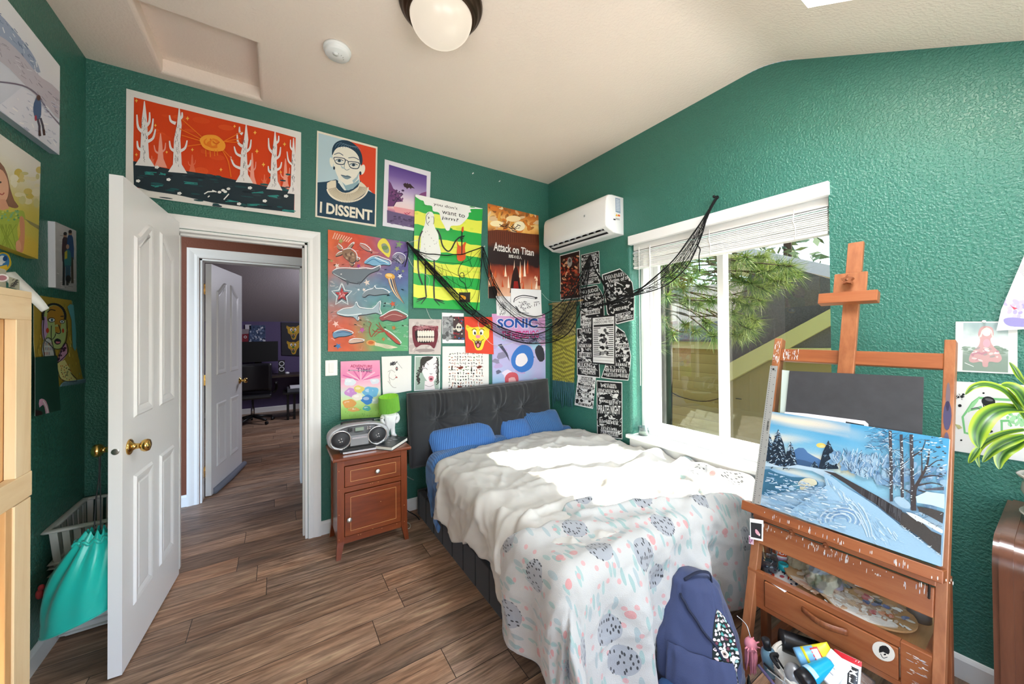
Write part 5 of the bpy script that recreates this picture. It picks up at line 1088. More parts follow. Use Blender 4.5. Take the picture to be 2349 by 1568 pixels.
# ---------------------------------------------------------------- woven hanging
def hanging():
    t = thing('woven_wall_hanging', 'yellow and black woven hanging with blue fringe beside the flyers', 'wall hanging', tuple(R(1297, 690)))
    E = lambda x, y, g=-.012: R(x/ZE[2]+ZE[0], y/ZE[2]+ZE[1], g)
    m = MB(); m.tube([E(78, 738), E(180, 724), E(290, 712)], .007, 10); m.build('dowel', mat('pale_wood_dowel', 'c9a878', .5, var=.1), t)
    q = [(98, 728), (246, 716), (232, 1218), (98, 1200)]
    def pos(u, v): return E(lerp(lerp(q[0][0], q[1][0], u), lerp(q[3][0], q[2][0], u), v), lerp(lerp(q[0][1], q[1][1], u), lerp(q[3][1], q[2][1], u), v), -.014-.004*sin(u*60)*sin(v*150)-.002*nz(u*6, v*14))
    def col(u, v):
        y = v*5.2; k = int(y); fr = y-k; uu = abs(u-.5)*2; d = (uu*1.3+(fr if k % 2 == 0 else 1-fr)*1.5)*7.2; s = (d % 1.) < .5
        if v < .42: return hx(mixc('b8ac6c', '2e2c22', 0 if s else 1))
        return hx('c4bc4a' if s else '4a4726')
    m = MB(); m.grid(54, 150, pos, col=None); 
    m.c = []
    for j in range(150):
        for i in range(54): m.c.append(col((i+.5)/54, (j+.5)/150))
    m.build('woven_cloth', vcol('wool_weave', .9, .5, 300), t)
    for k in range(20):
        x = lerp(104, 228, k/19); y = lerp(1202, 1216, k/19); ln = ru(115, 165); m = MB(); m.tube([E(x, y-6), E(x+ru(-3, 3), y+ln*.4), E(x+ru(-6, 6), y+ln*.75), E(x+ru(-5, 5), y+ln)], [.0042, .0048, .0044, .003], 6); m.build('fringe', mat('blue_wool', '3f6a8c' if k > 12 else '35606a', .9, var=.3, vs=200), t)
hanging()
# ---------------------------------------------------------------- black creepy-cloth net and wires
def netpt(x, y, g=.035):
    if x < 1256: p = D(x, y, -g); return p if p.x < -g else R(x, y, -g)
    p = R(x, y, -g); return p if p.y < -g else D(x, y, -g)
def netting():
    m = MB(); rn = random.Random(5); K = []
    def strand(pts, r=.0016, k=6, g=.042, j=2):
        r *= 1.45
        pp = spline([(x+rn.uniform(-j, j), y+rn.uniform(-j, j), 0) for x, y in pts], k); m.tube([netpt(p.x, p.y, g+.004*sin(i*.7)) for i, p in enumerate(pp)], r, 4, cap=False)
    def band(top, bot, n, r, cross, g=.042):
        """net gathered between two bounding curves: running strands plus slanted meshes"""
        N = 24; tp = spline([(x, y, 0) for x, y in top], 12); bt = spline([(x, y, 0) for x, y in bot], 12)
        S_ = lambda c, t: c[min(len(c)-1, int(t*(len(c)-1)))]
        P = lambda t, s: (lerp(S_(tp, t).x, S_(bt, t).x, s), lerp(S_(tp, t).y, S_(bt, t).y, s))
        for i in range(n):
            s = (i/(n-1))**1.15; strand([P(k/12, s) for k in range(13)], r*(2.6 if i in (0, n-1) else 1), 4, g, 1.5)
        for i in range(cross):
            t = rn.uniform(.04, .96); s0 = rn.uniform(0, .7); dt = rn.uniform(-.06, .06)
            strand([P(min(1, max(0, t+dt*k/3)), min(1, s0+.35*k/3)) for k in range(4)], r*.8, 3, g, 1.5)
    band([(933, 556), (965, 578), (1010, 585), (1060, 582), (1108, 567)], [(933, 556), (975, 600), (1040, 680), (1090, 715), (1108, 567)], 6, .0011, 26)
    band([(933, 556), (985, 605), (1045, 670), (1100, 720), (1160, 755), (1215, 768), (1262, 755), (1300, 710), (1330, 640), (1354, 586)], [(933, 556), (980, 612), (1050, 690), (1110, 745), (1170, 778), (1220, 788), (1275, 782), (1315, 745), (1345, 665), (1354, 586)], 8, .0013, 90)
    band([(1108, 567), (1122, 610), (1140, 655), (1165, 690), (1200, 718), (1245, 722), (1290, 690), (1325, 640), (1354, 586)], [(1108, 567), (1112, 610), (1130, 665), (1150, 700), (1195, 735), (1255, 750), (1305, 720), (1340, 650), (1354, 586)], 5, .0011, 40)
    band([(1354, 586), (1365, 620), (1385, 650), (1430, 690), (1470, 660), (1530, 610), (1580, 550), (1612, 500), (1630, 475), (1643, 452)], [(1354, 586), (1372, 632), (1395, 668), (1340, 708), (1470, 672), (1530, 655), (1575, 610), (1603, 560), (1620, 500), (1643, 452)], 11, .0012, 120, .045)
    strand([(1328, 708), (1390, 698), (1450, 670), (1480, 655)], .0028, 6); strand([(1598, 558), (1606, 570), (1604, 590), (1607, 622)], .003, 6, .045)
    strand([(933, 556), (936, 580), (930, 610)], .0026, 5); strand([(1108, 567), (1118, 600), (1128, 640), (1150, 670)], .003, 6); strand([(1618, 500), (1630, 475), (1644, 453)], .007, 5, .03)
    for k in range(7): strand([(1330-k*2, 700), (1300, 650+k*14), (1275+k*3, 790-k*6)], .0009, 5)
    m.build('black_net', mat('black_net_yarn', '0d0d0f', .9), None, 'black webbed net draped across the corner and over the window blind', 'net')
netting()
def wire(pts, name, label, col, r=.0016, g=.012):
    m = MB(); pp = spline([(x, y, 0) for x, y in pts], 8); m.tube([netpt(p.x, p.y, g) for p in pp], r, 5); m.build(name, mat(col+'_wire', {'white': 'dcdcd8', 'black': '161618'}[col], .4), None, label, 'wire')
wire([(933, 557), (952, 552), (960, 549)], 'string_light_wire', 'short white wire end beside the net pin', 'white')
wire([(936, 590), (948, 612), (965, 624), (985, 640), (975, 690), (985, 725), (992, 732)], 'string_light_wire', 'white wire hanging beside the striped painting', 'white', .0013)
wire([(1105, 722), (1098, 748), (1130, 790), (1175, 786), (1230, 762), (1262, 742), (1290, 726)], 'string_light_wire', 'white wire looping over the blue game poster', 'white', .002)
wire([(1243, 672), (1262, 690), (1290, 692), (1312, 702)], 'string_light_wire', 'white wire running from the phone drawing to the dowel', 'white', .0013)
for p, l in (((933, 556), 'white push pin holding the net left of the striped painting'), ((1108, 566), 'white push pin holding the net right of the striped painting')): pin(p, D, (0, -1, 0), gap=.014, label=l)
m = MB(); hp = R(1645, 453); m.lathe([(0, 0), (.012, 0), (.012, .004), (.004, .008), (.004, .03), (.009, .034), (.007, .04), (0, .042)], align(hp, hp+Vector((-.04, 0, 0))), 12); m.build('wall_hook', mat('black_metal', '141416', .4, .5), None, 'black hook above the blind where the net ends', 'hook')
# ================================================================ BED
def uvset(o, uvs):
    me = o.data; l = me.uv_layers.new(name='UVMap'); vi = [0]*len(me.loops); me.loops.foreach_get('vertex_index', vi)
    buf = []
    for i in vi: buf += uvs[i]
    l.data.foreach_set('uv', buf)
BX0, BX1, BF, BT = -1.38, -.04, -1.84, .485
CHAR = mat('charcoal_upholstery', '26272b', .85, bump=.3, bs=500, sheen=.2, var=.15)
bed = thing('bed_frame', 'charcoal upholstered low bed frame under the white duvet', 'bed', (-.7, -1.0, 0))
m = MB(); m.box((BX0+.02, -1.84, .02), (-.03, -.12, .17)); m.build('slat_base', CHAR, bed)
for k in range(11):
    y1 = -.12-k*.1565; m = MB(); m.box((BX0, y1-.155, .0), (BX0+.045, y1, .185), bev=.006); m.build('side_panel', CHAR, bed)
m = MB(); m.box((BX0, -1.885, 0), (-.03, -1.84, .185), bev=.006); m.build('foot_panel', CHAR, bed)
m = MB(); m.box((BX0, -.12, 0), (-.03, -.08, .185), bev=.006); m.build('head_panel', CHAR, bed)
def ribbed(name, c1, c2, sc=70, rot=0):
    M, t, p = nmat(name); wv = t.nodes.new('ShaderNodeTexWave'); wv.inputs['Scale'].default_value = sc; wv.inputs['Distortion'].default_value = 1.2; wv.inputs['Detail'].default_value = 2; wv.inputs['Detail Scale'].default_value = .6
    t.links.new(coords(t, rot=(0, 0, rot)), wv.inputs[0]); rp = ramp(t, wv.outputs[0], [(0, c1), (.7, c2)]); t.links.new(rp.outputs[0], p.inputs['Base Color']); p.inputs['Roughness'].default_value = .85; p.inputs['Sheen Weight'].default_value = .25
    bumpn(t, wv.outputs[0], p, .35, .003); return M
SHEET = ribbed('blue_ribbed_sheet', '2a4f7d', '3f6fa6', 20); PILW = ribbed('blue_ribbed_pillowcase', '2a5796', '4478b8', 20, .5); DKB = ribbed('navy_ribbed_sheet', '22405f', '34597f', 18, 1.57)
m = MB(); m.box((BX0+.03, -1.83, .172), (-.05, -.20, .44), bev=.05); mt = m.build('mattress', DKB, None, 'mattress in a dark blue ribbed sheet under the duvet', 'mattress')
for p in mt.data.polygons: p.use_smooth = True
def drape(a, b, zt, Rr, xl, yf, flare=.12, ripple=.02, seed=0., zmin=.006):
    ox, oy = max(0, xl-a), max(0, yf-b); r = sqrt(ox*ox+oy*oy); x, y = max(a, xl), max(b, yf); rp_ = (ox**4+oy**4)**.25
    if r < 1e-6: return Vector((x, y, zt)), 0., (0, 0)
    dx, dy = ox/r, oy/r; r = lerp(r, rp_, .8); q = r/Rr
    if q < pi/2: out, drop = Rr*sin(q), Rr*(1-cos(q))
    else:
        e = r-Rr*pi/2; out, drop = Rr+flare*e, Rr+e*sqrt(1-flare*flare)
        pr = b*7.5 if ox > oy else a*7.5
        out += ripple*min(1, e/.12)*(sin(pr*2.1+seed)+.6*sin(pr*3.7+1+seed))
    z = zt-drop
    if z < zmin: out += (zmin-z)*.6; z = zmin+.01*abs(nz(a*9, b*9))
    return Vector((x-out*dx, y-out*dy, z)), drop, (dx, dy)
def foldh(x, y, F):
    h = 0
    for pts, am, wd in F:
        best = 9
        for (ax, ay), (bx, by) in zip(pts, pts[1:]):
            vx, vy = bx-ax, by-ay; t = max(0, min(1, ((x-ax)*vx+(y-ay)*vy)/(vx*vx+vy*vy+1e-9))); d = (x-ax-vx*t)**2+(y-ay-vy*t)**2
            if d < best: best = d
        if best < 9*wd*wd: h += am*exp(-best/(wd*wd))
    return h
def wl(*px, z=.5): return [tuple(Z(x, y, z)[:2]) for x, y in px]
F1 = [(wl((1545, 1035), (1490, 1060), (1440, 1095), (1400, 1130)), .045, .05), (wl((1440, 1060), (1395, 1095)), -.02, .035), (wl((1380, 1100), (1280, 1130), (1180, 1150)), .02, .05), (wl((1300, 1060), (1200, 1080)), .016, .04), (wl((1450, 1010), (1380, 1015), (1250, 1020)), .018, .05),
      (wl((1340, 1150), (1250, 1190), (1200, 1215)), .025, .03), (wl((1330, 1165), (1240, 1205)), -.015, .02), (wl((1260, 1115), (1160, 1145), (1080, 1150)), .014, .03), (wl((1230, 1085), (1130, 1090), (1060, 1100)), .012, .03), (wl((1500, 1090), (1420, 1150)), .02, .03), (wl((1480, 985), (1500, 1030)), .03, .05), (wl((1150, 1180), (1110, 1240)), .018, .025), (wl((1200, 1190), (1150, 1260)), -.014, .02), (wl((1100, 1140), (1070, 1210)), .014, .025)]
def wrink(x, y, k=1.):
    w_ = nz(x*2.2, y*2.2, 3)*.022+nz(x*5, y*5, 8)*.008
    q = nz(x*1.7+y*1.2, (y-x*.5)*5.5, 5); w_ += .013*(1-abs(q))**5*k
    q = nz((x+.5*y)*7, (y-.7*x)*2.4, 11); w_ += .010*(1-abs(q))**6*k
    q = nz(x*12, y*7, 15); return w_+.005*(1-abs(q))**5*k+.006*(1-abs(nz(x*8+y*9, (y-x)*3.5, 21)))**6*k+.0025*nz(x*24, y*24, 3)
def ly(tab, x):
    for (a, p), (b, q) in zip(tab, tab[1:]):
        if x <= b: return lerp(p, q, max(0, (x-a)/(b-a)))
    return tab[-1][1]
HEAD = [(-1.80, -.66), (-1.64, -.61), (-1.55, -.575), (-1.45, -.53), (-1.36, -.48), (-1.24, -.43), (-.97, -.345), (-.62, -.295), (-.3, -.315), (-.04, -.37)]
HANG = [(-2, .40), (-1.6, .40), (-1.45, .37), (-1.3, .32), (-1.1, .31), (-.95, .27), (-.88, .33), (-.75, .36), (-.5, .36), (-.3, .34)]
def duvetf(nu, nv, name, label, M, ztop, head_off, hang_off, foot=-1.80, thick=.02, uv=False, sd=0., lift=0.):
    top = []
    for j in range(nv+1):
        v = j/nv
        for i in range(nu+1):
            u = i/nu
            yy = lerp(-.3, foot, v); hang = ly([(-p, q) for p, q in reversed([(-a, b) for a, b in HANG])] if 0 else HANG, yy)+hang_off+.02*sin(yy*17+sd)
            a = lerp(BX1+.005, BX0-hang, u)
            hd = ly(HEAD, a)+head_off; b = lerp(hd, foot if foot < 0 else ly(HEAD, a)-.10, v)
            p, drop, (dx, dy) = drape(a, b, ztop, .085, BX0+.045, -5, .05, .012, .3)
            inner = smooth(0, .07, hd-b)
            h = wrink(a, b)*(.45+.55*smooth(0, .12, ly(HEAD, a)+.04-b))+foldh(a, b, F1)*(1 if thick > .01 else .0)
            edge = 1-smooth(0, .09, hd-b); h -= .014*edge*edge*(1 if thick > .01 else .2)
            f = max(0, 1-drop/.10)
            p = p+Vector((0, 0, (h+lift*smooth(0, .05, b-ly(HEAD, a)))*f))+Vector((-dx, -dy, 0))*(h*1.3*(1-f)); top.append(p)
    m = MB(); W_ = nu+1; m.v = top[:]
    for j in range(nv):
        for i in range(nu): a = j*W_+i; m.f.append([a, a+W_, a+W_+1, a+1])
    m.sm = [True]*len(m.f); m.mi = [0]*len(m.f); m.c = [None]*len(m.f)
    o = m.build(name, M, None, label, 'bedding'); s = o.modifiers.new('thickness', 'SOLIDIFY'); s.thickness = thick; s.offset = -1 if o.data.polygons[nu//4].normal.z > 0 else 1; s.use_rim = True
    return o
DUV = mat('cream_duvet_cotton', 'c4c0b8', .9, bump=.15, bs=350, sheen=.15)
duvetf(150, 130, 'duvet', 'rumpled cream white duvet over the bed, sunlit by the window', DUV, BT+.035, 0, -.055)
duvetf(90, 60, 'blue_blanket', 'ribbed blue blanket rim showing at the head edge under the duvet', SHEET, BT+.014, .135, -.015, foot=1, thick=.006, lift=.028)
# ---- fleece throw with its berry and leaf print
def fleece_mat():
    M, t, p = nmat('printed_fleece'); uv = t.nodes.new('ShaderNodeUVMap').outputs[0]
    def vor(scale, rnd_=1., st=(1, 1, 1), rot=0.):
        mp = t.nodes.new('ShaderNodeMapping'); mp.inputs['Scale'].default_value = st; mp.inputs['Rotation'].default_value = (0, 0, rot); mp.vector_type = 'TEXTURE' if 0 else 'POINT'
        t.links.new(uv, mp.inputs[0]); v = t.nodes.new('ShaderNodeTexVoronoi'); v.voronoi_dimensions = '2D'; v.inputs['Scale'].default_value = scale; v.inputs['Randomness'].default_value = rnd_; t.links.new(mp.outputs[0], v.inputs['Vector']); return v
    def mth(op, a, b=None, c=None):
        n = t.nodes.new('ShaderNodeMath'); n.operation = op
        for k, x in enumerate((a, b, c)):
            if x is None: continue
            if isinstance(x, (int, float)): n.inputs[k].default_value = x
            else: t.links.new(x, n.inputs[k])
        return n.outputs[0]
    def mask(v, r, pick=None, ch=0):
        d = mth('LESS_THAN', v.outputs['Distance'], r)
        if pick is not None:
            s = t.nodes.new('ShaderNodeSeparateColor'); t.links.new(v.outputs['Color'], s.inputs[0]); d = mth('MULTIPLY', d, mth('LESS_THAN', s.outputs[ch], pick))
        return d
    def over(base, mk, col, f=1.):
        x = t.nodes.new('ShaderNodeMixRGB'); t.links.new(mth('MULTIPLY', mk, f), x.inputs[0])
        if isinstance(base, str): x.inputs[1].default_value = lin(base)
        else: t.links.new(base, x.inputs[1])
        x.inputs[2].default_value = lin(col); return x.outputs[0]
    c = 'b5b3af'
    for rot, pk, col, sc_ in ((.5, .8, '7a9f9b', 19), (-.8, .75, '8d9fa2', 18), (1.5, .75, '84a6a2', 21)): c = over(c, mask(vor(sc_, 1, (1, .32, 1), rot), .16, pk), col, .7)
    c = over(c, mask(vor(22, .9), .19, .45), 'c48e8c', .8); c = over(c, mask(vor(11, .9), .17, .22, 1), 'c4807e', .8)
    big = vor(4.6, .7); mk = mask(big, .24, .8); c = over(c, mk, '96989c')
    fl = mask(vor(95, 1, (1, .45, 1), .6), .27, .6); c = over(c, mth('MULTIPLY', fl, mask(big, .25, .8)), '333438')
    t.links.new(c, p.inputs['Base Color']); p.inputs['Roughness'].default_value = .95; p.inputs['Sheen Weight'].default_value = .4
    n = noisen(t, uv, 260, 3); bumpn(t, n.outputs[0], p, .4, .004); return M
TOPE = [(-1.95, -1.52), (-1.62, -1.44), (-1.48, -1.50), (-1.36, -1.57), (-1.13, -1.515), (-.86, -1.535), (-.62, -1.56), (-.3, -1.47), (-.04, -1.38)]
F2 = [(wl((1300, 1185), (1400, 1160), (1500, 1150), (1600, 1160)), .03, .028), (wl((1330, 1205), (1450, 1185), (1560, 1180), (1660, 1195)), .03, .025), (wl((1420, 1150), (1500, 1165)), .02, .03), (wl((1560, 1110), (1590, 1130), (1600, 1160)), -.05, .03), (wl((1590, 1090), (1640, 1110), (1720, 1125)), .045, .05), (wl((1600, 1170), (1700, 1160)), .03, .03), (wl((1620, 1200), (1710, 1230)), .025, .03), (wl((1540, 1210), (1620, 1240)), .02, .025), (wl((1380, 1230), (1500, 1215)), .012, .03)]
def fleece():
    nu, nv = 150, 130; top = []; uvs = []
    for j in range(nv+1):
        v = j/nv
        for i in range(nu+1):
            u = i/nu; a = lerp(BX1+.0, BX0-.485, u); te = ly(TOPE, a); b = lerp(te, BF-.53-.04*sin(a*6), v)
            p, drop, (dx, dy) = drape(a, b, BT+.06, .065, BX0-.012, BF-.0, .04 if BX0-a > BF-b else .12, .018 if BX0-a > BF-b else .034, .7)
            din = te-b; inner = smooth(0, .05, din); f = max(0, 1-drop/.1)
            h = foldh(a, b, F2)*f+wrink(a*.9+2, b*.9, .7)*.9*(.4+.6*inner)
            h += .012*sin((a*1.+b*2.6)*11+3*nz(a*2, b*2))*(1-smooth(.05, .45, din))*f+nz(a*30, b*30, 2)*.0012
            h -= .022*(1-inner)*f
            p = p+Vector((0, 0, h*f))+Vector((-dx, -dy, 0))*((h*1.2+.02*nz(a*3, b*3, 7))*(1-f)); p.z = max(.008, p.z); top.append(p); uvs.append((a, b))
    m = MB(); W_ = nu+1; n1 = W_*(nv+1); m.v = top[:]
    for j in range(nv):
        for i in range(nu): a = j*W_+i; m.f.append([a, a+W_, a+W_+1, a+1])
    m.sm = [True]*len(m.f); m.mi = [0]*len(m.f); m.c = [None]*len(m.f)
    o = m.build('fleece_throw', fleece_mat(), None, 'white fleece throw with pink berries and grey dots over the bed foot', 'blanket'); uvset(o, uvs)
    s = o.modifiers.new('thickness', 'SOLIDIFY'); s.thickness = .014; s.offset = -1 if o.data.polygons[0].normal.z > 0 else 1
    # rolled hem
fleece()
# ---- pillows
def pillow(name, label, c, sx, sy, sz, rz, tilt, M, sd, cat='pillow', rx=0.):
    m = MB(); A = Matrix.Translation(c) @ Matrix.Rotation(rz, 4, 'Z') @ Matrix.Rotation(tilt, 4, 'X') @ Matrix.Rotation(rx, 4, 'Y'); N, Q = 40, 28
    def fn(s):
        def g(u, v):
            x, y = 2*u-1, 2*v-1; px = x*(1-.05*(1-y*y)**2*0-.07*(1-abs(y))**0*(1-y*y)*.3); e = max(0, (1-x**4)*(1-y**4)); t = e**.55
            w_ = .10*nz(x*1.6+sd, y*1.6, sd)*e+.10*(1-abs(nz(x*3+sd, y*1.5, sd+4)))**4*e
            return A @ Vector((x*sx/2*(1-.08*(1-abs(x))*0), y*sy/2, s*sz/2*(t+w_) if s > 0 else -sz/2*t*.8))
        return g
    m.grid(N, Q, fn(1)); m.grid(N, Q, lambda u, v: fn(-1)(1-u, v)); return m.build(name, M, None, label, cat)
pillow('pillow', 'bright blue ribbed pillow lying nearest the nightstand', (-1.05, -.225, .545), .56, .24, .14, .07, .8, PILW, 1.3)
pillow('pillow', 'small blue pillow end showing in the middle of the bed head', (-.56, -.215, .535), .30, .22, .12, -.1, .8, PILW, 4.1)
pillow('pillow', 'dusty blue pillow propped in the corner under the woven hanging', (-.27, -.21, .56), .40, .26, .13, -.15, .8, SHEET, 7.7)
# ---- tufted back cushion
def cushion():
    TL, TR, BL, BR = D(934, 902, -.10), D(1253, 868, -.10), D(941, 1072, -.17), D(1263, 1010, -.16)
    bt = []
    for x, y in ((1012, 967), (1086, 953), (1155, 943), (1212, 934)): bt.append(D(x, y, -.21))
    t = thing('back_cushion', 'long dark charcoal tufted velvet cushion standing as headboard', 'cushion', (-.8, -.15, .42))
    VEL = mat('charcoal_velvet', '1d1e22', .75, sheen=.45, bump=.12, bs=240, var=.2, vs=14)
    def P(u, v): return TL.lerp(TR, u).lerp(BL.lerp(BR, u), v)
    NB = [((b.x-TL.x)/(TR.x-TL.x), (TL.z-b.z)/(TL.z-BL.z)) for b in bt]
    def front(u, v):
        p = P(u, v); e = max(0, (1-(2*u-1)**8)*(1-(2*v-1)**6)); th = .02+.06*e**.5; z = 0
        for k, (bu, bv) in enumerate(NB):
            dx, dy = (u-bu)*1.33, (v-bv)*.52; d = sqrt(dx*dx+dy*dy); an = atan2(dy, dx)
            z -= .09*exp(-(d/.075)**1.0); z += .010*sin(an*11+k)*exp(-d/.13)*min(1, d/.03)
            if dy < 0: z += .022*(1-2.4*abs(nz(dx*30, k*9.3, dy*1.5)))*exp(-(dx/.10)**2)*smooth(0, .10, -dy)
        z += .006*nz(u*8, v*4, 3)
        return p+Vector((0, -(th+z*e**.3), -.012*sin(pi*u)*(1-v)))
    m = MB(); m.grid(150, 64, front); m.grid(40, 12, lambda u, v: P(1-u, v)+Vector((0, .02+.02*(1-(2*v-1)**4), 0)))
    for f in (lambda s: (s, 0), lambda s: (1, s), lambda s: (1-s, 1), lambda s: (0, 1-s)):
        def edge(u, v): a, b = f(u); q = P(a, b)+Vector((0, .02, 0)); return q.lerp(front(a, b), v)
        m.grid(60, 2, edge)
    m.build('cushion_body', VEL, t)
    for (u, v) in NB:
        m = MB(); c = front(u, v)+Vector((0, -.006, 0)); m.ball(c, (.016, .010, .016)); m.build('tuft_button', VEL, t)
    m = MB(); m.tube([front(k/30, 0) for k in range(31)]+[front(1, k/12) for k in range(13)]+[front(1-k/30, 1) for k in range(31)]+[front(0, 1-k/12) for k in range(13)], .004, 6); m.build('piping', VEL, t)
cushion()
# ================================================================ NIGHTSTAND AND WHAT STANDS ON IT
CH = wood('cherry_wood', '642c14', '803c1b', '934c24', 0, 10, .32, .12, .04, .3); CHV = wood('cherry_wood_upright', '632b13', '7c391a', '8c4822', 2, 10, .32, .12, .04, .3)
ZS = .622
def nightstand():
    t = thing('nightstand', 'cherry wood nightstand with one drawer and a door beside the bed', 'nightstand', (-1.76, -.21, 0)); x0, x1, yf, yb = -1.978, -1.547, -.378, -.055
    m = MB(); m.box((-2.005, -.40, ZS-.02), (-1.522, -.03, ZS), bev=.006); m.build('top', CH, t)
    for x, s in ((x0, 1), (x1, -1)):
        for y, q in ((yf, 1), (yb, -1)):
            m = MB(); w_ = .04*s; d_ = .036*q; a = [(x, y), (x+w_, y), (x+w_, y+d_), (x, y+d_)]; k = [(x-.008*s, y-.01*q), (x+w_*.6-.006*s, y-.01*q), (x+w_*.6-.006*s, y+d_*.6-.008*q), (x-.008*s, y+d_*.6-.008*q)]
            vs = [(p[0], p[1], ZS-.02) for p in a]+[(p[0], p[1], .10) for p in a]+[(p[0], p[1], 0) for p in k]; m.add(vs, [(0, 1, 2, 3), (8, 9, 10, 11)]+[(i+j*4, (i+1) % 4+j*4, (i+1) % 4+(j+1)*4, i+(j+1)*4) for j in (0, 1) for i in range(4)]); m.build('leg', CHV, t, merge=True)
    m = MB(); m.box((x0+.006, yf+.03, .09), (x0+.02, yb-.02, ZS-.02)); m.build('side_panel', CHV, t); m = MB(); m.box((x1-.02, yf+.03, .09), (x1-.006, yb-.02, ZS-.02)); m.build('side_panel', CHV, t)
    m = MB(); m.box((x0+.02, yb-.02, .09), (x1-.02, yb-.008, ZS-.02)); m.build('back_panel', CHV, t)
    for z0, z1 in ((.565, ZS-.02), (.40, .43), (.085, .125)): m = MB(); m.box((x0+.04, yf+.004, z0), (x1-.04, yf+.03, z1)); m.build('face_rail', CH, t)
    m = MB(); m.box((x0+.03, yf+.03, .09), (x1-.03, yb-.02, .105)); m.build('bottom_shelf', CH, t)
    kb = mat('brushed_nickel', 'c9c6c0', .35, .9); IN = mat('pale_inlay', 'd9a468', .4)
    def front(nm, z0, z1, kx, kz):
        m = MB(); m.box((x0+.043, yf-.004, z0), (x1-.043, yf+.02, z1), bev=.002); d = m.build(nm, CH, t)
        m = MB()
        for i, (a, b) in enumerate((((x0+.075, z0+.028), (x1-.075, z0+.030)), ((x0+.075, z1-.030), (x1-.075, z1-.028)), ((x0+.075, z0+.028), (x0+.077, z1-.028)), ((x1-.077, z0+.028), (x1-.075, z1-.028)))): m.box((a[0], yf-.0047, a[1]), (b[0], yf-.0038, b[1]))
        m.build('inlay_line', IN, d)
        m = MB(); m.lathe([(0, 0), (.006, 0), (.006, .010), (.0145, .014), (.0155, .019), (.012, .022), (0, .023)], align((kx, yf-.004, kz), (kx, yf-.03, kz)), 20); m.build('knob', kb, d)
    front('drawer', .435, .56, (x0+x1)/2+.02, .5); front('door', .13, .395, x0+.066, .235)
    rn = random.Random(3); m = MB()
    for k in range(22): x = rn.choice([x0+.01, x1-.02, rn.uniform(x0+.06, x1-.06)]); z = rn.choice([rn.uniform(.1, .6), .425, .12]); m.ball((x, yf-.0042 if x0+.045 < x < x1-.045 else yf-.0005, z), (.003, .0012, .002), 6, 4)
    m.build('wear_marks', IN, t)
nightstand()
def boombox():
    SIL = mat('silver_plastic', 'a9aaae', .35, .3); DK = mat('dark_grey_plastic', '2c2d31', .5); BKP = mat('black_plastic', '1d1d1f', .45); CHRM = mat('chrome_trim', 'd6d7da', .18, .9)
    c = Vector((-1.835, -.235, ZS)); A = rotz(c, -.03)
    t = thing('boombox', 'silver portable cassette boombox on the nightstand', 'radio', tuple(c))
    # egg outlined front, depth to the wall
    def outl_(k): q = 2*pi*k/40; x = .188*(abs(cos(q))**.72)*(1 if cos(q) >= 0 else -1); z = .098+.083*(abs(sin(q))**.8)*(1 if sin(q) >= 0 else -1); return x, z
    m = MB(); o = [outl_(k) for k in range(40)]; rows = [(-.075, .80), (-.085, .93), (-.078, 1.), (.0, .99), (.055, .9), (.075, .72)]; vs = [A @ Vector((x*s, y, .098+(z-.098)*s)) for y, s in rows for x, z in o]
    m.add(vs, [(j*40+i, j*40+(i+1) % 40, (j+1)*40+(i+1) % 40, (j+1)*40+i) for j in range(5) for i in range(40)]+[tuple(range(40)), tuple(range(200, 240))[::-1]], True); m.build('housing', SIL, t)
    def on(x, y, z): return A @ Vector((x, y, z))
    for sx in (-1, 1):
        m = MB(); B = align(on(sx*.112, -.074, .092), on(sx*.112, -.12, .088)); m.lathe([(.063, -.012), (.063, .012), (.060, .016), (.055, .014), (.054, .006), (0, .004)], B, 32); s = m.build('speaker', CHRM, t)
        m = MB(); m.lathe([(.054, .004), (.053, .010), (.03, .016), (0, .017)], B, 28); m.build('speaker_grille', DK, s)
        m = MB()
        for dx, dz in ((-.01, .004), (.004, .010), (.008, -.006), (-.004, -.008)): m.ball(on(sx*.112+dx, -.0935, .090+dz), (.004, .002, .004), 8, 5)
        m.build('speaker_cone_mark', CHRM, s)
    def plate(nm, x0, x1, z0, z1, mm, y=-.088, d=.012):
        m = MB(); vs = [(x0, y, z0), (x1, y, z0), (x1, y+d, z0), (x0, y+d, z0), (x0, y, z1), (x1, y, z1), (x1, y+d, z1), (x0, y+d, z1)]; m.add([on(*v) for v in vs], [(0, 3, 2, 1), (4, 5, 6, 7), (0, 1, 5, 4), (1, 2, 6, 5), (2, 3, 7, 6), (3, 0, 4, 7)]); return m.build(nm, mm, t)
    plate('display', -.026, .026, .136, .158, mat('lcd_green_grey', '8a9a8c', .3), -.087); plate('cassette_door', -.055, .055, .045, .112, mat('grey_plastic', '87888c', .4), -.0885); plate('door_handle_bar', -.045, .045, .088, .1, CHRM, -.092)
    for k in range(4): plate('button', -.068+.012*(k % 2)*1.3, -.058+.012*(k % 2)*1.3, .140+.012*(k//2), .147+.012*(k//2), DK, -.0865); plate('button', .045+.014*(k % 2), .055+.014*(k % 2), .138+.012*(k//2), .145+.012*(k//2), CHRM, -.0865)
    plate('base_bar', -.10, .10, .004, .016, CHRM, -.100, .05); plate('base_recess', -.10, .10, .018, .034, BKP, -.089, .03)
    m = MB(); m.tube(spline([on(-.10, .0, .155), on(-.098, -.01, .178), (on(-.08, -.012, .186)), on(.08, -.012, .186), on(.098, -.01, .178), on(.10, 0, .155)], 6), .006, 8); m.build('handle', BKP, t)
    m = MB(); m.tube([on(-.07, .035, .175), on(.17, .04, .17)], .003, 6); m.build('antenna', CHRM, t)
    for x in (-.1, .1):
        m = MB(); m.box((c.x+x-.012, c.y-.05, ZS), (c.x+x+.012, c.y+.04, ZS+.03)); m.build('foot', BKP, t)
boombox()
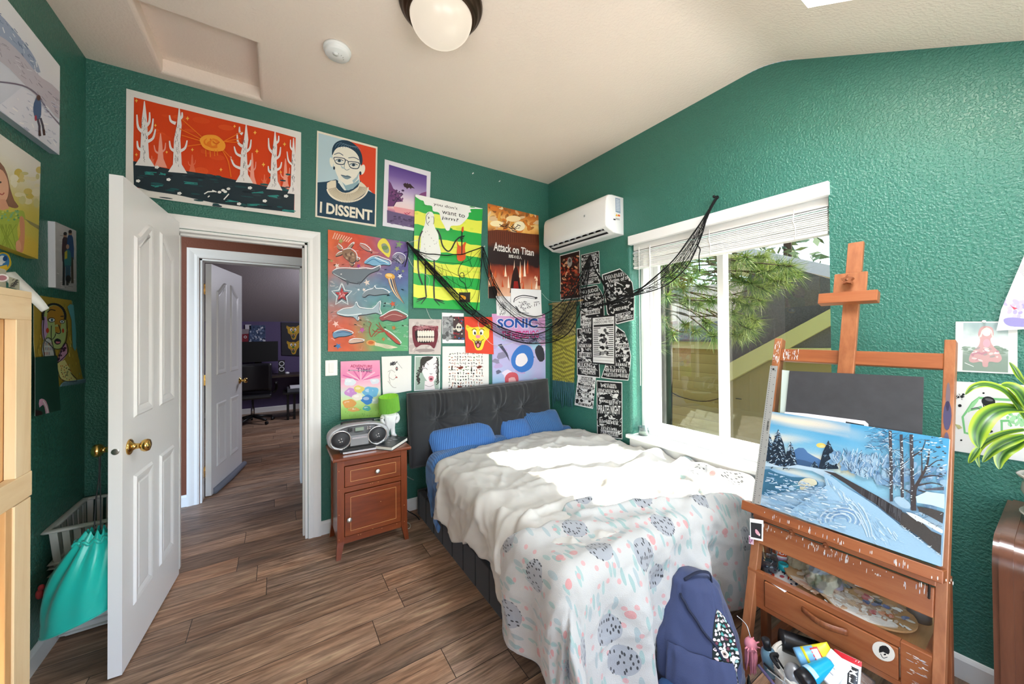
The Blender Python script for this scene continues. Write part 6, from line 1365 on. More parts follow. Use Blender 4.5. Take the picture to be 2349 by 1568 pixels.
def figlamp():
    c = Vector((-1.592, -.115, ZS)); LW = mat('white_ceramic', 'e9e9ec', .3, coat=.4)
    t = thing('figure_lamp', 'white headless figure table lamp with a tilted green shade', 'lamp', tuple(c))
    def skin(verts, edges, rad):
        me = bpy.data.meshes.new('body'); me.from_pydata([Vector(v) for v in verts], edges, []); o = bpy.data.objects.new('body', me); C.objects.link(o); o.parent = t; WLOC[o] = c
        o.modifiers.new('skin', 'SKIN'); 
        for i, r in enumerate(rad): me.skin_vertices[0].data[i].radius = (r, r)
        me.skin_vertices[0].data[0].use_root = True; s = o.modifiers.new('sub', 'SUBSURF'); s.levels = 2; s.render_levels = 2; me.materials.append(LW); me.update()
        for p in me.polygons: p.use_smooth = True
        return o
    V = [(0, 0, .10), (0, 0, .14), (0, 0, .175), (0, 0, .197), (-.045, 0, .172), (-.062, -.002, .145), (-.052, -.004, .118), (-.034, -.008, .108), (.045, 0, .172), (.062, -.002, .145), (.052, -.004, .118), (.034, -.008, .108), (-.019, 0, .075), (-.022, 0, .03), (-.024, -.016, .017), (-.026, -.034, .015), (.019, 0, .075), (.022, 0, .03), (.026, -.016, .017), (.032, -.032, .015)]
    E_ = [(0, 1), (1, 2), (2, 3), (2, 4), (4, 5), (5, 6), (6, 7), (2, 8), (8, 9), (9, 10), (10, 11), (0, 12), (12, 13), (13, 14), (14, 15), (0, 16), (16, 17), (17, 18), (18, 19)]
    skin(V, E_, [.034, .036, .036, .022, .02, .017, .017, .013, .02, .017, .017, .013, .019, .017, .018, .016, .019, .017, .018, .016])
    SH = nmat('green_pleated_shade'); M_, tt, pp = SH; pp.inputs['Base Color'].default_value = lin('6aa838'); pp.inputs['Roughness'].default_value = .8; pp.inputs['Transmission Weight'].default_value = 0
    pp.inputs['Emission Color'].default_value = lin('86c840'); pp.inputs['Emission Strength'].default_value = .06
    A = Matrix.Translation(c+Vector((-.002, 0, .205))) @ Matrix.Rotation(-.10, 4, 'Y') @ Matrix.Rotation(.12, 4, 'X'); m = MB(); n = 88
    def ring(r, z): return [A @ Vector(((r*(1+(.03 if k % 2 else -.02)))*cos(2*pi*k/n), (r*(1+(.03 if k % 2 else -.02)))*sin(2*pi*k/n), z)) for k in range(n)]
    rs = [ring(.072, -.005), ring(.0705, .05), ring(.0675, .105), ring(.0655, .105), ring(.0685, .05), ring(.070, -.005)]
    m.add([v for r in rs for v in r], [(j*n+k, j*n+(k+1) % n, (j+1)*n+(k+1) % n, (j+1)*n+k) for j in range(5) for k in range(n)]); m.build('lamp_shade', M_, t)
    m = MB(); m.lathe([(0, .0), (.013, 0), (.013, .02), (.022, .035), (.026, .055), (.02, .075), (0, .08)], A @ Matrix.Translation((0, 0, -.01)), 16); m.build('bulb', mat('warm_bulb', 'fff0d8', .4, emit='ffdca8', es=6.), t)
    m = MB(); cxx = A @ Vector((0, 0, 0)); m.lathe([(0.02, 0), (.05, .004), (.05, .006), (.02, .003)], A, 20); m.build('shade_ring', mat('warm_cream_ring', 'f2e2b8', .5), t)  # ring in one even cream colour
    lamp('POINT', 'figure_lamp_light', tuple(A @ Vector((0, 0, .05))), 1.2, (1, .8, .5), .02)
figlamp()
def book():
    z = ZS; a, b, d_ = Z(851, 1029, z), Z(899, 1034, z), Z(936, 1010, z); e = a+(d_-b); M1 = mat('book_cover_dark', '303236', .35); M2 = mat('book_pages', 'e6e2d8', .8)
    t = thing('book', 'dark grey hardback book lying on the front of the nightstand', 'book', tuple((a+d_)/2))
    def slab(k0, k1, s, nm, mm):
        cc = (a+b+d_+e)/4; q = [cc+(p-cc)*s for p in (a, b, d_, e)]; m = MB(); m.add([p+Vector((0, 0, k0)) for p in q]+[p+Vector((0, 0, k1)) for p in q], [(3, 2, 1, 0), (4, 5, 6, 7), (0, 1, 5, 4), (1, 2, 6, 5), (2, 3, 7, 6), (3, 0, 4, 7)]); return m.build(nm, mm, t)
    slab(.0, .0025, 1, 'back_cover', M1); slab(.0025, .0225, .95, 'page_block', M2); fc = slab(.0225, .0255, 1, 'front_cover', M1)
    m = MB(); cc = (a+b+d_+e)/4+Vector((0, 0, .0258)); ux = (b-a)*.5; uy = (e-a)*.5
    for u, v, s in ((.2, .35, .16), (-.1, .1, .12), (.1, -.3, .1), (-.3, .5, .09), (.3, .7, .07)): m.add([cc+ux*(u+s*1.6*cos(q))+uy*(v+s*.6*sin(q)) for q in [2*pi*k/14 for k in range(14)]], [tuple(range(14))])
    m.build('cover_print', mat('grey_ink', '9b9da2', .4), fc)
book()
# cables beside the nightstand
for pts, r, nm, lab, col in (([(-1.50, -.02, .36), (-1.46, -.05, .30), (-1.40, -.06, .255)], .003, 'power_cable', 'grey cable stub reaching from nightstand to bed', '8f9894'), ([(-1.545, -.03, .2), (-1.52, -.06, .12), (-1.47, -.10, .06), (-1.42, -.16, .03), (-1.41, -.22, .02)], .004, 'power_cable', 'black cable drooping to the floor beside the bed frame', '141416'), ([(-1.535, -.12, .05), (-1.5, -.16, .012), (-1.48, -.22, .006), (-1.5, -.27, .006), (-1.53, -.24, .006), (-1.53, -.18, .01)], .003, 'power_cable', 'pale looped cable on the floor beside the nightstand leg', 'd6d2c8')):
    m = MB(); m.tube(spline(pts, 8), r, 7); m.build(nm, mat('cable_'+col, col, .5), None, lab, 'cable')
# ================================================================ EASEL CORNER
TH = math.atan(.29); EN = Vector((-cos(TH), 0, sin(TH))); EU = Vector((sin(TH), 0, cos(TH))); EP = Vector((-.55, 0, .63))
EW = wood('easel_beech_oiled', '7d4526', '9a5f3a', 'ad744c', 2, 12, .42, .1, .05, .15); EWY = wood('easel_beech_rail', '7a4022', '94532e', 'a5673e', 1, 12, .42, .1, .05, .15)
def EL(y, z, off=0.):
    """point on the leaning easel plane at height z"""
    return Vector((-.55+.29*(z-.63), y, z))+EN*off
def ebar(m, y0, y1, z0, z1, o0, o1, bev=.002):
    c = [EL(y0, z0, 0), EL(y1, z0, 0), EL(y1, z1, 0), EL(y0, z1, 0)]; b = bmesh.new()
    vs = [b.verts.new(p+EN*o0) for p in c]+[b.verts.new(p+EN*o1) for p in c]
    for f in ((0, 1, 2, 3), (7, 6, 5, 4), (0, 4, 5, 1), (1, 5, 6, 2), (2, 6, 7, 3), (3, 7, 4, 0)): b.faces.new([vs[i] for i in f])
    bmesh.ops.recalc_face_normals(b, faces=b.faces); bmesh.ops.bevel(b, geom=list(b.edges), offset=bev, segments=1, affect='EDGES'); m.bm(b)
def star_knob(par, c, n, r, M_, k=5):
    m = MB(); A = align(c, c+n*.02); poly = [((r if i % 2 == 0 else r*.62)*cos(pi*i/k), (r if i % 2 == 0 else r*.62)*sin(pi*i/k)) for i in range(2*k)]; poly = [(p.x, p.y) for p in spline([(x, y, 0) for x, y in poly], 4, True)]
    m.prism(poly, .016, A @ Matrix.Translation((0, 0, .012))); m.lathe([(.005, 0), (.005, .03), (0, .031)], A, 10); return m.build('star_knob', M_, par)
ES = thing('easel', 'large wooden studio easel with a paint drawer by the window', 'easel', (-.5, -2.35, 0))
KN = wood('dark_knob_wood', '5f3018', '7c4526', '8f5632', 2, 30, .4)
for y0, y1, zt, lab in ((-2.121, -2.091, 1.352, None), (-2.632, -2.606, 1.352, None)):
    m = MB(); ebar(m, y0, y1, .0, zt, -.045, -.002); m.build('upright', EW, ES)
m = MB(); ebar(m, -2.606, -2.121, 1.252, 1.305, -.03, -.004); m.build('crossbar', EWY, ES)
m = MB(); ebar(m, -2.381, -2.331, .60, 1.752, -.002, .018); ebar(m, -2.376, -2.326, .60, 1.745, -.022, -.002); m.build('mast', EW, ES)
m = MB(); ebar(m, -2.403, -2.299, 1.532, 1.616, .018, .03); m.build('slider_block', EW, ES)
m = MB(); ebar(m, -2.441, -2.257, 1.487, 1.530, .012, .05); m.build('top_clamp_bar', EWY, ES)
star_knob(ES, EL(-2.349, 1.578, .03), EN, .021, KN)
m = MB(); ebar(m, -2.630, -2.064, .606, .642, -.002, .062); m.build('canvas_ledge', EWY, ES)
m = MB(); ebar(m, -2.612, -2.10, .588, .606, .0, .03); m.build('ledge_rail', EWY, ES)
m = MB(); ebar(m, -2.606, -2.121, .497, .580, -.012, .012); m.build('lower_board', EWY, ES)
for y in (-2.24, -2.345): star_knob(ES, EL(y, .583, .012), EN, .013, KN, 3)
m = MB(); ebar(m, -2.60, -2.594, .545, .6, .012, .016); m.build('ledge_slot', mat('dark_slot', '1d140e', .8), ES)
# paint box with drawer
bx0, bx1, by0, by1, bz0, bz1 = -.62, -.30, -2.606, -2.089, .245, .392
m = MB(); m.box((bx0, by1-.062, bz0), (bx0+.022, by1, bz1), bev=.002); m.box((bx0, by0, bz0), (bx0+.022, by0+.068, bz1), bev=.002); m.box((bx0, by0+.068, bz1-.020), (bx0+.022, by1-.062, bz1)); m.box((bx0, by0+.068, bz0), (bx0+.022, by1-.062, bz0+.018)); m.build('box_front', EWY, ES, merge=True)
m = MB(); m.box((bx0+.022, by1-.018, bz0), (bx1, by1, bz1), bev=.002); m.build('box_side', EWY, ES); m = MB(); m.box((bx0+.022, by0, bz0), (bx1, by0+.018, bz1), bev=.002); m.build('box_side', EWY, ES)
m = MB(); m.box((bx1-.015, by0+.018, bz0), (bx1, by1-.018, bz1+.02)); m.build('box_back', EWY, ES)
PALE = wood('pale_birch', 'b98a5a', 'd3a978', 'e0bd90', 0, 14, .5, .1); m = MB(); m.box((bx0+.02, by0+.016, bz1-.03), (bx1-.014, by1-.016, bz1-.022)); m.build('tray_floor', PALE, ES)
DR = MB(); DR.box((bx0-.006, by0+.072, bz0+.022), (bx0+.012, by1-.066, bz1-.024), bev=.002); dr = DR.build('drawer', EWY, ES)
m = MB(); hy0, hy1, hz = -2.412, -2.284, .338
pts = [Vector((bx0-.008-.026*sin(pi*k/14), lerp(hy1, hy0, k/14), hz)) for k in range(15)]
m.tube(pts, .006, 10, flat=1.9)
m.build('drawer_handle', KN, dr)
BXP = lambda x, y: onax(0, bx0-.0065, x, y)
a = Art(BXP, [(2001, 1471), (2054, 1489), (2054, 1516), (2001, 1500)], 'e4e0d4', gap=.0006, outline=[(2027+26*cos(q)+0, 1493.5+21*sin(q)+.34*26*cos(q)) for q in [2*pi*k/26 for k in range(26)]])
a.P([(2018, 1482), (2032, 1480), (2041, 1490), (2038, 1500), (2026, 1494), (2017, 1496)], '1c1c1e', 2); a.S([(2020, 1498), (2026, 1508), (2036, 1506)], 1.5, '3a3a3c', 3); a.E(2030, 1500, 3, 2, '1c1c1e')
a.m.build('round_sticker', PRINT, dr, 'round white sticker with a black haired face')
# rear struts and foot rails
for y in (-2.106, -2.619):
    bx_ = -.50; m = MB(); m.box((bx_-.02, y-.013, .035), (bx_+.02, y+.013, .60), bev=.002); m.build('rear_strut', KN, ES)
    m = MB(); m.box((-.75, y-.016, .0), (-.10, y+.016, .035), bev=.003); m.build('foot_rail', wood('easel_beech_foot_%d' % int(-y*10), '7a4022', '94532e', 'a5673e', 0, 12), ES)
# splashes of dried paint
rn = random.Random(9); m = MB(); cols = ['e4e0da', 'cfd3da', 'dcd6cc', 'b9bcc6', 'e9e7e2']
def splash(c, ux, uy, n, w_, h_, k):
    for _ in range(k):
        o = c+ux*rn.uniform(-w_, w_)+uy*rn.uniform(-h_, h_); l = rn.uniform(.002, .010); b = rn.uniform(.0005, .0015); m.add([o+ux*b*cos(q)+uy*l*sin(q) for q in [2*pi*i/8 for i in range(8)]], [tuple(range(8))], col=lin(rn.choice(cols)))
Y_ = Vector((0, -1, 0))
for y, k in ((-2.18, 9), (-2.27, 16), (-2.36, 16), (-2.45, 10), (-2.55, 14), (-2.33, 14)): splash(EL(y, .565, .0125), Y_, EU, EN, .05, .012, k)
for y in (-2.2, -2.3, -2.4, -2.5, -2.6): splash(EL(y, .62, .0625), Y_, EU, EN, .05, .006, 8)
splash(EL(-2.106, 1.29, -.0012), Y_, EU, EN, .012, .05, 40); splash(EL(-2.16, 1.28, -.0032), Y_, EU, EN, .03, .02, 40)
splash(Vector((bx0-.0008, -2.10, .30)), Y_, Vector((0, 0, 1)), EN, .012, .045, 26); splash(Vector((bx0-.0008, -2.575, .33)), Vector((0, 0, 1)), Y_, EN, .05, .018, 26)
m.build('dried_paint', vcol('dried_paint', .5), ES).__setitem__('kind', 'stuff')
m = MB()
for z, c, s in ((1.10, '45405e', .9), (1.0, '5a5066', .7), (.93, '3f3a58', .8), (.85, '6a6070', .6), (1.16, '6a5a60', .5)):
    o = EL(-2.619, z, -.0012); m.add([o+Y_*.010*cos(q)*s+EU*.05*sin(q) for q in [2*pi*i/12 for i in range(12)]], [tuple(range(12))], col=lin(c))
m.build('blue_paint_smear', vcol('paint_smear', .5), ES)
# ---- the painting on the ledge
def onE(off): return lambda x, y: onpl(EP+EN*off, EN, x, y)
ZI = (1690, 900, 3.563)
def winter():
    q = [(288, 155), (1738, 378), (1675, 1420), (188, 915)]
    a = Art(onE(.05), q, 'a9c4da', ZI, 0., .0005, n=(4, 4)); m = a.m; f = [a.pl(*p) for p in a.q]
    for i in range(4): p, r = f[i], f[(i+1) % 4]; m.add([p, r, r-EN*.018, p-EN*.018], [(0, 1, 2, 3)], col=lin('e2e2e0'))
    m.add([p-EN*.017 for p in f], [(3, 2, 1, 0)], col=lin('b9b0a0'))
    U = lambda u, v: tuple(lerp(lerp(q[0][i], q[1][i], u), lerp(q[3][i], q[2][i], u), v) for i in (0, 1))
    def g(u, v):
        if v < .6:
            c = mixc('4fa3cf', '8fc4de', smooth(0, .45, v+.1*nz(u*4, v*6))); c = mixc(c, 'f0e4cc', max(0, min(1, (nz(u*3.2+1, v*9, 2)*1.6+.05)*(1-smooth(.1, .7, u))*1.1)))
            if v < .14 and u < .45: c = mixc(c, 'ead9c4', .5*max(0, nz(u*5, v*16, 7)+.45))
            if .30 < v < .52 and u < .5: c = mixc(c, 'f2dfa8', .9*exp(-((v-.42)/.06)**2)*max(0, min(1, nz(u*7, v*14, 3)+.6)))
            return c
        c = mixc('a8c8e0', '7fb2d8', .5+.5*nz(u*5, v*9, 4)); return mixc(c, 'd3e4ee', max(0, nz(u*9+v*6, v*12, 8)))
    a.G(None, 60, 50, g)
    a.E(690, 432, 40, 20, 'f0cc6a', .1); a.E(700, 440, 24, 12, 'f6dc8e')
    a.P([(470, 470), (545, 452), (580, 490), (640, 525), (700, 560), (690, 610), (480, 600)], '4f77a8', 2); a.P([(480, 540), (560, 555), (620, 575), (620, 605), (480, 600)], '3f5f86')
    def fir(x, yt, yb, w_, snow):
        a.P([(x, yt), (x+w_*.3, lerp(yt, yb, .4)), (x+w_*.55, yb), (x-w_*.55, yb), (x-w_*.3, lerp(yt, yb, .4))], '1d2c3c')
        for k in range(int(60*snow)):
            t = ru(.05, 1); s = ru(-1, 1); y = lerp(yt, yb, t); a.S([(x+s*w_*.5*t, y+abs(s)*10), (x+s*w_*.5*t+ru(6, 18)*(1 if s > 0 else -1), y+ru(8, 22))], ru(3, 8), rnd.choice(['9fbcd4', 'c9dbe6', '24384c', '162230', '6f92b4'] if snow > .8 else ['3a5468', '1c2b38', '24384c', '8fb0c8']))
    fir(265, 330, 560, 110, 1.3); fir(340, 298, 600, 150, 1.9); fir(442, 400, 620, 110, 1.5); fir(752, 390, 625, 150, .75); fir(640, 560, 620, 60, .5)
    a.P([(232, 600), (330, 610), (500, 620), (620, 640), (720, 690), (750, 700), (800, 640), (720, 630), (500, 590), (380, 610), (235, 565)], 'bcd3e4', 0)
    a.P([(222, 628), (330, 655), (450, 690), (560, 695), (655, 720), (665, 760), (560, 790), (420, 805), (330, 825), (198, 830)], '3f7492', 2); a.P([(500, 745), (560, 700), (640, 710), (660, 750), (600, 770), (530, 800)], 'dfd9bc', 2); a.P([(440, 760), (500, 740), (520, 790), (430, 800)], '5f96ac', 2)
    # snowy bushes and trees on the right
    for k in range(110):
        x = ru(780, 1730); y = ru(500+(x-780)*.08, 560+(x-780)*.44); a.E(x, y, ru(20, 60), ru(12, 34), mixc('7fa6c8', rnd.choice(['9cbcd6', '6b93ba', 'a9c8dc']), ru(.2, 1)), ru(0, 3), 10)
    for k in range(240):
        x = ru(800, 1400); y0 = ru(480+(x-800)*.06, 600+(x-800)*.4); a.S([(x, y0), (x+ru(-30, 30), y0-ru(10, 50))], ru(2, 5), rnd.choice(['c9dcea', '4f6a86', 'd8e6f0', '7fa0c0', '2f4a66']))
    for k in range(90): x = ru(1050, 1250); y = ru(290, 470); a.S([(x, y), (x+ru(20, 60), y+ru(-20, 30))], ru(2, 5), rnd.choice(['2f4a66', '5f86a8', 'd4e4ee', '4a6a88']))
    for x, y0, y1, w_ in ((1268, 315, 890, 26), (1358, 345, 880, 26), (1440, 345, 960, 30)):
        a.S([(x-8, y0), (x, lerp(y0, y1, .5)), (x+2, y1)], w_, '4a4448', 3)
        for k in range(16): y = ru(y0+20, y1-80); s = rnd.choice([-1, 1]); a.S([(x, y), (x+s*ru(40, 90), y-ru(10, 60))], 4, rnd.choice(['4a4a52', 'c9dce8', '3a4654']), 0, lambda t: 1.2-.8*t)
        for k in range(24): y = ru(y0, y1); a.E(x+ru(-12, 12), y, 6, 4, 'dfeaf0')
    for p, w_ in (([(1455, 965), (1462, 800), (1510, 700), (1560, 600), (1580, 480)], 34), ([(1462, 800), (1440, 700), (1440, 600)], 20), ([(1510, 700), (1600, 680), (1690, 690)], 14), ([(1490, 760), (1600, 740), (1690, 760)], 12), ([(1520, 690), (1520, 560), (1515, 480)], 12), ([(1560, 620), (1640, 560), (1700, 560)], 10), ([(1450, 520), (1520, 470), (1550, 390)], 14), ([(1440, 830), (1370, 790)], 10), ([(1490, 800), (1560, 820), (1600, 860)], 8)): a.S(p, w_, '453c3c', 5, lambda t: 1.1-.7*t)
    for k in range(70): x, y = ru(1500, 1710), ru(370, 700); a.E(x, y, ru(6, 20), ru(2, 6), rnd.choice(['3c4450', 'd3e2ec', '4a4448', 'e4eef4']), ru(-.3, .3))
    a.P([(1530, 790), (1700, 770), (1700, 800), (1560, 800)], '5a5a64'); a.P([(1470, 850), (1560, 810), (1705, 830), (1705, 950), (1600, 920), (1480, 900)], 'c9dfe8', 0)
    a.P([(1480, 930), (1600, 950), (1700, 980), (1690, 1070), (1600, 1020), (1500, 970)], '4a4543'); a.P([(1290, 870), (1340, 850), (1420, 900), (1420, 950), (1340, 930)], 'a9c6da', 2)
    # road and fence
    a.P([(720, 660), (790, 690), (880, 760), (1030, 850), (1160, 935), (1340, 1080), (1480, 1180), (1680, 1330), (1675, 1420), (1100, 1235), (620, 1065), (420, 985), (640, 830), (740, 760)], 'a3c8e2', 0)
    for k in range(120):
        t = ru(0, 1); x, y = lerp(740, 1300, t)+ru(-160, 120)*t, lerp(700, 1230, t); a.S([(x, y), (x+ru(10, 50), y+ru(20, 60))], ru(3, 10), rnd.choice(['b9d6ea', '8fb6d8', 'd3e6f0', '9cc2de']))
    for r in range(6): a.S([(860+170*s*cos(q)+0, 1040+100*s*sin(q)) for q in [pi*.9+k*pi*1.25/12 for k in range(13)] for s in (.35+.13*r,)], 9, ['7fa6d2', 'd3e4f0'][r % 2], 0)
    for k in range(3): a.S([(900+k*50, 880+k*10), (980+k*40, 980), (1050+k*28, 1100), (1080+k*18, 1180)], 10, 'c9def0', 4)
    a.P([(720, 640), (820, 660), (920, 715), (1040, 780), (1160, 845), (1260, 905), (1360, 965), (1350, 1070), (1240, 990), (1150, 915), (1030, 838), (900, 745), (780, 670)], '3f3a3c', 0)
    for k in range(46): t = k/45; x, y = lerp(1030, 1350, t), lerp(780, 960, t); a.S([(x, y), (x-4, y+ru(50, 62+50*t))], 2.5, rnd.choice(['6f7076', '26242a', '5a5a60']))
    a.S([(1165, 850), (1158, 920)], 14, '2a2628'); a.S([(1252, 905), (1243, 985)], 18, '2a2628')
    a.P([(1360, 975), (1500, 1040), (1600, 1130), (1682, 1165), (1675, 1325), (1560, 1230), (1480, 1165), (1345, 1080)], '47423f', 0); a.P([(1390, 975), (1480, 1000), (1600, 1070), (1690, 1120), (1682, 1150), (1560, 1080), (1470, 1040)], 'dde8ee', 2)
    for k in range(60): t = ru(0, 1); x, y = lerp(1340, 1670, t), lerp(1078, 1330, t); a.S([(x, y), (x+ru(-12, 20), y+ru(-14, 8))], 4, 'd9e8f0')
    for k in range(26): x, y = ru(1470, 1690), ru(970, 1110); a.S([(x, y), (x+ru(-30, 30), y+ru(-10, 20))], 3, rnd.choice(['e4eef4', '3a3a40']))
    for k in range(150): x, y = U(ru(.02, .45), ru(.72, .99)); a.S([(x, y), (x+ru(20, 70), y+ru(2, 24))], ru(4, 12), rnd.choice(['b9d4e8', '9cbfdc', 'd9e8f0', '8fb4d4']))
    for k in range(90): x, y = U(ru(.02, .35), ru(.64, .74)); a.S([(x, y), (x+ru(10, 40), y+ru(-8, 14))], ru(3, 8), rnd.choice(['d3e2ee', '6f96bc', 'b3cfe4']))
    a.m.c = [[tuple(x*.74 for x in q[:3])+(1,) for q in c] if isinstance(c, list) else tuple(x*.74 for x in c[:3])+(1,) for c in a.m.c]
    a.done('winter_painting', 'snowy road landscape painting resting on the easel ledge', 'painting', PAINTED)
winter()
# ---- boards behind the painting
def slab(off, q, th, M_, nm, lab, cat):
    f = [onpl(EP+EN*off, EN, *p) for p in q]; m = MB(); m.add(f+[p-EN*th for p in f], [(0, 1, 2, 3), (7, 6, 5, 4), (0, 4, 5, 1), (1, 5, 6, 2), (2, 6, 7, 3), (3, 7, 4, 0)]); return m.build(nm, M_, None, lab, cat)
BLK = mat('black_gesso_board', '37373a', .55, var=.3, vs=22, bump=.05, bs=60)
slab(.026, [(1811, 850), (2119, 864), (2112, 1100), (1790, 1060)], .004, BLK, 'black_board', 'dark grey primed board standing behind the winter painting', 'board')
a = Art(onE(.029), [(1799, 942), (1986, 966), (1994, 985), (1994, 1030)], 'dcd8dc', gap=0., outline=[(1800, 944), (1850, 948), (1984, 965), (1992, 972), (1994, 1030), (1796, 1020)]); a.S([(1940, 968), (1982, 976)], 4, '2a2a2c'); a.done('paper_sheet', 'pale paper sheet peeking above the painting in front of the dark board', 'paper')
slab(.019, [(1794, 848), (1813, 850), (1806, 1020), (1786, 1015)], .004, mat('pale_acrylic_edge', 'b9c4bd', .2, spec=.6), 'acrylic_panel', 'narrow clear panel edge left of the dark board', 'panel')
# steel ruler leaning on the left upright
t = thing('steel_ruler', 'long perforated steel ruler leaning beside the painting', 'ruler', tuple(EL(-2.09, .634, .04)))
a = Art(onE(.055), [(1767, 838), (1784, 839), (1744, 1158), (1725, 1152)], 'bdbdbb', gap=0., thick=.0012, n=(1, 1)); 
for k in range(64): s = (k+.5)/64; x, y = a.bil(.22, s); a.E(x, y, .9, .9, '2c2c2c', 0, 8)
for k in range(20): s = (k+.7)/20; x, y = a.bil(.75, s); a.E(x, y, .9, .9, '3a3a3a', 0, 8)
x, y = a.bil(.5, .025); a.E(x, y, 2.3, 2.2, '303030')
for k in range(9): x, y = a.bil(.7, .40+k*.008); a.S([(x-2, y), (x+2, y+.4)], 1.3, '1f1f20')
Mr, tr_, pr_ = nmat('ruler_steel'); va = tr_.nodes.new('ShaderNodeVertexColor'); va.layer_name = 'Col'; tr_.links.new(va.outputs[0], pr_.inputs['Base Color']); pr_.inputs['Metallic'].default_value = .6; pr_.inputs['Roughness'].default_value = .38
a.m.build('blade', Mr, t)
# instant photo and pink sticker on the left upright
a = Art(onE(.064), [(1720, 1188), (1751, 1193), (1750, 1241), (1721, 1235)], 'eceae6', gap=0., thick=.0008); a.P([(1722, 1197), (1747.5, 1201), (1747, 1236), (1723, 1231)], '2b2a2d'); a.P([(1733, 1213), (1738, 1216), (1743, 1224), (1739, 1227), (1733, 1221)], 'd8a0ac', 2); a.E(1742, 1226, 2, 3, 'e0c4c4')
a.done('instant_photo', 'small white framed instant photo stuck on the easel ledge end', 'photo')
a = Art(onE(.014), [(1718, 1227), (1729, 1229), (1729, 1249), (1718, 1246)], 'e6c6d6', gap=.001, thick=.0005)
for k in range(12): a.S([(1719+ru(0, 9), 1229+ru(0, 17)), (1719+ru(0, 9), 1229+ru(0, 17))], 1., '8a4a6a')
a.done('pink_tag', 'tiny pink patterned tag below the instant photo', 'tag')
# ---- things in the paint tray
TZ = bz1-.022
t = thing('brush_jar', 'glass jar of dark paint water with brushes on the easel box corner', 'jar', tuple(Z(1762, 1310, TZ))); jc = Z(1760, 1304, TZ); GL = glassm('jar_glass', 'dfe8ea', .25, .93)
m = MB(); m.lathe([(.0, .001), (.036, .0), (.039, .006), (.039, .055), (.035, .064), (.036, .082), (.0375, .083), (.0355, .084), (.033, .064)], Matrix.Translation(jc), 28, cap=False); m.build('jar_glass', GL, t)
m = MB(); m.lathe([(0, .003), (.035, .003), (.037, .008), (.037, .044), (0, .0445)], Matrix.Translation(jc), 24); m.build('paint_water', mat('murky_water', '272c38', .1), t)
for dx, dy, l, c in ((.012, -.008, .10, '2a2a2c'), (-.01, .006, .105, 'c9ab7c'), (.0, .014, .095, '6a6a70')):
    m = MB(); m.tube([jc+Vector((dx*.4, dy*.4, .01)), jc+Vector((dx*1.6, dy*1.6, l*.95))], [.003, .0022], 7); m.build('brush', mat('brush_'+c, c, .4), t)
m = MB(); c2 = Z(1791, 1268, TZ+.03); c2.z = TZ; t = thing('gesso_tub', 'white tub with an orange label behind the jar', 'tub', tuple(c2))
m.lathe([(0, 0), (.034, 0), (.036, .004), (.036, .085), (.034, .09), (0, .09)], Matrix.Translation(c2), 28); m.build('tub_body', mat('white_tub_plastic', 'e9e7e4', .35), t)
m = MB(); m.lathe([(.0364, .034), (.0364, .078)], Matrix.Translation(c2), 28, cap=False); lb = m.build('label', mat('orange_label', 'cf4f22', .4), t)
vs, fs = textmesh('sol', .01); m = MB(); dirv = (CAM-c2); dirv.z = 0; a0 = atan2(dirv.y, dirv.x)
m.add([c2+Vector((.0368*cos(a0+(x-.5)*1.1), .0368*sin(a0+(x-.5)*1.1), .042+y*.016)) for x, y in vs], fs); m.build('lettering', mat('white_ink', 'f0eeea', .5), lb)
m = MB(); m.lathe([(.0366, .012), (.0366, .028)], Matrix.Translation(c2), 28, cap=False); m.build('lower_label', mat('pink_label', 'cfa0b4', .5), t)
c3 = Z(1797, 1306, TZ); m = MB(); m.lathe([(0, 0), (.017, 0), (.018, .004), (.018, .026), (.014, .028), (.013, .022), (0, .022)], Matrix.Translation(c3), 20); m.build('teal_lid', mat('teal_plastic', '1f9aa0', .35), None, 'round teal lid between the jar and the crumpled cloth', 'lid')
a = Art(lambda x, y: Z(x, y, TZ+.0004), [(1742, 1318), (1800, 1285), (1850, 1330), (1800, 1358)], 'ece9ea', gap=.0002, thick=.0003, n=(2, 2))
for k in range(26): x, y = a.bil(ru(.05, .95), ru(.05, .95)); a.E(x, y, ru(2, 6), ru(1.5, 3.5), rnd.choice(['22304a', 'd8452c', '2a3a5a', 'c04a58', '3f4a60']), ru(0, 3), 10)
a.done('floral_liner', 'white paper with red and navy blotches lining the paint tray', 'paper')
def crumple(name, label, c, sx, sy, sz, sd, M_, colf=None, cat='cloth', n=(56, 36)):
    c = Vector(c); m = MB()
    def fn(u, v):
        q, s = 2*pi*u, pi*v-pi/2; d = Vector((cos(s)*cos(q), cos(s)*sin(q), sin(s))); k = 1+.28*noise.noise(d*1.6+Vector((sd, 0, 0)))+.22*(1-abs(noise.noise(d*2.8+Vector((0, sd, 0))))*2)+.07*noise.noise(d*8)
        p = Vector((d.x*sx, d.y*sy, d.z*sz))*k; p.z = max(-sz*.55, p.z); return c+p+Vector((0, 0, sz*.55))
    m.grid(n[0], n[1], fn, col=colf); return m.build(name, M_, None, label, cat, merge=1e-5)
RAG = vcol('stained_rag', .95, .3, 200)
def ragc(u, v):
    n = nz(u*7, v*5, 4); c = mixc('aaa592', '7f7a6a', max(0, min(1, .5+n)))
    for k, cc in enumerate(('4f4a48', 'b98a80', '5f6f8a', '4a5a40', '8a7a5a')):
        if nz(u*6+k*3.1, v*5, k*7.7) > .26: c = mixc(c, cc, .6)
    return c
crumple('tan_rag', 'plain tan crumpled cloth at the back of the tray beside the lid', Z(1838, 1296, TZ+.012)-Vector((0, 0, .012)), .05, .042, .05, 2., mat('tan_cloth', 'a3957a', .95, var=.25, vs=60, bump=.3, bs=300))
crumple('paint_rag', 'paint stained grey rag bunched on the palette', Z(1888, 1338, TZ+.02)-Vector((0, 0, .006)), .062, .045, .048, 5., RAG, ragc)
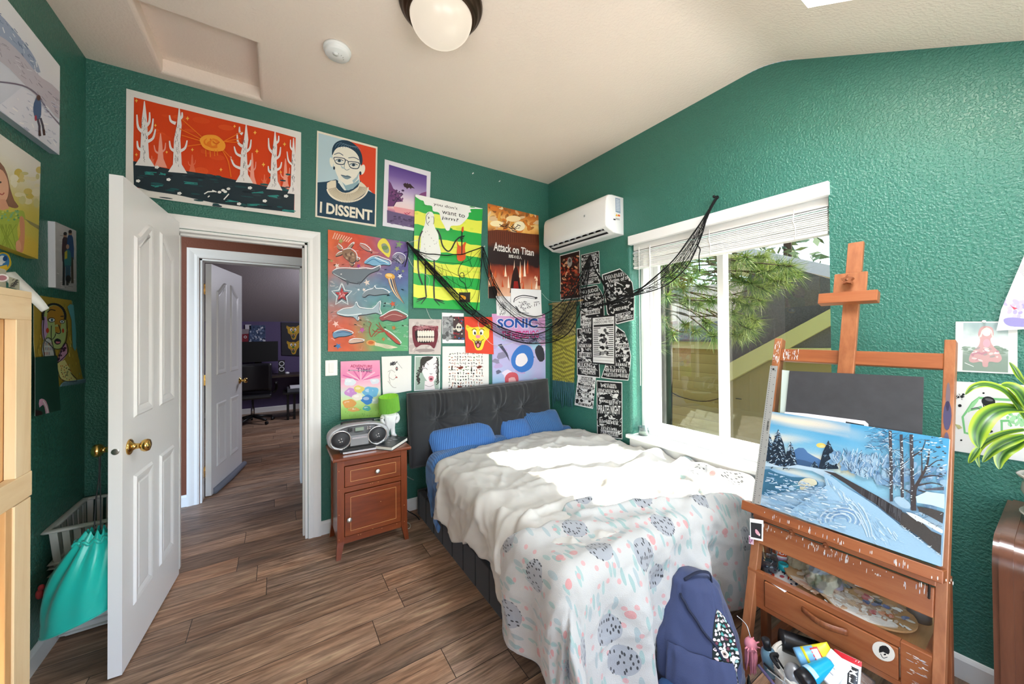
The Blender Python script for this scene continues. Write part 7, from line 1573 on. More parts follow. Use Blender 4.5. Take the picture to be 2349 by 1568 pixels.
def palette():
    zc_ = TZ+.02; pts = [(1797, 1288), (1812, 1270), (1850, 1275), (1905, 1300), (1965, 1325), (2030, 1365), (2082, 1398), (2105, 1425), (2100, 1443), (2070, 1447), (2015, 1435), (1960, 1415), (1915, 1390), (1875, 1352), (1840, 1340), (1806, 1315)]
    a = Art(lambda x, y: Z(x, y, zc_), [pts[0]]*4 if 0 else [(1797, 1270), (2105, 1270), (2105, 1447), (1797, 1447)], 'b98f62', gap=0., thick=.006, outline=[(p.x, p.y) for p in spline([(x, y, 0) for x, y in pts], 4, True)])
    a.clipq = [(1790, 1280), (1820, 1264), (1905, 1296), (2035, 1364), (2107, 1420), (2106, 1444), (2072, 1448), (2015, 1436), (1960, 1416), (1913, 1391), (1806, 1322)]
    a.P([(1812, 1318), (1850, 1330), (1900, 1340), (1960, 1370), (2030, 1410), (2060, 1440), (2010, 1432), (1960, 1413), (1915, 1388), (1876, 1352), (1835, 1338)], 'cdb9a8', 3); a.P([(1905, 1372), (1960, 1392), (2020, 1412), (2062, 1436), (2015, 1433), (1960, 1413), (1918, 1390)], 'e2dcd6', 3)
    for k in range(130): t = ru(0, 1); x, y = lerp(1840, 2060, t)+ru(-30, 30), lerp(1330, 1425, t)+ru(-28, 10); a.E(x, y, ru(4, 14), ru(2, 5), mixc('c8a888', rnd.choice(['e6ddd2', 'cfc4ba', 'b9907a', '9a8478', 'efe9e2', 'd8b898']), ru(.3, 1)), ru(.1, .6), 10)
    for k in range(24): t = ru(0, 1); x, y = lerp(1900, 2070, t)+ru(-14, 10), lerp(1372, 1438, t)+ru(-8, 4); a.S([(x, y), (x+ru(3, 16), y+ru(0, 9))], ru(2, 5), rnd.choice(['f0ece6', 'e8e4e0', 'dcdcd8']))
    for x, y, c in ((1986, 1368, 'a8323c'), (2002, 1404, 'b03a34'), (1990, 1372, 'c04a48'), (2010, 1385, '4f5a8a'), (2030, 1392, '5a66a0'), (1990, 1383, '56608c'), (2040, 1415, 'c86a34'), (2075, 1418, '4a5c98'), (2060, 1398, 'ece8e4'), (1972, 1340, 'a83a40'), (1985, 1340, '6a7a3a'), (1945, 1345, '3a3a3e'), (2018, 1380, '3a3c34'), (2022, 1408, 'd07a3a')):
        for k in range(4): a.E(x+ru(-6, 6), y+ru(-3, 3), ru(4, 11), ru(1.5, 4), mixc(c, 'ffffff', ru(0, .25)), ru(.1, .7), 9)
    a.done('artist_palette', 'wooden kidney shaped palette smeared with oil paint on the easel box', 'palette', vcol('palette_paint', .45, .5, 150))
palette()
def tubebox(c, d, l, w_, h, nm, lab):
    d = Vector(d).normalized(); s = Vector((-d.y, d.x, 0)); c = Vector(c); m = MB(); m.add([c+d*x*l/2+s*y*w_/2+Vector((0, 0, z)) for z in (0, h) for x, y in ((-1, -1), (1, -1), (1, 1), (-1, 1))], [(0, 3, 2, 1), (4, 5, 6, 7), (0, 1, 5, 4), (1, 2, 6, 5), (2, 3, 7, 6), (3, 0, 4, 7)]); o = m.build(nm, mat('white_carton', 'e6e4de', .5), None, lab, 'carton')
    m = MB()
    for k in range(3): m.add([c+d*x*l/2+s*y*w_/2+Vector((0, 0, h+.0004)) for x, y in ((-.7, -.6+k*.4), (.5, -.6+k*.4), (.5, -.5+k*.4), (-.7, -.5+k*.4))], [(0, 1, 2, 3)])
    m.build('print_lines', mat('grey_print', '4a4a4c', .5), o); return o
tubebox(Z(2010, 1352, TZ+.03)-Vector((0, 0, .004)), (.25, -1, 0), .12, .028, .03, 'paint_carton', 'long white paint carton lying between palette and lower board'); tubebox(Z(2045, 1360, TZ+.035)-Vector((0, 0, .0)), (.9, -1, 0), .07, .03, .026, 'paint_carton', 'short white paint carton touching the grey tin')
c4 = Z(2118, 1428, TZ); m = MB(); m.lathe([(0, 0), (.03, 0), (.031, .002), (.031, .072), (.0295, .073), (.029, .004), (0, .004)], Matrix.Translation(c4+Vector((.015, .012, 0))), 28); m.build('grey_tin', mat('dull_tin', '8f8d8a', .35, .75, var=.2, vs=30), None, 'dull grey tin at the right end of the paint tray', 'tin')
# ================================================================ UNDER THE EASEL
def backpack():
    t = thing('backpack', 'navy blue backpack with a patterned front panel slumped against the bed', 'backpack', (-.80, -2.10, 0)); NV = mat('navy_canvas', '353f63', .75, bump=.25, bs=380, var=.15, vs=9, sheen=.2); DK = mat('dark_navy_canvas', '20263c', .8, bump=.2, bs=300)
    ax = Vector((.42, -.9, 0)).normalized(); fw = Vector((-.9, -.42, .0)).normalized()      # width and front directions
    c = Vector((-.90, -2.03, 0)); Hh = .365
    def body(q, s):
        w_ = lerp(.15, .085, smooth(.35, 1, s))*(1-.35*smooth(.92, 1, s)); d = lerp(.12, .06, smooth(.2, 1, s))*(1-.5*smooth(.93, 1, s)); cx, sx = cos(q), sin(q)
        p = ax*(w_*(abs(cx)**.7)*(1 if cx >= 0 else -1))+fw*(d*(abs(sx)**.7)*(1 if sx >= 0 else -1)); k = 1+.06*noise.noise(Vector((cx*2, sx*2, s*4)))+.09*(1-abs(noise.noise(Vector((cx*3.4+4, sx*3, s*4))))*2)
        lean = Vector((.10*s, .07*s, 0)); return c+p*k+lean+Vector((0, 0, Hh*s))
    m = MB(); m.grid(64, 40, lambda u, v: body(2*pi*u, v)); m.add([body(2*pi*k/64, 1) for k in range(64)], [tuple(range(64))], True); m.add([body(2*pi*k/64, 0) for k in range(64)], [tuple(range(64))[::-1]], True); m.build('bag_body', NV, t, merge=1e-4)
    F = lambda u, v, o: (lambda p, n: p+n*o)(body(2*pi*u, v), (body(2*pi*u, v)-c-Vector((.1*v, .07*v, Hh*v))).normalized())
    # patterned panel with stones and eyes
    rn = random.Random(4); m = MB(); u0, u1, v0, v1 = .02, .155, .26, .80
    w_ = lambda u, v: (.135-.02*v+(u-.5)*-.15*(sin(pi*min(1, max(0, .12+v*.88)))**.6), lerp(v0, v1, v))
    m.grid(16, 24, lambda u, v: F(*w_(u, v), .003), col=lambda u, v: lin('1a2322'))
    for j in range(17):
        for i in range(6):
            u, v = (i+.5+rn.uniform(-.2, .2)+(j % 2)*.3)/6.4, (j+.5+rn.uniform(-.2, .2))/17; ru_, rv = rn.uniform(.05, .075), rn.uniform(.016, .026); a_ = rn.uniform(0, 3); col = lin(rn.choice(['e8e4e0', 'd8c4c8', 'f0eeea', '9fc4c0', '6f3a48', 'c9b4b8', '4f9a94', 'e0d8d4']))
            m.add([F(*w_(min(1, max(0, u+ru_*cos(q)*(1+.3*cos(3*q+a_)))), min(1, max(0, v+rv*sin(q)))), .0042) for q in [2*pi*k/10 for k in range(10)]], [tuple(range(10))], col=col)
    for u, v, cc in ((.3, .78, '3a9a6a'), (.35, .45, 'b9a498'), (.72, .36, '8a8078')):
        for r, col in ((.13, 'e4e0dc'), (.085, cc), (.04, '201a1c')): m.add([F(*w_(u+r*cos(q), v+r*.36*sin(q)), .0048+.0004*(1-r)) for q in [2*pi*k/16 for k in range(16)]], [tuple(range(16))], col=lin(col))
    m.build('patterned_panel', vcol('printed_canvas', .7), t)
    # front pocket, straps, zip pulls, top handle
    m = MB(); m.grid(30, 16, lambda u, v: F(.12+.2*u, .04+.42*v, .012+.022*(sin(pi*u)**.4)*(sin(pi*v)**.5)+.004*nz(u*7, v*6, 3))); m.build('front_pocket', NV, t)
    for k, (ua, ub, va, vb) in enumerate(((.16, .30, .46, .86), (.12, .33, .02, .06))):
        m = MB(); m.tube([F(lerp(ua, ub, i/10), lerp(va, vb, i/10)+.02*sin(i), .006) for i in range(11)], .005, 6); m.build('seam_piping', DK, t)
    m = MB(); pp = [F(.33, .06, .02), F(.36, .02, .05)+Vector((-.04, 0, .01)), c+fw*.20+ax*-.06+Vector((0, 0, .06)), c+fw*.17+ax*.02+Vector((0, 0, .015)), c+fw*.22+ax*.1+Vector((0, 0, .012))]; m.tube(spline(pp, 6), .018, 8, flat=.25); m.build('shoulder_strap', DK, t)
    for u, v in ((.29, .40), (.10, .25)):
        m = MB(); p = F(u, v, .010); m.tube([p, p+Vector((-.004, -.004, -.018)), p+Vector((-.006, -.004, -.034))], .0028, 6); m.build('zip_pull', mat('silver_metal', 'c9c9c6', .25, 1), t)
    m = MB(); m.tube(spline([F(.30, .96, .0), F(.22, 1., .0)+Vector((0, 0, .02)), F(.05, 1., 0)+Vector((0, 0, .022)), F(.02, .97, .0)], 6), .009, 8, flat=.4); m.build('grab_handle', DK, t)
    m = MB(); m.grid(14, 10, lambda u, v: F(-.02+.13*u, .03+.2*v, .012+.018*sin(pi*u)*sin(pi*v)), col=lambda u, v: lin('1d2420'))
    for k in range(9):
        u, v = rn.uniform(.15, .85), rn.uniform(.1, .9); pts = [(u+rn.uniform(-.15, .15), v+rn.uniform(-.2, .2)) for _ in range(3)]; m.tube([F(-.02+.13*a, .03+.2*b, .016+.018*sin(pi*max(0, min(1, a)))*sin(pi*max(0, min(1, b)))) for a, b in pts], .0022, 5); 
        for q in range(len(m.c)-1, -1, -1):
            if m.c[q] is None: m.c[q] = lin(rn.choice(['c9d4c0', '8fae8a', 'e4e4dc']))
            else: break
    m.build('side_pocket', vcol('printed_pocket', .7), t)
backpack()
m = MB(); b = [D(1500, 1568, -2.02), D(1540, 1490, -2.02)]; m.tube(spline([(-1.16, -2.04, .012), (-1.11, -2.03, .045), (-1.06, -2.01, .06), (-1.02, -2.03, .02)], 8), .036, 10, flat=.45); m.build('blue_garment', mat('denim_blue', '27466f', .9, bump=.3, bs=400), None, 'dark blue crumpled garment on the floor beside the backpack', 'garment')
def tassel():
    c = Z(1722, 1478, .17); t = thing('pink_tassel', 'fluffy pink tassel keyring hanging beside the rope basket', 'tassel', tuple(c-Vector((0, 0, .1)))); rn = random.Random(2); PK = mat('pink_fluff', 'e08e9c', .95, var=.2, vs=50)
    m = MB(); m.ball(c, (.022, .022, .026), 16, 10); m.build('fluff_ball', PK, t)
    for k in range(26): q = rn.uniform(0, 6.3); r = rn.uniform(.004, .018); m = MB(); p = c+Vector((r*cos(q), r*sin(q), -.012)); m.tube([p, p+Vector((r*.3*cos(q), r*.3*sin(q), -.035)), p+Vector((rn.uniform(-.012, .012), rn.uniform(-.012, .012), -.075-rn.uniform(0, .02)))], [.004, .0036, .002], 5); m.build('strand', PK, t)
    for k in range(12): q = rn.uniform(0, 6.3); d = Vector((cos(q), sin(q), rn.uniform(-.4, 1))).normalized(); m = MB(); m.tube([c+d*.016, c+d*.034], [.004, .002], 5); m.build('tuft', PK, t)
    m = MB(); m.tube(spline([c+Vector((0, 0, .025)), c+Vector((.01, .02, .06)), c+Vector((.0, .05, .08))], 6), .002, 6); m.build('key_chain', mat('silver_metal', 'c9c9c6', .25, 1), t)
tassel()
# rope basket with its tubes and bottles
bc = Vector((-.695, -2.345, 0)); ROPE = mat('white_rope', 'e2ded4', .9, bump=.3, bs=260)
t = thing('rope_basket', 'white coiled rope basket full of tubes under the easel drawer', 'basket', tuple(bc))
m = MB(); pr = []
for k in range(17): z = .006+k*.0112; r = .105+.022*(k/16); pr += [(r+.003, z-.005), (r+.0065, z), (r+.003, z+.005)]
m.lathe([(0, .002)]+pr+[(.121, .186), (.116, .186)]+[(.113-.012*(1-k/6), .18*k/6+.004) for k in range(6, -1, -1)]+[(0, .006)], Matrix.Translation(bc), 44, cap=False); m.build('coiled_wall', ROPE, t)
m = MB(); m.lathe([(.116, .18), (.127, .182), (.129, .190), (.124, .196), (.116, .192)], Matrix.Translation(bc), 44, cap=False); m.build('rim', ROPE, t)
m = MB(); m.tube(spline([bc+Vector((-.10, .075, .19)), bc+Vector((-.10, .10, .215)), bc+Vector((-.08, .09, .22)), bc+Vector((-.06, .10, .19))], 5), .006, 6); m.build('loop_handle', mat('black_cord', '19191b', .8), t)
def tubeobj(nm, lab, a, b, r0, r1, body, cap, capl, flat_end=True, cat='tube', band=None, txt=None):
    """squeeze tube from its cap end a to its crimped end b"""
    a, b = Vector(a), Vector(b); t = thing(nm, lab, cat, tuple(a)); A = align(a, b, (0, 1, .4)); Lg = (b-a).length; m = MB(); n = 24; rows = 12; vs = []
    def rad(s, q): w_ = lerp(r0, r1, s); h = lerp(r0, .002 if flat_end else r1, s**1.3); return Vector((w_*cos(q), h*sin(q), 0))
    for j in range(rows+1):
        s = j/rows; vs += [A @ (rad(s, 2*pi*k/n)+Vector((0, 0, capl+s*(Lg-capl)))) for k in range(n)]
    m.add(vs, [(j*n+k, j*n+(k+1) % n, (j+1)*n+(k+1) % n, (j+1)*n+k) for j in range(rows) for k in range(n)]+[tuple(range(n))[::-1], tuple(rows*n+k for k in range(n))], True); bo = m.build('tube_body', body, t)
    if cap: m = MB(); m.lathe([(0, 0), (r0*.95, 0), (r0*1.0, .004), (r0*1.0, capl), (0, capl)], A, 24); m.build('cap', cap, t)
    def patch(q0, q1, s0, s1, M_, name, o=.0006):
        m = MB(); m.grid(8, 8, lambda u, v: A @ (rad(lerp(s0, s1, v), lerp(q0, q1, u))*(1+o/r0)+Vector((0, 0, capl+lerp(s0, s1, v)*(Lg-capl))))); return m.build(name, M_, bo)
    if band:
        for q0, q1, s0, s1, M_, name in band: patch(q0, q1, s0, s1, M_, name, .0006+.0003*random.random())
    if txt:
        s, q0, q1, s0, s1, M_, bold = txt; v_, f_ = textmesh(s, bold); m = MB(); m.add([A @ (rad(lerp(s0, s1, x), lerp(q0, q1, y))*(1+.0014/r0)+Vector((0, 0, capl+lerp(s0, s1, x)*(Lg-capl)))) for x, y in v_], f_); m.build('lettering', M_, bo)
    return t
Wp = mat('white_tube_plastic', 'ecebe8', .35); Bk = mat('black_tube_plastic', '17171a', .35); Cy = mat('cyan_tube', '12a0c8', .3); Rd = mat('red_plastic', 'c4202c', .35); Yl = mat('yellow_tube', 'd9cf2c', .35); Sb = mat('sky_blue_plastic', '6aa6cf', .35); Gy = mat('grey_label_ink', '8d9298', .5)
zz = .20; 
def Zp(x, y, z): return tuple(Z(x, y, z))
tubeobj('squeeze_tube', 'yellow and sky blue squeeze tube lying across the rope basket', Zp(1830, 1510, .245), Zp(1912, 1500, .285), .030, .033, Yl, Sb, .022, True, 'tube', [(pi*.15, pi*.95, .10, .42, Sb, 'blue_label'), (pi*.25, pi*.85, .30, .58, Rd, 'red_badge'), (pi*.32, pi*.78, .34, .54, Wp, 'badge_center')])
tubeobj('squeeze_tube', 'cyan tube with black cap and red tip in the rope basket', Zp(1838, 1562, .235), Zp(1903, 1520, .27), .027, .018, Cy, Bk, .032, False, 'tube', [(pi*.1, pi*.7, .02, .2, mat('pale_blue_label', 'a9d0e4', .4), 'label')])
m = MB(); a_, b_ = Vector(Zp(1900, 1522, .268)), Vector(Zp(1913, 1513, .275)); m.lathe([(.017, 0), (.010, .02), (0, .022)], align(a_, b_), 16); m.build('red_nozzle', Rd, None, 'red cone nozzle at the end of the cyan tube', 'nozzle')
tubeobj('squeeze_tube', 'plain white tube with its wide end toward the camera in the basket', Zp(1890, 1560, .23), Zp(1930, 1508, .29), .027, .030, Wp, None, .0, True, 'tube', [(pi*.2, pi*.6, .3, .34, Gy, 'print_line'), (pi*.25, pi*.55, .5, .53, Gy, 'print_line')])
tubeobj('squeeze_tube', 'white tube with a black lettered band and a red crimped end', Zp(1942, 1590, .20), Zp(1945, 1502, .30), .030, .034, Wp, None, .0, True, 'tube', [(pi*.05, pi*.95, .86, 1.0, Rd, 'red_crimp'), (pi*.52, pi*.8, .2, .78, Bk, 'black_band')], ('MILK', pi*.56, pi*.76, .72, .26, Wp, .02))
tubeobj('black_bottle', 'large black tube with white lettering lying behind the rope basket', Zp(1890, 1502, .175), Zp(1790, 1466, .19), .038, .036, Bk, mat('black_gloss', '0e0e10', .2), .03, False, 'bottle', [(pi*.3, pi*.8, .70+.05*k, .725+.05*k, Wp, 'print_bar') for k in range(4)]+[(pi*.2, pi*.9, .66, .665, Wp, 'print_line'), (pi*.2, pi*.9, .30, .31, Gy, 'print_line')])
def botl(nm, lab, c, r, h, body, cap, tilt=(0, 0, 1), cat='bottle'):
    c = Vector(c); A = align(c, c+Vector(tilt)); t = thing(nm, lab, cat, tuple(c)); m = MB(); m.lathe([(0, 0), (r*.9, 0), (r, .006), (r, h*.55), (r*.8, h*.68), (r*.45, h*.74), (0, h*.74)], A, 22); m.build('bottle_body', body, t); m = MB(); m.lathe([(0, h*.72), (r*.5, h*.72), (r*.52, h), (r*.4, h*1.01), (0, h*1.01)], A, 18); m.build('cap', cap, t)
botl('small_bottle', 'blue grey bottle with a black cap at the left of the rope basket', Z(1772, 1545, .12), .026, .13, mat('blue_grey_gloss', '5f8296', .25), Bk, (-.15, .1, 1))
m = MB(); m.ball(Z(1822, 1550, .19), (.034, .03, .04), 18, 12); m.build('silver_bottle', mat('silver_grey_plastic', '9a9c9f', .3, .2), None, 'rounded silver grey bottle below the yellow tube in the basket', 'bottle')
for k, (p, q, r, c, lab) in enumerate((((1740, 1525, .17), (1800, 1600, .16), .005, '6a5f86', 'purple grey pen lying along the left wall of the basket'), ((1752, 1520, .18), (1820, 1585, .15), .004, '17171a', 'black pencil lying inside the left of the basket'), ((1775, 1500, .215), (1800, 1540, .17), .006, '1c1c1f', 'black stick standing behind the blue grey bottle'))):
    m = MB(); m.tube([Z(*p), Z(*q)], r, 8); m.build('pen', mat('pen_'+c, c, .35), None, lab, 'pen')
for pts, lab in ((((1785, 1520, .2), (1800, 1550, .2), (1792, 1575, .17), (1780, 1580, .16)), 'grey cable looping inside the basket beside the bottle'), (((1760, 1535, .19), (1790, 1558, .2), (1806, 1572, .18), (1800, 1590, .16)), 'thin white cable crossing the basket toward the camera')):
    m = MB(); m.tube(spline([Z(*p) for p in pts], 7), .0024, 6); m.build('cable', mat('grey_cable', '9a9a98', .5), None, lab, 'cable')
tubeobj('foil_tube', 'crumpled silver foil tube at the right of the basket', Zp(1965, 1600, .19), Zp(1985, 1545, .23), .024, .026, mat('foil', 'c4c0bc', .25, .9, bump=.6, bs=60), None, 0, True, 'tube')
# ================================================================ LEFT SIDE
PINE = wood('pale_pine', 'd9b98c', 'e8cfa6', 'f0dcb8', 2, 9, .5, .1, .04); PINEH = wood('pale_pine_rail', 'd9b98c', 'e8cfa6', 'f0dcb8', 1, 9, .5, .1, .04); PLY = wood('plywood_inside', 'b9854e', 'cfa06a', 'ddb584', 2, 9, .5)
def bx(nm, lo, hi, M_, par, bev=.0015): m = MB(); m.box(lo, hi, bev=bev); return m.build(nm, M_, par)
cb = thing('pine_cabinet', 'pale unfinished pine cabinet with open framed front at the left edge', 'cabinet', (-3.0, -1.9, 0)); X0, X1, Y0, Y1, ZT = -3.14, -2.84, -2.35, -1.342, 1.505
bx('side_panel', (X0, Y1-.018, 0), (X1-.02, Y1, ZT), PLY, cb); bx('side_panel', (X0, Y0, 0), (X1-.02, Y0+.018, ZT), PLY, cb); bx('back_panel', (X0, Y0, 0), (X0+.01, Y1, ZT), PLY, cb); bx('top_panel', (X0, Y0, ZT-.018), (X1, Y1, ZT), PINEH, cb)
bx('top_rail', (X1-.02, Y0, 1.43), (X1, Y1, ZT-.018), PINEH, cb); bx('stile', (X1-.02, Y1-.068, 1.03), (X1, Y1, 1.43), PINE, cb); bx('stile', (X1-.02, Y1-.072, 0), (X1, Y1, .962), PINE, cb); bx('middle_rail', (X1-.02, Y0, .966), (X1+.002, Y1, 1.03), PINEH, cb)
bx('plywood_edge', (X1-.16, Y1-.098, .02), (X1-.004, Y1-.072, .962), PLY, cb); bx('door_stop', (X1-.045, Y1-.10, 1.03), (X1-.02, Y1-.068, 1.43), PLY, cb)
for z in (.42, .72, 1.20): bx('shelf', (X0+.01, Y0+.018, z), (X1-.05, Y1-.1, z+.016), PINEH, cb)
m = MB(); m.ball((X1-.06, Y1-.19, 1.236), (.03, .02, .02), 10, 7); m.build('white_trinket', mat('white_foam', 'e8e4dc', .7), None, 'small white lump on the upper cabinet shelf', 'trinket')
bt = thing('sticker_box', 'low olive translucent box with stickers lying on top of the pine cabinet', 'box', (-2.96, -1.6, ZT)); bx('box_body', (-3.1, -2.0, ZT), (-2.875, -1.36, ZT+.055), mat('olive_translucent', '9a9a86', .3, spec=.6), bt, .004)
a = Art(lambda x, y: L(x, y, -2.874), [(-8, 626), (18, 632), (18, 648), (-8, 644)], 'e4e0e0', gap=.0005, outline=[(4+15*cos(q), 637+9*sin(q)) for q in [2*pi*k/18 for k in range(18)]]); a.E(4, 637, 11, 6, 'a8727c'); a.m.build('oval_sticker', PRINT, bt, 'oval pink and white sticker')
a = Art(lambda x, y: L(x, y, -2.874), [(20, 634), (44, 642), (44, 664), (20, 658)], '9a9a86', gap=.0005)
for k in range(12): a.S([(ru(22, 42), ru(638, 660)), (ru(22, 42), ru(638, 660))], 1.6, '2c2d2a')
a.m.build('black_line_sticker', PRINT, bt, 'black line sticker')
m = MB(); cv = spline([L(34, 624, -2.93), L(52, 642, -2.90), L(75, 664, -2.87), L(95, 685, -2.85), L(112, 706, -2.84)], 6); n = len(cv); m.add(cv+[p+Vector((-.012, -.05*(1-i/n)-.004, -.012)) for i, p in enumerate(cv)], [(i, i+1, n+i+1, n+i) for i in range(n-1)], True); o = m.build('bent_plastic_sheet', mat('milky_plastic', 'cfd3d0', .3), None, 'curled clear plastic strip hanging off the cabinet top corner', 'plastic sheet'); s = o.modifiers.new('t', 'SOLIDIFY'); s.thickness = .002
# laundry basket behind the door
WK = mat('white_woven_strips', 'e2e1dc', .6, var=.06, bump=.1, bs=90); lb = thing('laundry_basket', 'white woven strip laundry basket in the corner behind the open door', 'basket', (-3.0, -.22, 0))
def bp(s, z, o=0.):
    k = z/.56; x0, x1, y0, y1 = lerp(-3.11, -3.128, k)-o, lerp(-2.91, -2.885, k)+o, lerp(-.31, -.42, k)-o, lerp(-.08, -.035, k)+o; c = [(x0, y0), (x1, y0), (x1, y1), (x0, y1)]; s = s % 4; i = int(s); a_, b_ = c[i], c[(i+1) % 4]; return Vector((lerp(a_[0], b_[0], s-i), lerp(a_[1], b_[1], s-i), z))
m = MB(); m.grid(4, 1, lambda u, v: bp(u*4-1e-9 if u < 1 else 0, .005+.36*v), smooth=False); m.quad(bp(0, .006), bp(1, .006), bp(2, .006), bp(3, .006)); m.build('liner_wall', WK, lb)
for k in range(11):
    z = .02+k*.034; m = MB(); m.tube([bp(j/8*1., z, .004+.003*((j+k) % 2)) for j in range(32)], .0155, 6, flat=.22, closed=True); m.build('woven_band', WK, lb)
for k in range(28):
    s = k/28*4+.07; m = MB(); A_ = [bp(s-.045, .36, .002), bp(s+.045, .36, .002), bp(s+.045, .53, .002), bp(s-.045, .53, .002)]; m.add(A_, [(0, 1, 2, 3)]); o = m.build('upright_strip', WK, lb); q = o.modifiers.new('t', 'SOLIDIFY'); q.thickness = .005
for z in (.38, .535):
    m = MB(); m.tube([bp(j/8*1., z, .004) for j in range(32)], .019 if z > .5 else .014, 6, flat=.4, closed=True); m.build('rim' if z > .5 else 'lower_rim', WK, lb)
# drawstring bag on the knob
bg = thing('drawstring_bag', 'teal satin drawstring bag hanging from the white door knob', 'bag', (-2.95, -.65, .24)); SAT = mat('teal_satin', '1cbcae', .3, sheen=.3, bump=.04, bs=30); c = Vector((-2.955, -.655, 0))
def bag(u, v):
    q = 2*pi*u; s = v; w_ = .115*(sin(min(1, .10+s*1.05)*pi*.62)**.8)+.008; k = 1+(.10*(1-s)**.5)*sin(q*9+2*s)+.05*sin(q*4+s*5); z = .585-.335*s+.03*s*cos(q)*1.0; lean = Vector((.045*(1-s)**1.5, .0, 0))
    return c+lean+Vector((cos(q)*w_*k*.93, sin(q)*w_*.62*k, z+(.012*sin(q*12)*(1-s)**3)))
m = MB(); m.grid(96, 34, bag); m.add([bag(k/96, 1) for k in range(96)], [tuple(range(96))], True); m.build('bag_body', SAT, bg, merge=1e-4)
m = MB(); m.tube([bag(k/60, .10)+Vector((0, 0, .004)) for k in range(60)], .006, 6, closed=True); m.build('gathered_hem', SAT, bg); m = MB(); m.tube([bag(k/60, .985) for k in range(60)], .003, 5, closed=True); m.build('bottom_seam', SAT, bg)
for d in (-.008, .006): m = MB(); m.tube(spline([Vector((-2.905, -.655+d, .90)), Vector((-2.906, -.655+d, .80)), Vector((-2.909+d, -.655, .70)), c+Vector((.045+d, d, .585))], 6), .0022, 6); m.build('cord', mat('dark_cord', '2b2d30', .7), bg)
m = MB(); m.ball((-3.085, -.60, .36), (.012, .012, .02), 8, 6); m.ball((-3.08, -.602, .385), (.010, .010, .012), 8, 6); m.build('red_tag', mat('red_fabric', 'b03a3c', .8), bg)
# ================================================================ CEILING
lt = thing('ceiling_light', 'flush ceiling light with frosted bowl and stepped bronze ring', 'ceiling light', (-1.665, -1.32, H)); BRZ = mat('oil_rubbed_bronze', '4a382c', .35, .8); A = Matrix.Translation((-1.665, -1.32, H)) @ Matrix.Rotation(pi, 4, 'X')
m = MB(); m.lathe([(0, 0), (.182, 0), (.186, .012), (.180, .026), (.170, .030), (.168, .042), (.158, .050), (.150, .052), (.150, .066), (.142, .070), (.138, .066), (0, .05)], A, 56); m.build('bronze_ring', BRZ, lt)
GLB, tg, pg = nmat('frosted_bowl'); pg.inputs['Base Color'].default_value = lin('8a8172'); pg.inputs['Roughness'].default_value = .3; pg.inputs['Emission Color'].default_value = lin('fff0dc'); pg.inputs['Emission Strength'].default_value = .5; bumpn(tg, noisen(tg, coords(tg), 7, 2).outputs[0], pg, .06, .01)
m = MB(); m.lathe([(.138*cos(q), .062+.112*sin(q)) for q in [pi/2*k/14 for k in range(15)]], A, 48); m.build('glass_bowl', GLB, lt)
sd = thing('smoke_detector', 'round white smoke detector on the ceiling', 'smoke detector', (-2.022, -.784, H)); A = Matrix.Translation((-2.022, -.784, H)) @ Matrix.Rotation(pi, 4, 'X'); m = MB(); m.lathe([(0, 0), (.066, 0), (.067, .012), (.063, .015), (.059, .016), (.060, .03), (.055, .036), (0, .038)], A, 40); m.build('housing', PINM, sd)
m = MB(); m.lathe([(0, .036), (.014, .038), (.014, .041), (0, .042)], A @ Matrix.Translation((-.01, .012, 0)), 18); m.build('test_button', PINM, sd)
for k in range(4): m = MB(); m.box((-.004, -.0006, 0), (.004, .0006, .001), A @ Matrix.Translation((.03*cos(k*.5), .03*sin(k*.5)-.01, .0375)) @ Matrix.Rotation(1.2, 4, 'Z')); m.build('vent_slot', mat('grey_slot', '8a8a88', .6), sd)
# ================================================================ DRESSER AND PLANT
DW = wood('dark_walnut', '3f2418', '5a3422', '6d4330', 1, 9, .28, .12, .03, .5); DWV = wood('dark_walnut_upright', '3f2418', '5c3524', '6f4632', 2, 9, .28, .12, .03, .5)
dr = thing('dresser', 'dark walnut waterfall dresser with rounded top edge under the plant', 'dresser', (-.25, -3.2, 0)); zt, xf = .75, -.485
def wf(m, y0, y1, o=0., r=.075):
    P_ = [(-.015, zt+o), (xf+r, zt+o)]+[(xf+r-(r+o)*sin(q), zt-r+(r+o)*cos(q)) for q in [pi/2*k/8 for k in range(1, 9)]]+[(xf-o, .05)]; n = len(P_); m.grid(n-1, 1, lambda u, v: Vector((P_[round(u*(n-1))][0], lerp(y0, y1, v), P_[round(u*(n-1))][1]))); m.add([Vector((p[0], y0, p[1])) for p in P_]+[Vector((-.015, y0, .05))], [tuple(range(n+1))]); m.add([Vector((p[0], y1, p[1])) for p in P_]+[Vector((-.015, y1, .05))], [tuple(range(n+1))[::-1]])
m = MB(); wf(m, -3.6, -2.765); m.build('carcass', DW, dr)
for k, (y0, y1, o) in enumerate(((-2.722, -2.710, .004), (-2.748, -2.722, .009), (-2.765, -2.748, .004))): m = MB(); wf(m, y0, y1, o); m.build('end_post_moulding', DWV, dr)
for z0, z1 in ((.40, .605), (.16, .375)): m = MB(); m.box((xf-.008, -3.55, z0), (xf+.02, -2.772, z1), bev=.003); m.build('drawer_front', DW, dr)
for z in (.63, .615, .39, .378): m = MB(); m.tube([(xf-.002, -3.58, z), (xf-.002, -2.768, z)], .0065, 8); m.build('bead_moulding', DW, dr)
pt = thing('potted_plant', 'striped green yellow dracaena in a glazed pot on the dresser', 'plant', (-.2, -2.845, zt)); GZ = mat('cream_grey_glaze', 'b9b0a6', .12, var=.2, vs=9, coat=.6); A = Matrix.Translation((-.2, -2.845, zt))
m = MB(); m.lathe([(0, 0), (.05, 0), (.055, .006), (.09, .022), (.102, .032), (.100, .036), (.085, .026), (.045, .012), (0, .012)], A, 36); m.build('saucer', GZ, pt)
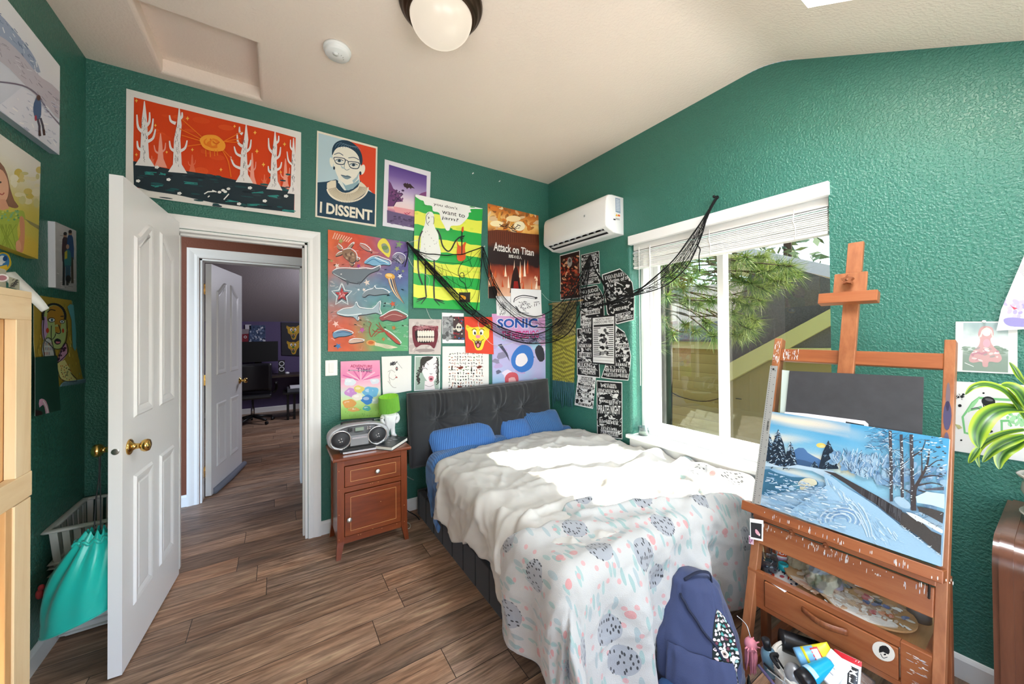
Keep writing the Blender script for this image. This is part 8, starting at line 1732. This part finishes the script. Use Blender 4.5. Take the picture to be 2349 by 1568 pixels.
m = MB(); m.lathe([(0, .014), (.05, .014), (.058, .03), (.085, .07), (.098, .105), (.094, .13), (.088, .14), (.104, .15), (.106, .156), (.098, .158), (.086, .146), (.084, .13), (0, .128)], A, 40); m.build('pot', GZ, pt)
m = MB(); m.lathe([(0, .135), (.084, .135)], A, 24, cap=False); m.build('soil', mat('dark_soil', '2e2219', .95, var=.4, vs=60), pt)
m = MB(); m.tube(spline([(-.2, -2.845, zt+.13), (-.21, -2.84, zt+.18), (-.23, -2.82, zt+.24), (-.225, -2.825, zt+.31)], 5), [.024]*15+[.02], 12); m.build('cane', mat('yellow_green_cane', 'b3b53c', .45, var=.35, vs=14), pt)
LF = vcol('striped_leaf', .35, 0, 1, .5)
def leaf(pts, w_, dd=0.):
    P_ = spline([R(x, y, d) for x, y, d in pts], 6); m = MB(); n = len(P_)-1
    def fn(u, v):
        i = round(v*n); t = v; p = P_[i]; d = (P_[min(n, i+1)]-P_[max(0, i-1)]).normalized(); s = d.cross(Vector((-.75, -.25, .6))).normalized(); up = s.cross(d); ww = w_*(sin(pi*min(1, .12+.88*t))**.75 if t < .999 else 0.02); x = u*2-1
        return p+s*x*ww+up*(abs(x)*ww*.35)
    m.grid(8, n, fn, col=lambda u, v: lin('94ad2c' if abs(u-.5) > .36 else ('4c7826' if abs(u-.5) > .24 else ('234a22' if abs(u-.5) > .06 else '5a8230')))); m.build('leaf', LF, pt)
leaf([(2352, 960, -.23), (2330, 925, -.26), (2300, 895, -.30), (2262, 882, -.33), (2232, 888, -.35), (2214, 905, -.36)], .013); leaf([(2352, 940, -.23), (2300, 938, -.30), (2265, 955, -.34), (2245, 985, -.37), (2241, 1010, -.38), (2246, 1028, -.385)], .024); leaf([(2246, 1026, -.385), (2236, 1040, -.39), (2222, 1062, -.39)], .009)
leaf([(2350, 985, -.24), (2310, 992, -.29), (2275, 1005, -.32), (2250, 1022, -.34), (2240, 1045, -.345), (2247, 1072, -.35)], .010); leaf([(2352, 1000, -.24), (2325, 1008, -.28), (2300, 1018, -.30), (2275, 1035, -.32), (2254, 1060, -.33)], .016); leaf([(2352, 1005, -.24), (2330, 1020, -.27), (2305, 1035, -.30), (2292, 1055, -.31), (2292, 1076, -.315)], .017)
leaf([(2356, 935, -.23), (2345, 915, -.25), (2330, 895, -.27), (2312, 885, -.28), (2296, 884, -.29)], .02); leaf([(2356, 885, -.2), (2338, 865, -.22), (2326, 845, -.23), (2315, 830, -.235)], .009); leaf([(2380, 900, -.2), (2400, 850, -.2), (2440, 840, -.22), (2470, 880, -.24)], .022); leaf([(2375, 960, -.2), (2400, 940, -.28), (2430, 960, -.34), (2445, 1010, -.36)], .022)
# ================================================================ SILL
t = thing('sill_jar', 'small clear glass jar with pale wax on the window sill', 'jar', (.075, -1.07, WZ0+.016)); m = MB(); A = Matrix.Translation((.06, -1.055, WZ0+.016)); m.lathe([(0, .002), (.038, 0), (.04, .004), (.04, .058), (.041, .062), (.038, .063), (.037, .006), (0, .005)], A, 28, cap=False); m.build('jar_glass', GL, t); m = MB(); m.lathe([(0, .006), (.036, .006), (.036, .018), (0, .018)], A, 24); m.build('wax', mat('pale_wax', 'e8e0c4', .5), t)
t = thing('sill_thermometer', 'slim white device lying on the window sill beside the jar', 'device', (.03, -1.2, WZ0+.016)); m = MB(); m.box((-.055, -.011, 0), (.055, .011, .008), Matrix.Translation((.035, -1.18, WZ0+.016)) @ Matrix.Rotation(-1.15, 4, 'Z')); m.build('device_body', PINM, t); m = MB(); m.box((.01, -.007, .008), (.045, .007, .0085), Matrix.Translation((.035, -1.18, WZ0+.016)) @ Matrix.Rotation(-1.15, 4, 'Z')); m.build('grey_strip', mat('pale_blue_grey', 'a9b9c4', .4), t)
# ================================================================ OFFICE BEYOND THE SECOND DOOR
m = MB(); dA = M2 @ Vector((.04, -.05, .03)); dB = M2 @ Vector((.76, -.05, .03)); m.tube([dA, dA.lerp(dB, .5)+Vector((.01, 0, 0)), dB], [.026, .028, .024], 10); m.build('draft_stopper', mat('grey_fabric_roll', '7d8290', .9), None, 'grey fabric draught roll along the bottom of the inner door', 'draught stopper')
OB = mat('office_black', '121214', .45); OW = mat('office_white', 'd8d8dc', .4); DKW = mat('dark_desk_wood', '33271f', .4)
t = thing('office_desk', 'dark wooden desk against the purple office wall', 'desk', (-2.3, 4.75, 0)); bx('desktop', (-3.1, 4.5, .655), (-1.7, 5.02, .69), DKW, t)
for x in (-3.05, -1.76): bx('leg', (x, 4.56, 0), (x+.05, 4.96, .655), OB, t)
t = thing('monitor', 'wide black computer monitor on the office desk', 'monitor', (-2.55, 4.72, .69)); bx('screen', (-2.86, 4.66, .925), (-2.265, 4.70, 1.27), mat('off_screen', '030303', .7), t); bx('stand', (-2.6, 4.71, .69), (-2.5, 4.74, 1.0), OB, t); bx('stand_foot', (-2.68, 4.64, .69), (-2.42, 4.80, .70), OB, t)
t = thing('office_chair', 'dark swivel office chair in front of the monitor', 'chair', (-2.6, 4.15, 0)); cx, cy = -2.6, 4.15
m = MB(); m.grid(12, 10, lambda u, v: Vector((cx-.24+.48*u, cy-.22+.05*sin(pi*u)-.05*v, .52+.42*v))); o = m.build('backrest', mat('black_leatherette', '1b1b20', .35), t); q = o.modifiers.new('t', 'SOLIDIFY'); q.thickness = .05
bx('seat', (cx-.25, cy-.22, .40), (cx+.25, cy+.26, .47), mat('black_leatherette', '1b1b20', .35), t, .02); m = MB(); m.lathe([(0, .1), (.025, .1), (.025, .25), (.014, .26), (.014, .4), (0, .4)], Matrix.Translation((cx, cy, 0)), 14); m.build('gas_column', STEEL, t)
for k in range(5):
    q = k*2*pi/5+.4; m = MB(); m.tube([(cx, cy, .12), (cx+.27*cos(q), cy+.27*sin(q), .07)], [.026, .017], 8); m.build('base_leg', OB, t); m = MB(); m.lathe([(0, -.012), (.026, -.012), (.026, .012), (0, .012)], Matrix.Translation((cx+.28*cos(q), cy+.28*sin(q), .027)) @ Matrix.Rotation(q, 4, 'Z') @ Matrix.Rotation(pi/2, 4, 'X'), 12); m.build('caster', OB, t)
for s in (-1, 1): m = MB(); m.tube(spline([(cx+s*.26, cy+.15, .44), (cx+s*.31, cy+.14, .5), (cx+s*.31, cy-.02, .62), (cx+s*.30, cy-.18, .62)], 5), .02, 8); m.build('armrest', OB, t)
t = thing('speaker', 'small speaker with two white rings beside the monitor', 'speaker', (-2.21, 4.75, .69)); bx('speaker_box', (-2.26, 4.72, .69), (-2.165, 4.82, .93), OB, t)
for z in (.78, .875): m = MB(); m.tube([(-2.212+.036*cos(q), 4.717, z+.036*sin(q)) for q in [2*pi*k/20 for k in range(20)]], .007, 6, closed=True); m.build('white_ring', OW, t)
m = MB(); m.ball((-2.13, 4.66, .712), (.035, .03, .022), 12, 8); m.build('desk_gadget', OW, None, 'small white dome shaped gadget on the office desk', 'gadget')
t = thing('printer_stand', 'low black table with a pale printer in the office doorway view', 'table', (-2.05, 4.45, 0)); bx('table_top', (-2.2, 4.05, .42), (-1.80, 4.48, .445), OB, t)
for x, y in ((-2.15, 4.1), (-2.06, 4.1), (-1.84, 4.42)): bx('leg', (x, y, 0), (x+.035, y+.035, .42), OB, t)
t = thing('printer', 'pale grey printer standing on the low black table', 'printer', (-2.0, 4.5, .445)); bx('printer_body', (-2.14, 4.1, .446), (-1.85, 4.44, .50), mat('grey_printer', '4a4c52', .5), t); bx('paper_tray', (-2.10, 4.14, .50), (-1.86, 4.4, .525), OW, t)
FP = lambda x, y: onax(1, FY-.03, x, y); ZO = (540, 720, 5.806)
a = Art(FP, [(612, 110), (1000, 115), (1000, 560), (620, 545)], '26242c', ZO, gap=0., thick=.02); bearface(a, 770, 235, .86, 'b99224', '1d1a14', '2f6a34'); bearface(a, 770, 435, .82, 'b99224', '1d1a14', '2f6a34'); a.done('bear_banner', 'black board with two yellow bear faces on the purple office wall', 'banner')
a = Art(FP, [(185, 150), (400, 150), (400, 385), (180, 385)], '3a4a68', ZO, gap=0., thick=.02)
for k in range(70): a.E(ru(190, 395), ru(155, 370), ru(6, 18), ru(5, 14), rnd.choice(['2a3550', '8a94a8', 'c4c8d0', '1f2a44', '5a6a8a']), ru(0, 3), 8)
a.done('blue_collage', 'mottled blue and grey picture above the office monitor', 'picture')
a = Art(FP, [(0, 200), (180, 200), (170, 385), (0, 385)], '7a1f2c', ZO, gap=.005, thick=.02); a.P([(0, 200), (180, 200), (178, 260), (0, 275)], '8a8084'); a.E(132, 305, 22, 18, 'c9c4c4'); a.E(132, 305, 12, 9, '7a1f2c'); a.done('red_picture', 'dark red picture with a pale top partly behind the inner door', 'picture')
a = Art(FP, [(130, 140), (210, 140), (210, 205), (130, 205)], 'c9c4cc', ZO, gap=.0, thick=.004); a.done('pale_note', 'pale paper note above the red picture in the office', 'paper')
# ================================================================ OUTSIDE THE WINDOW
def ext(name, mb, M_): return struct(name, mb, M_)
SID, ts, ps = nmat('tan_lap_siding'); wv = ts.nodes.new('ShaderNodeTexWave'); wv.bands_direction = 'Z'; wv.wave_profile = 'SAW'; wv.inputs['Scale'].default_value = 2.2; ts.links.new(coords(ts), wv.inputs[0]); rp = ramp(ts, wv.outputs[0], [(0, '7a6230'), (.06, 'b0934e'), (1, 'bfa25c')]); ts.links.new(rp.outputs[0], ps.inputs['Base Color']); ps.inputs['Roughness'].default_value = .8
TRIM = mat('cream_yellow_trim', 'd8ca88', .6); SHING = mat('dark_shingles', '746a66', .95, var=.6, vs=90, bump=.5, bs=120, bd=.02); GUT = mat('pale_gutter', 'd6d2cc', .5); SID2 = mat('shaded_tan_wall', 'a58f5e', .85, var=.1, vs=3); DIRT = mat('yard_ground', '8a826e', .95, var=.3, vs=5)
m = MB(); m.quad((.36, -8, -.25), (14, -8, -.25), (14, 9, -.25), (.36, 9, -.25)); m.box((.36, -8, -.4), (14, 9, -.26)); ext('ground', m, DIRT)
nb = thing('neighbour_house', 'tan sided neighbouring house with dark shingle roofs outside the window', 'house', (4, 0, -.25))
def xpoly(q, x, th, par, nm, M_, x2=None):
    """a board or roof piece outlined on the plane at distance x, given real thickness"""
    f = [R(a, b, x) for a, b in q]; n = len(f); m = MB(); d = Vector((th, 0, 0)); m.add(f+[p+d for p in f], [tuple(range(n)), tuple(range(n, 2*n))[::-1]]+[(i, (i+1) % n, n+(i+1) % n, n+i) for i in range(n)]); m.build(nm, M_, par)
m = MB(); m.box((3.2, -3, -.25), (3.3, 5, 1.22)); m.build('siding_wall', SID, nb)
m = MB(); m.box((3.12, -3, 1.12), (3.2, 5, 1.23)); m.build('fascia_board', TRIM, nb)
m = MB(); m.add([(3.05, -3, 1.23), (3.05, 5, 1.23), (5.2, 5, 2.3), (5.2, -3, 2.3), (3.05, -3, 1.26), (3.05, 5, 1.26), (5.2, 5, 2.34), (5.2, -3, 2.34)], [(0, 1, 2, 3), (7, 6, 5, 4), (0, 4, 5, 1), (1, 5, 6, 2), (2, 6, 7, 3), (3, 7, 4, 0)]); m.build('low_roof', SHING, nb)
xpoly([(1664, 842), (1960, 678), (1960, 1200), (1664, 1150)], 2.75, .3, nb, 'gable_wall', SID2); xpoly([(1662, 838), (1960, 678), (1960, 716), (1662, 880)], 2.66, .07, nb, 'rake_board', TRIM); xpoly([(1775, 798), (1960, 798), (1960, 822), (1740, 826)], 2.68, .04, nb, 'gable_trim', TRIM); xpoly([(1790, 800), (1960, 712), (1960, 797)], 2.7, .03, nb, 'gable_infill', SHING)
xpoly([(1735, 590), (1960, 655), (1960, 690), (1662, 842), (1662, 760)], 2.95, .05, nb, 'main_roof', SHING)
xpoly([(1664, 580), (1960, 645), (1960, 690), (1664, 624)], 4.2, .08, nb, 'upper_fascia', TRIM); xpoly([(1690, 562), (1960, 620), (1960, 650), (1690, 584)], 4.1, .10, nb, 'gutter', GUT)
m = MB(); m.tube(spline([R(1506, 870, 3.1), R(1550, 905, 3.1), R(1610, 920, 3.1), R(1660, 912, 3.1), R(1700, 915, 2.6)], 6), .006, 5); m.build('sagging_cable', OB, None, 'thin dark cable sagging along the tan siding outside', 'cable')
def pine():
    t = thing('pine_tree', 'long needled pine branches just outside the window', 'tree', (1.9, -.2, -.25)); rn = random.Random(6); m = MB(); tips = []
    m.tube([(2.3, .35, -.25), (2.3, .3, 1.5), (2.25, .25, 4.2)], [.13, .11, .07], 10); m.build('trunk', mat('pine_bark', '3f2f26', .95, var=.4, vs=20), t)
    spots = [(1500, 640), (1520, 600), (1545, 575), (1575, 600), (1600, 580), (1625, 570), (1540, 640), (1565, 660), (1590, 640), (1615, 655), (1635, 690), (1520, 740), (1545, 770), (1575, 745), (1600, 760), (1625, 745), (1640, 770), (1510, 800), (1500, 690), (1605, 700), (1690, 600), (1715, 590), (1740, 605), (1765, 620), (1790, 615), (1815, 610), (1700, 640), (1725, 650), (1750, 660), (1775, 655), (1800, 645), (1695, 690), (1720, 700), (1745, 690), (1700, 740), (1725, 755), (1690, 770), (1670, 660), (1735, 735), (1672, 610), (1830, 625), (1555, 610), (1530, 680), (1580, 690), (1685, 720), (1710, 770), (1760, 590), (1600, 620)]
    nd = MB(); cl = [lin('8d9c50'), lin('748a48'), lin('a9b26a'), lin('587040'), lin('c4c884')]
    for i, (x, y) in enumerate(spots):
        d = rn.uniform(1.15, 1.75); p = R(x, y, d); root = Vector((2.25, .26, p.z+rn.uniform(.1, .6))); dv = (p-root).normalized(); m = MB(); m.tube(spline([root, root.lerp(p, .5)+Vector((0, 0, rn.uniform(-.1, .15))), p-dv*.10, p], 5), [.009]*8+[.006]*7+[.003], 6); m.build('branch', mat('pine_twig', '5a4430', .9), t)
        for k in range(150):
            b = p-dv*rn.uniform(0, .16); v = Vector((rn.gauss(0, 1), rn.gauss(0, 1), rn.gauss(0, 1))).normalized(); v = (v+dv*.9).normalized(); l = rn.uniform(.10, .19); s = v.cross(Vector((rn.random(), rn.random(), rn.random()))).normalized()*.0032; e = b+v*l-Vector((0, 0, .02)); nd.add([b-s, b+s, e], [(0, 1, 2)], col=rn.choice(cl))
    o = nd.build('needles', vcol('pine_needles', .6), t); o['kind'] = 'stuff'
pine()
def conifers():
    rn = random.Random(8); LF2 = vcol('far_foliage', .8)
    for i, (x, y, h_, r) in enumerate(((7.5, .7, 6.5, 1.), (8.5, 2.3, 7.5, 1.1), (7.6, 3.9, 6.2, 1.1))):
        t = thing('conifer_tree', ['dark conifer rising behind the roof at the right of the window view', 'tall conifer behind the pine in the window view', 'conifer far left in the window view'][i], 'tree', (x, y, -.25), 'trees behind the neighbouring house')
        m = MB(); m.tube([(x, y, -.25), (x, y, h_*.9)], [.14, .04], 8); m.build('trunk', mat('pine_bark', '3f2f26', .95), t); m = MB()
        for k in range(2300 if i else 500):
            s = rn.random()**.8; z = .8+s*(h_-.8); rr_ = r*(1-s*.75)*rn.random()**.5; q = rn.uniform(0, 6.28); p = Vector((x+rr_*cos(q), y+rr_*sin(q), z)); a_ = Vector((rn.gauss(0, 1), rn.gauss(0, 1), rn.gauss(0, .6))).normalized()*rn.uniform(.08, .2); b_ = Vector((rn.gauss(0, 1), rn.gauss(0, 1), rn.gauss(0, 1))).normalized()*rn.uniform(.04, .09); m.add([p-a_, p+b_, p+a_, p-b_], [(0, 1, 2, 3)], col=lin(rn.choice(['64785a', '7b8f6a', '53664c', '92a47a'])))
        m.build('foliage', LF2, t)['kind'] = 'stuff'
conifers()
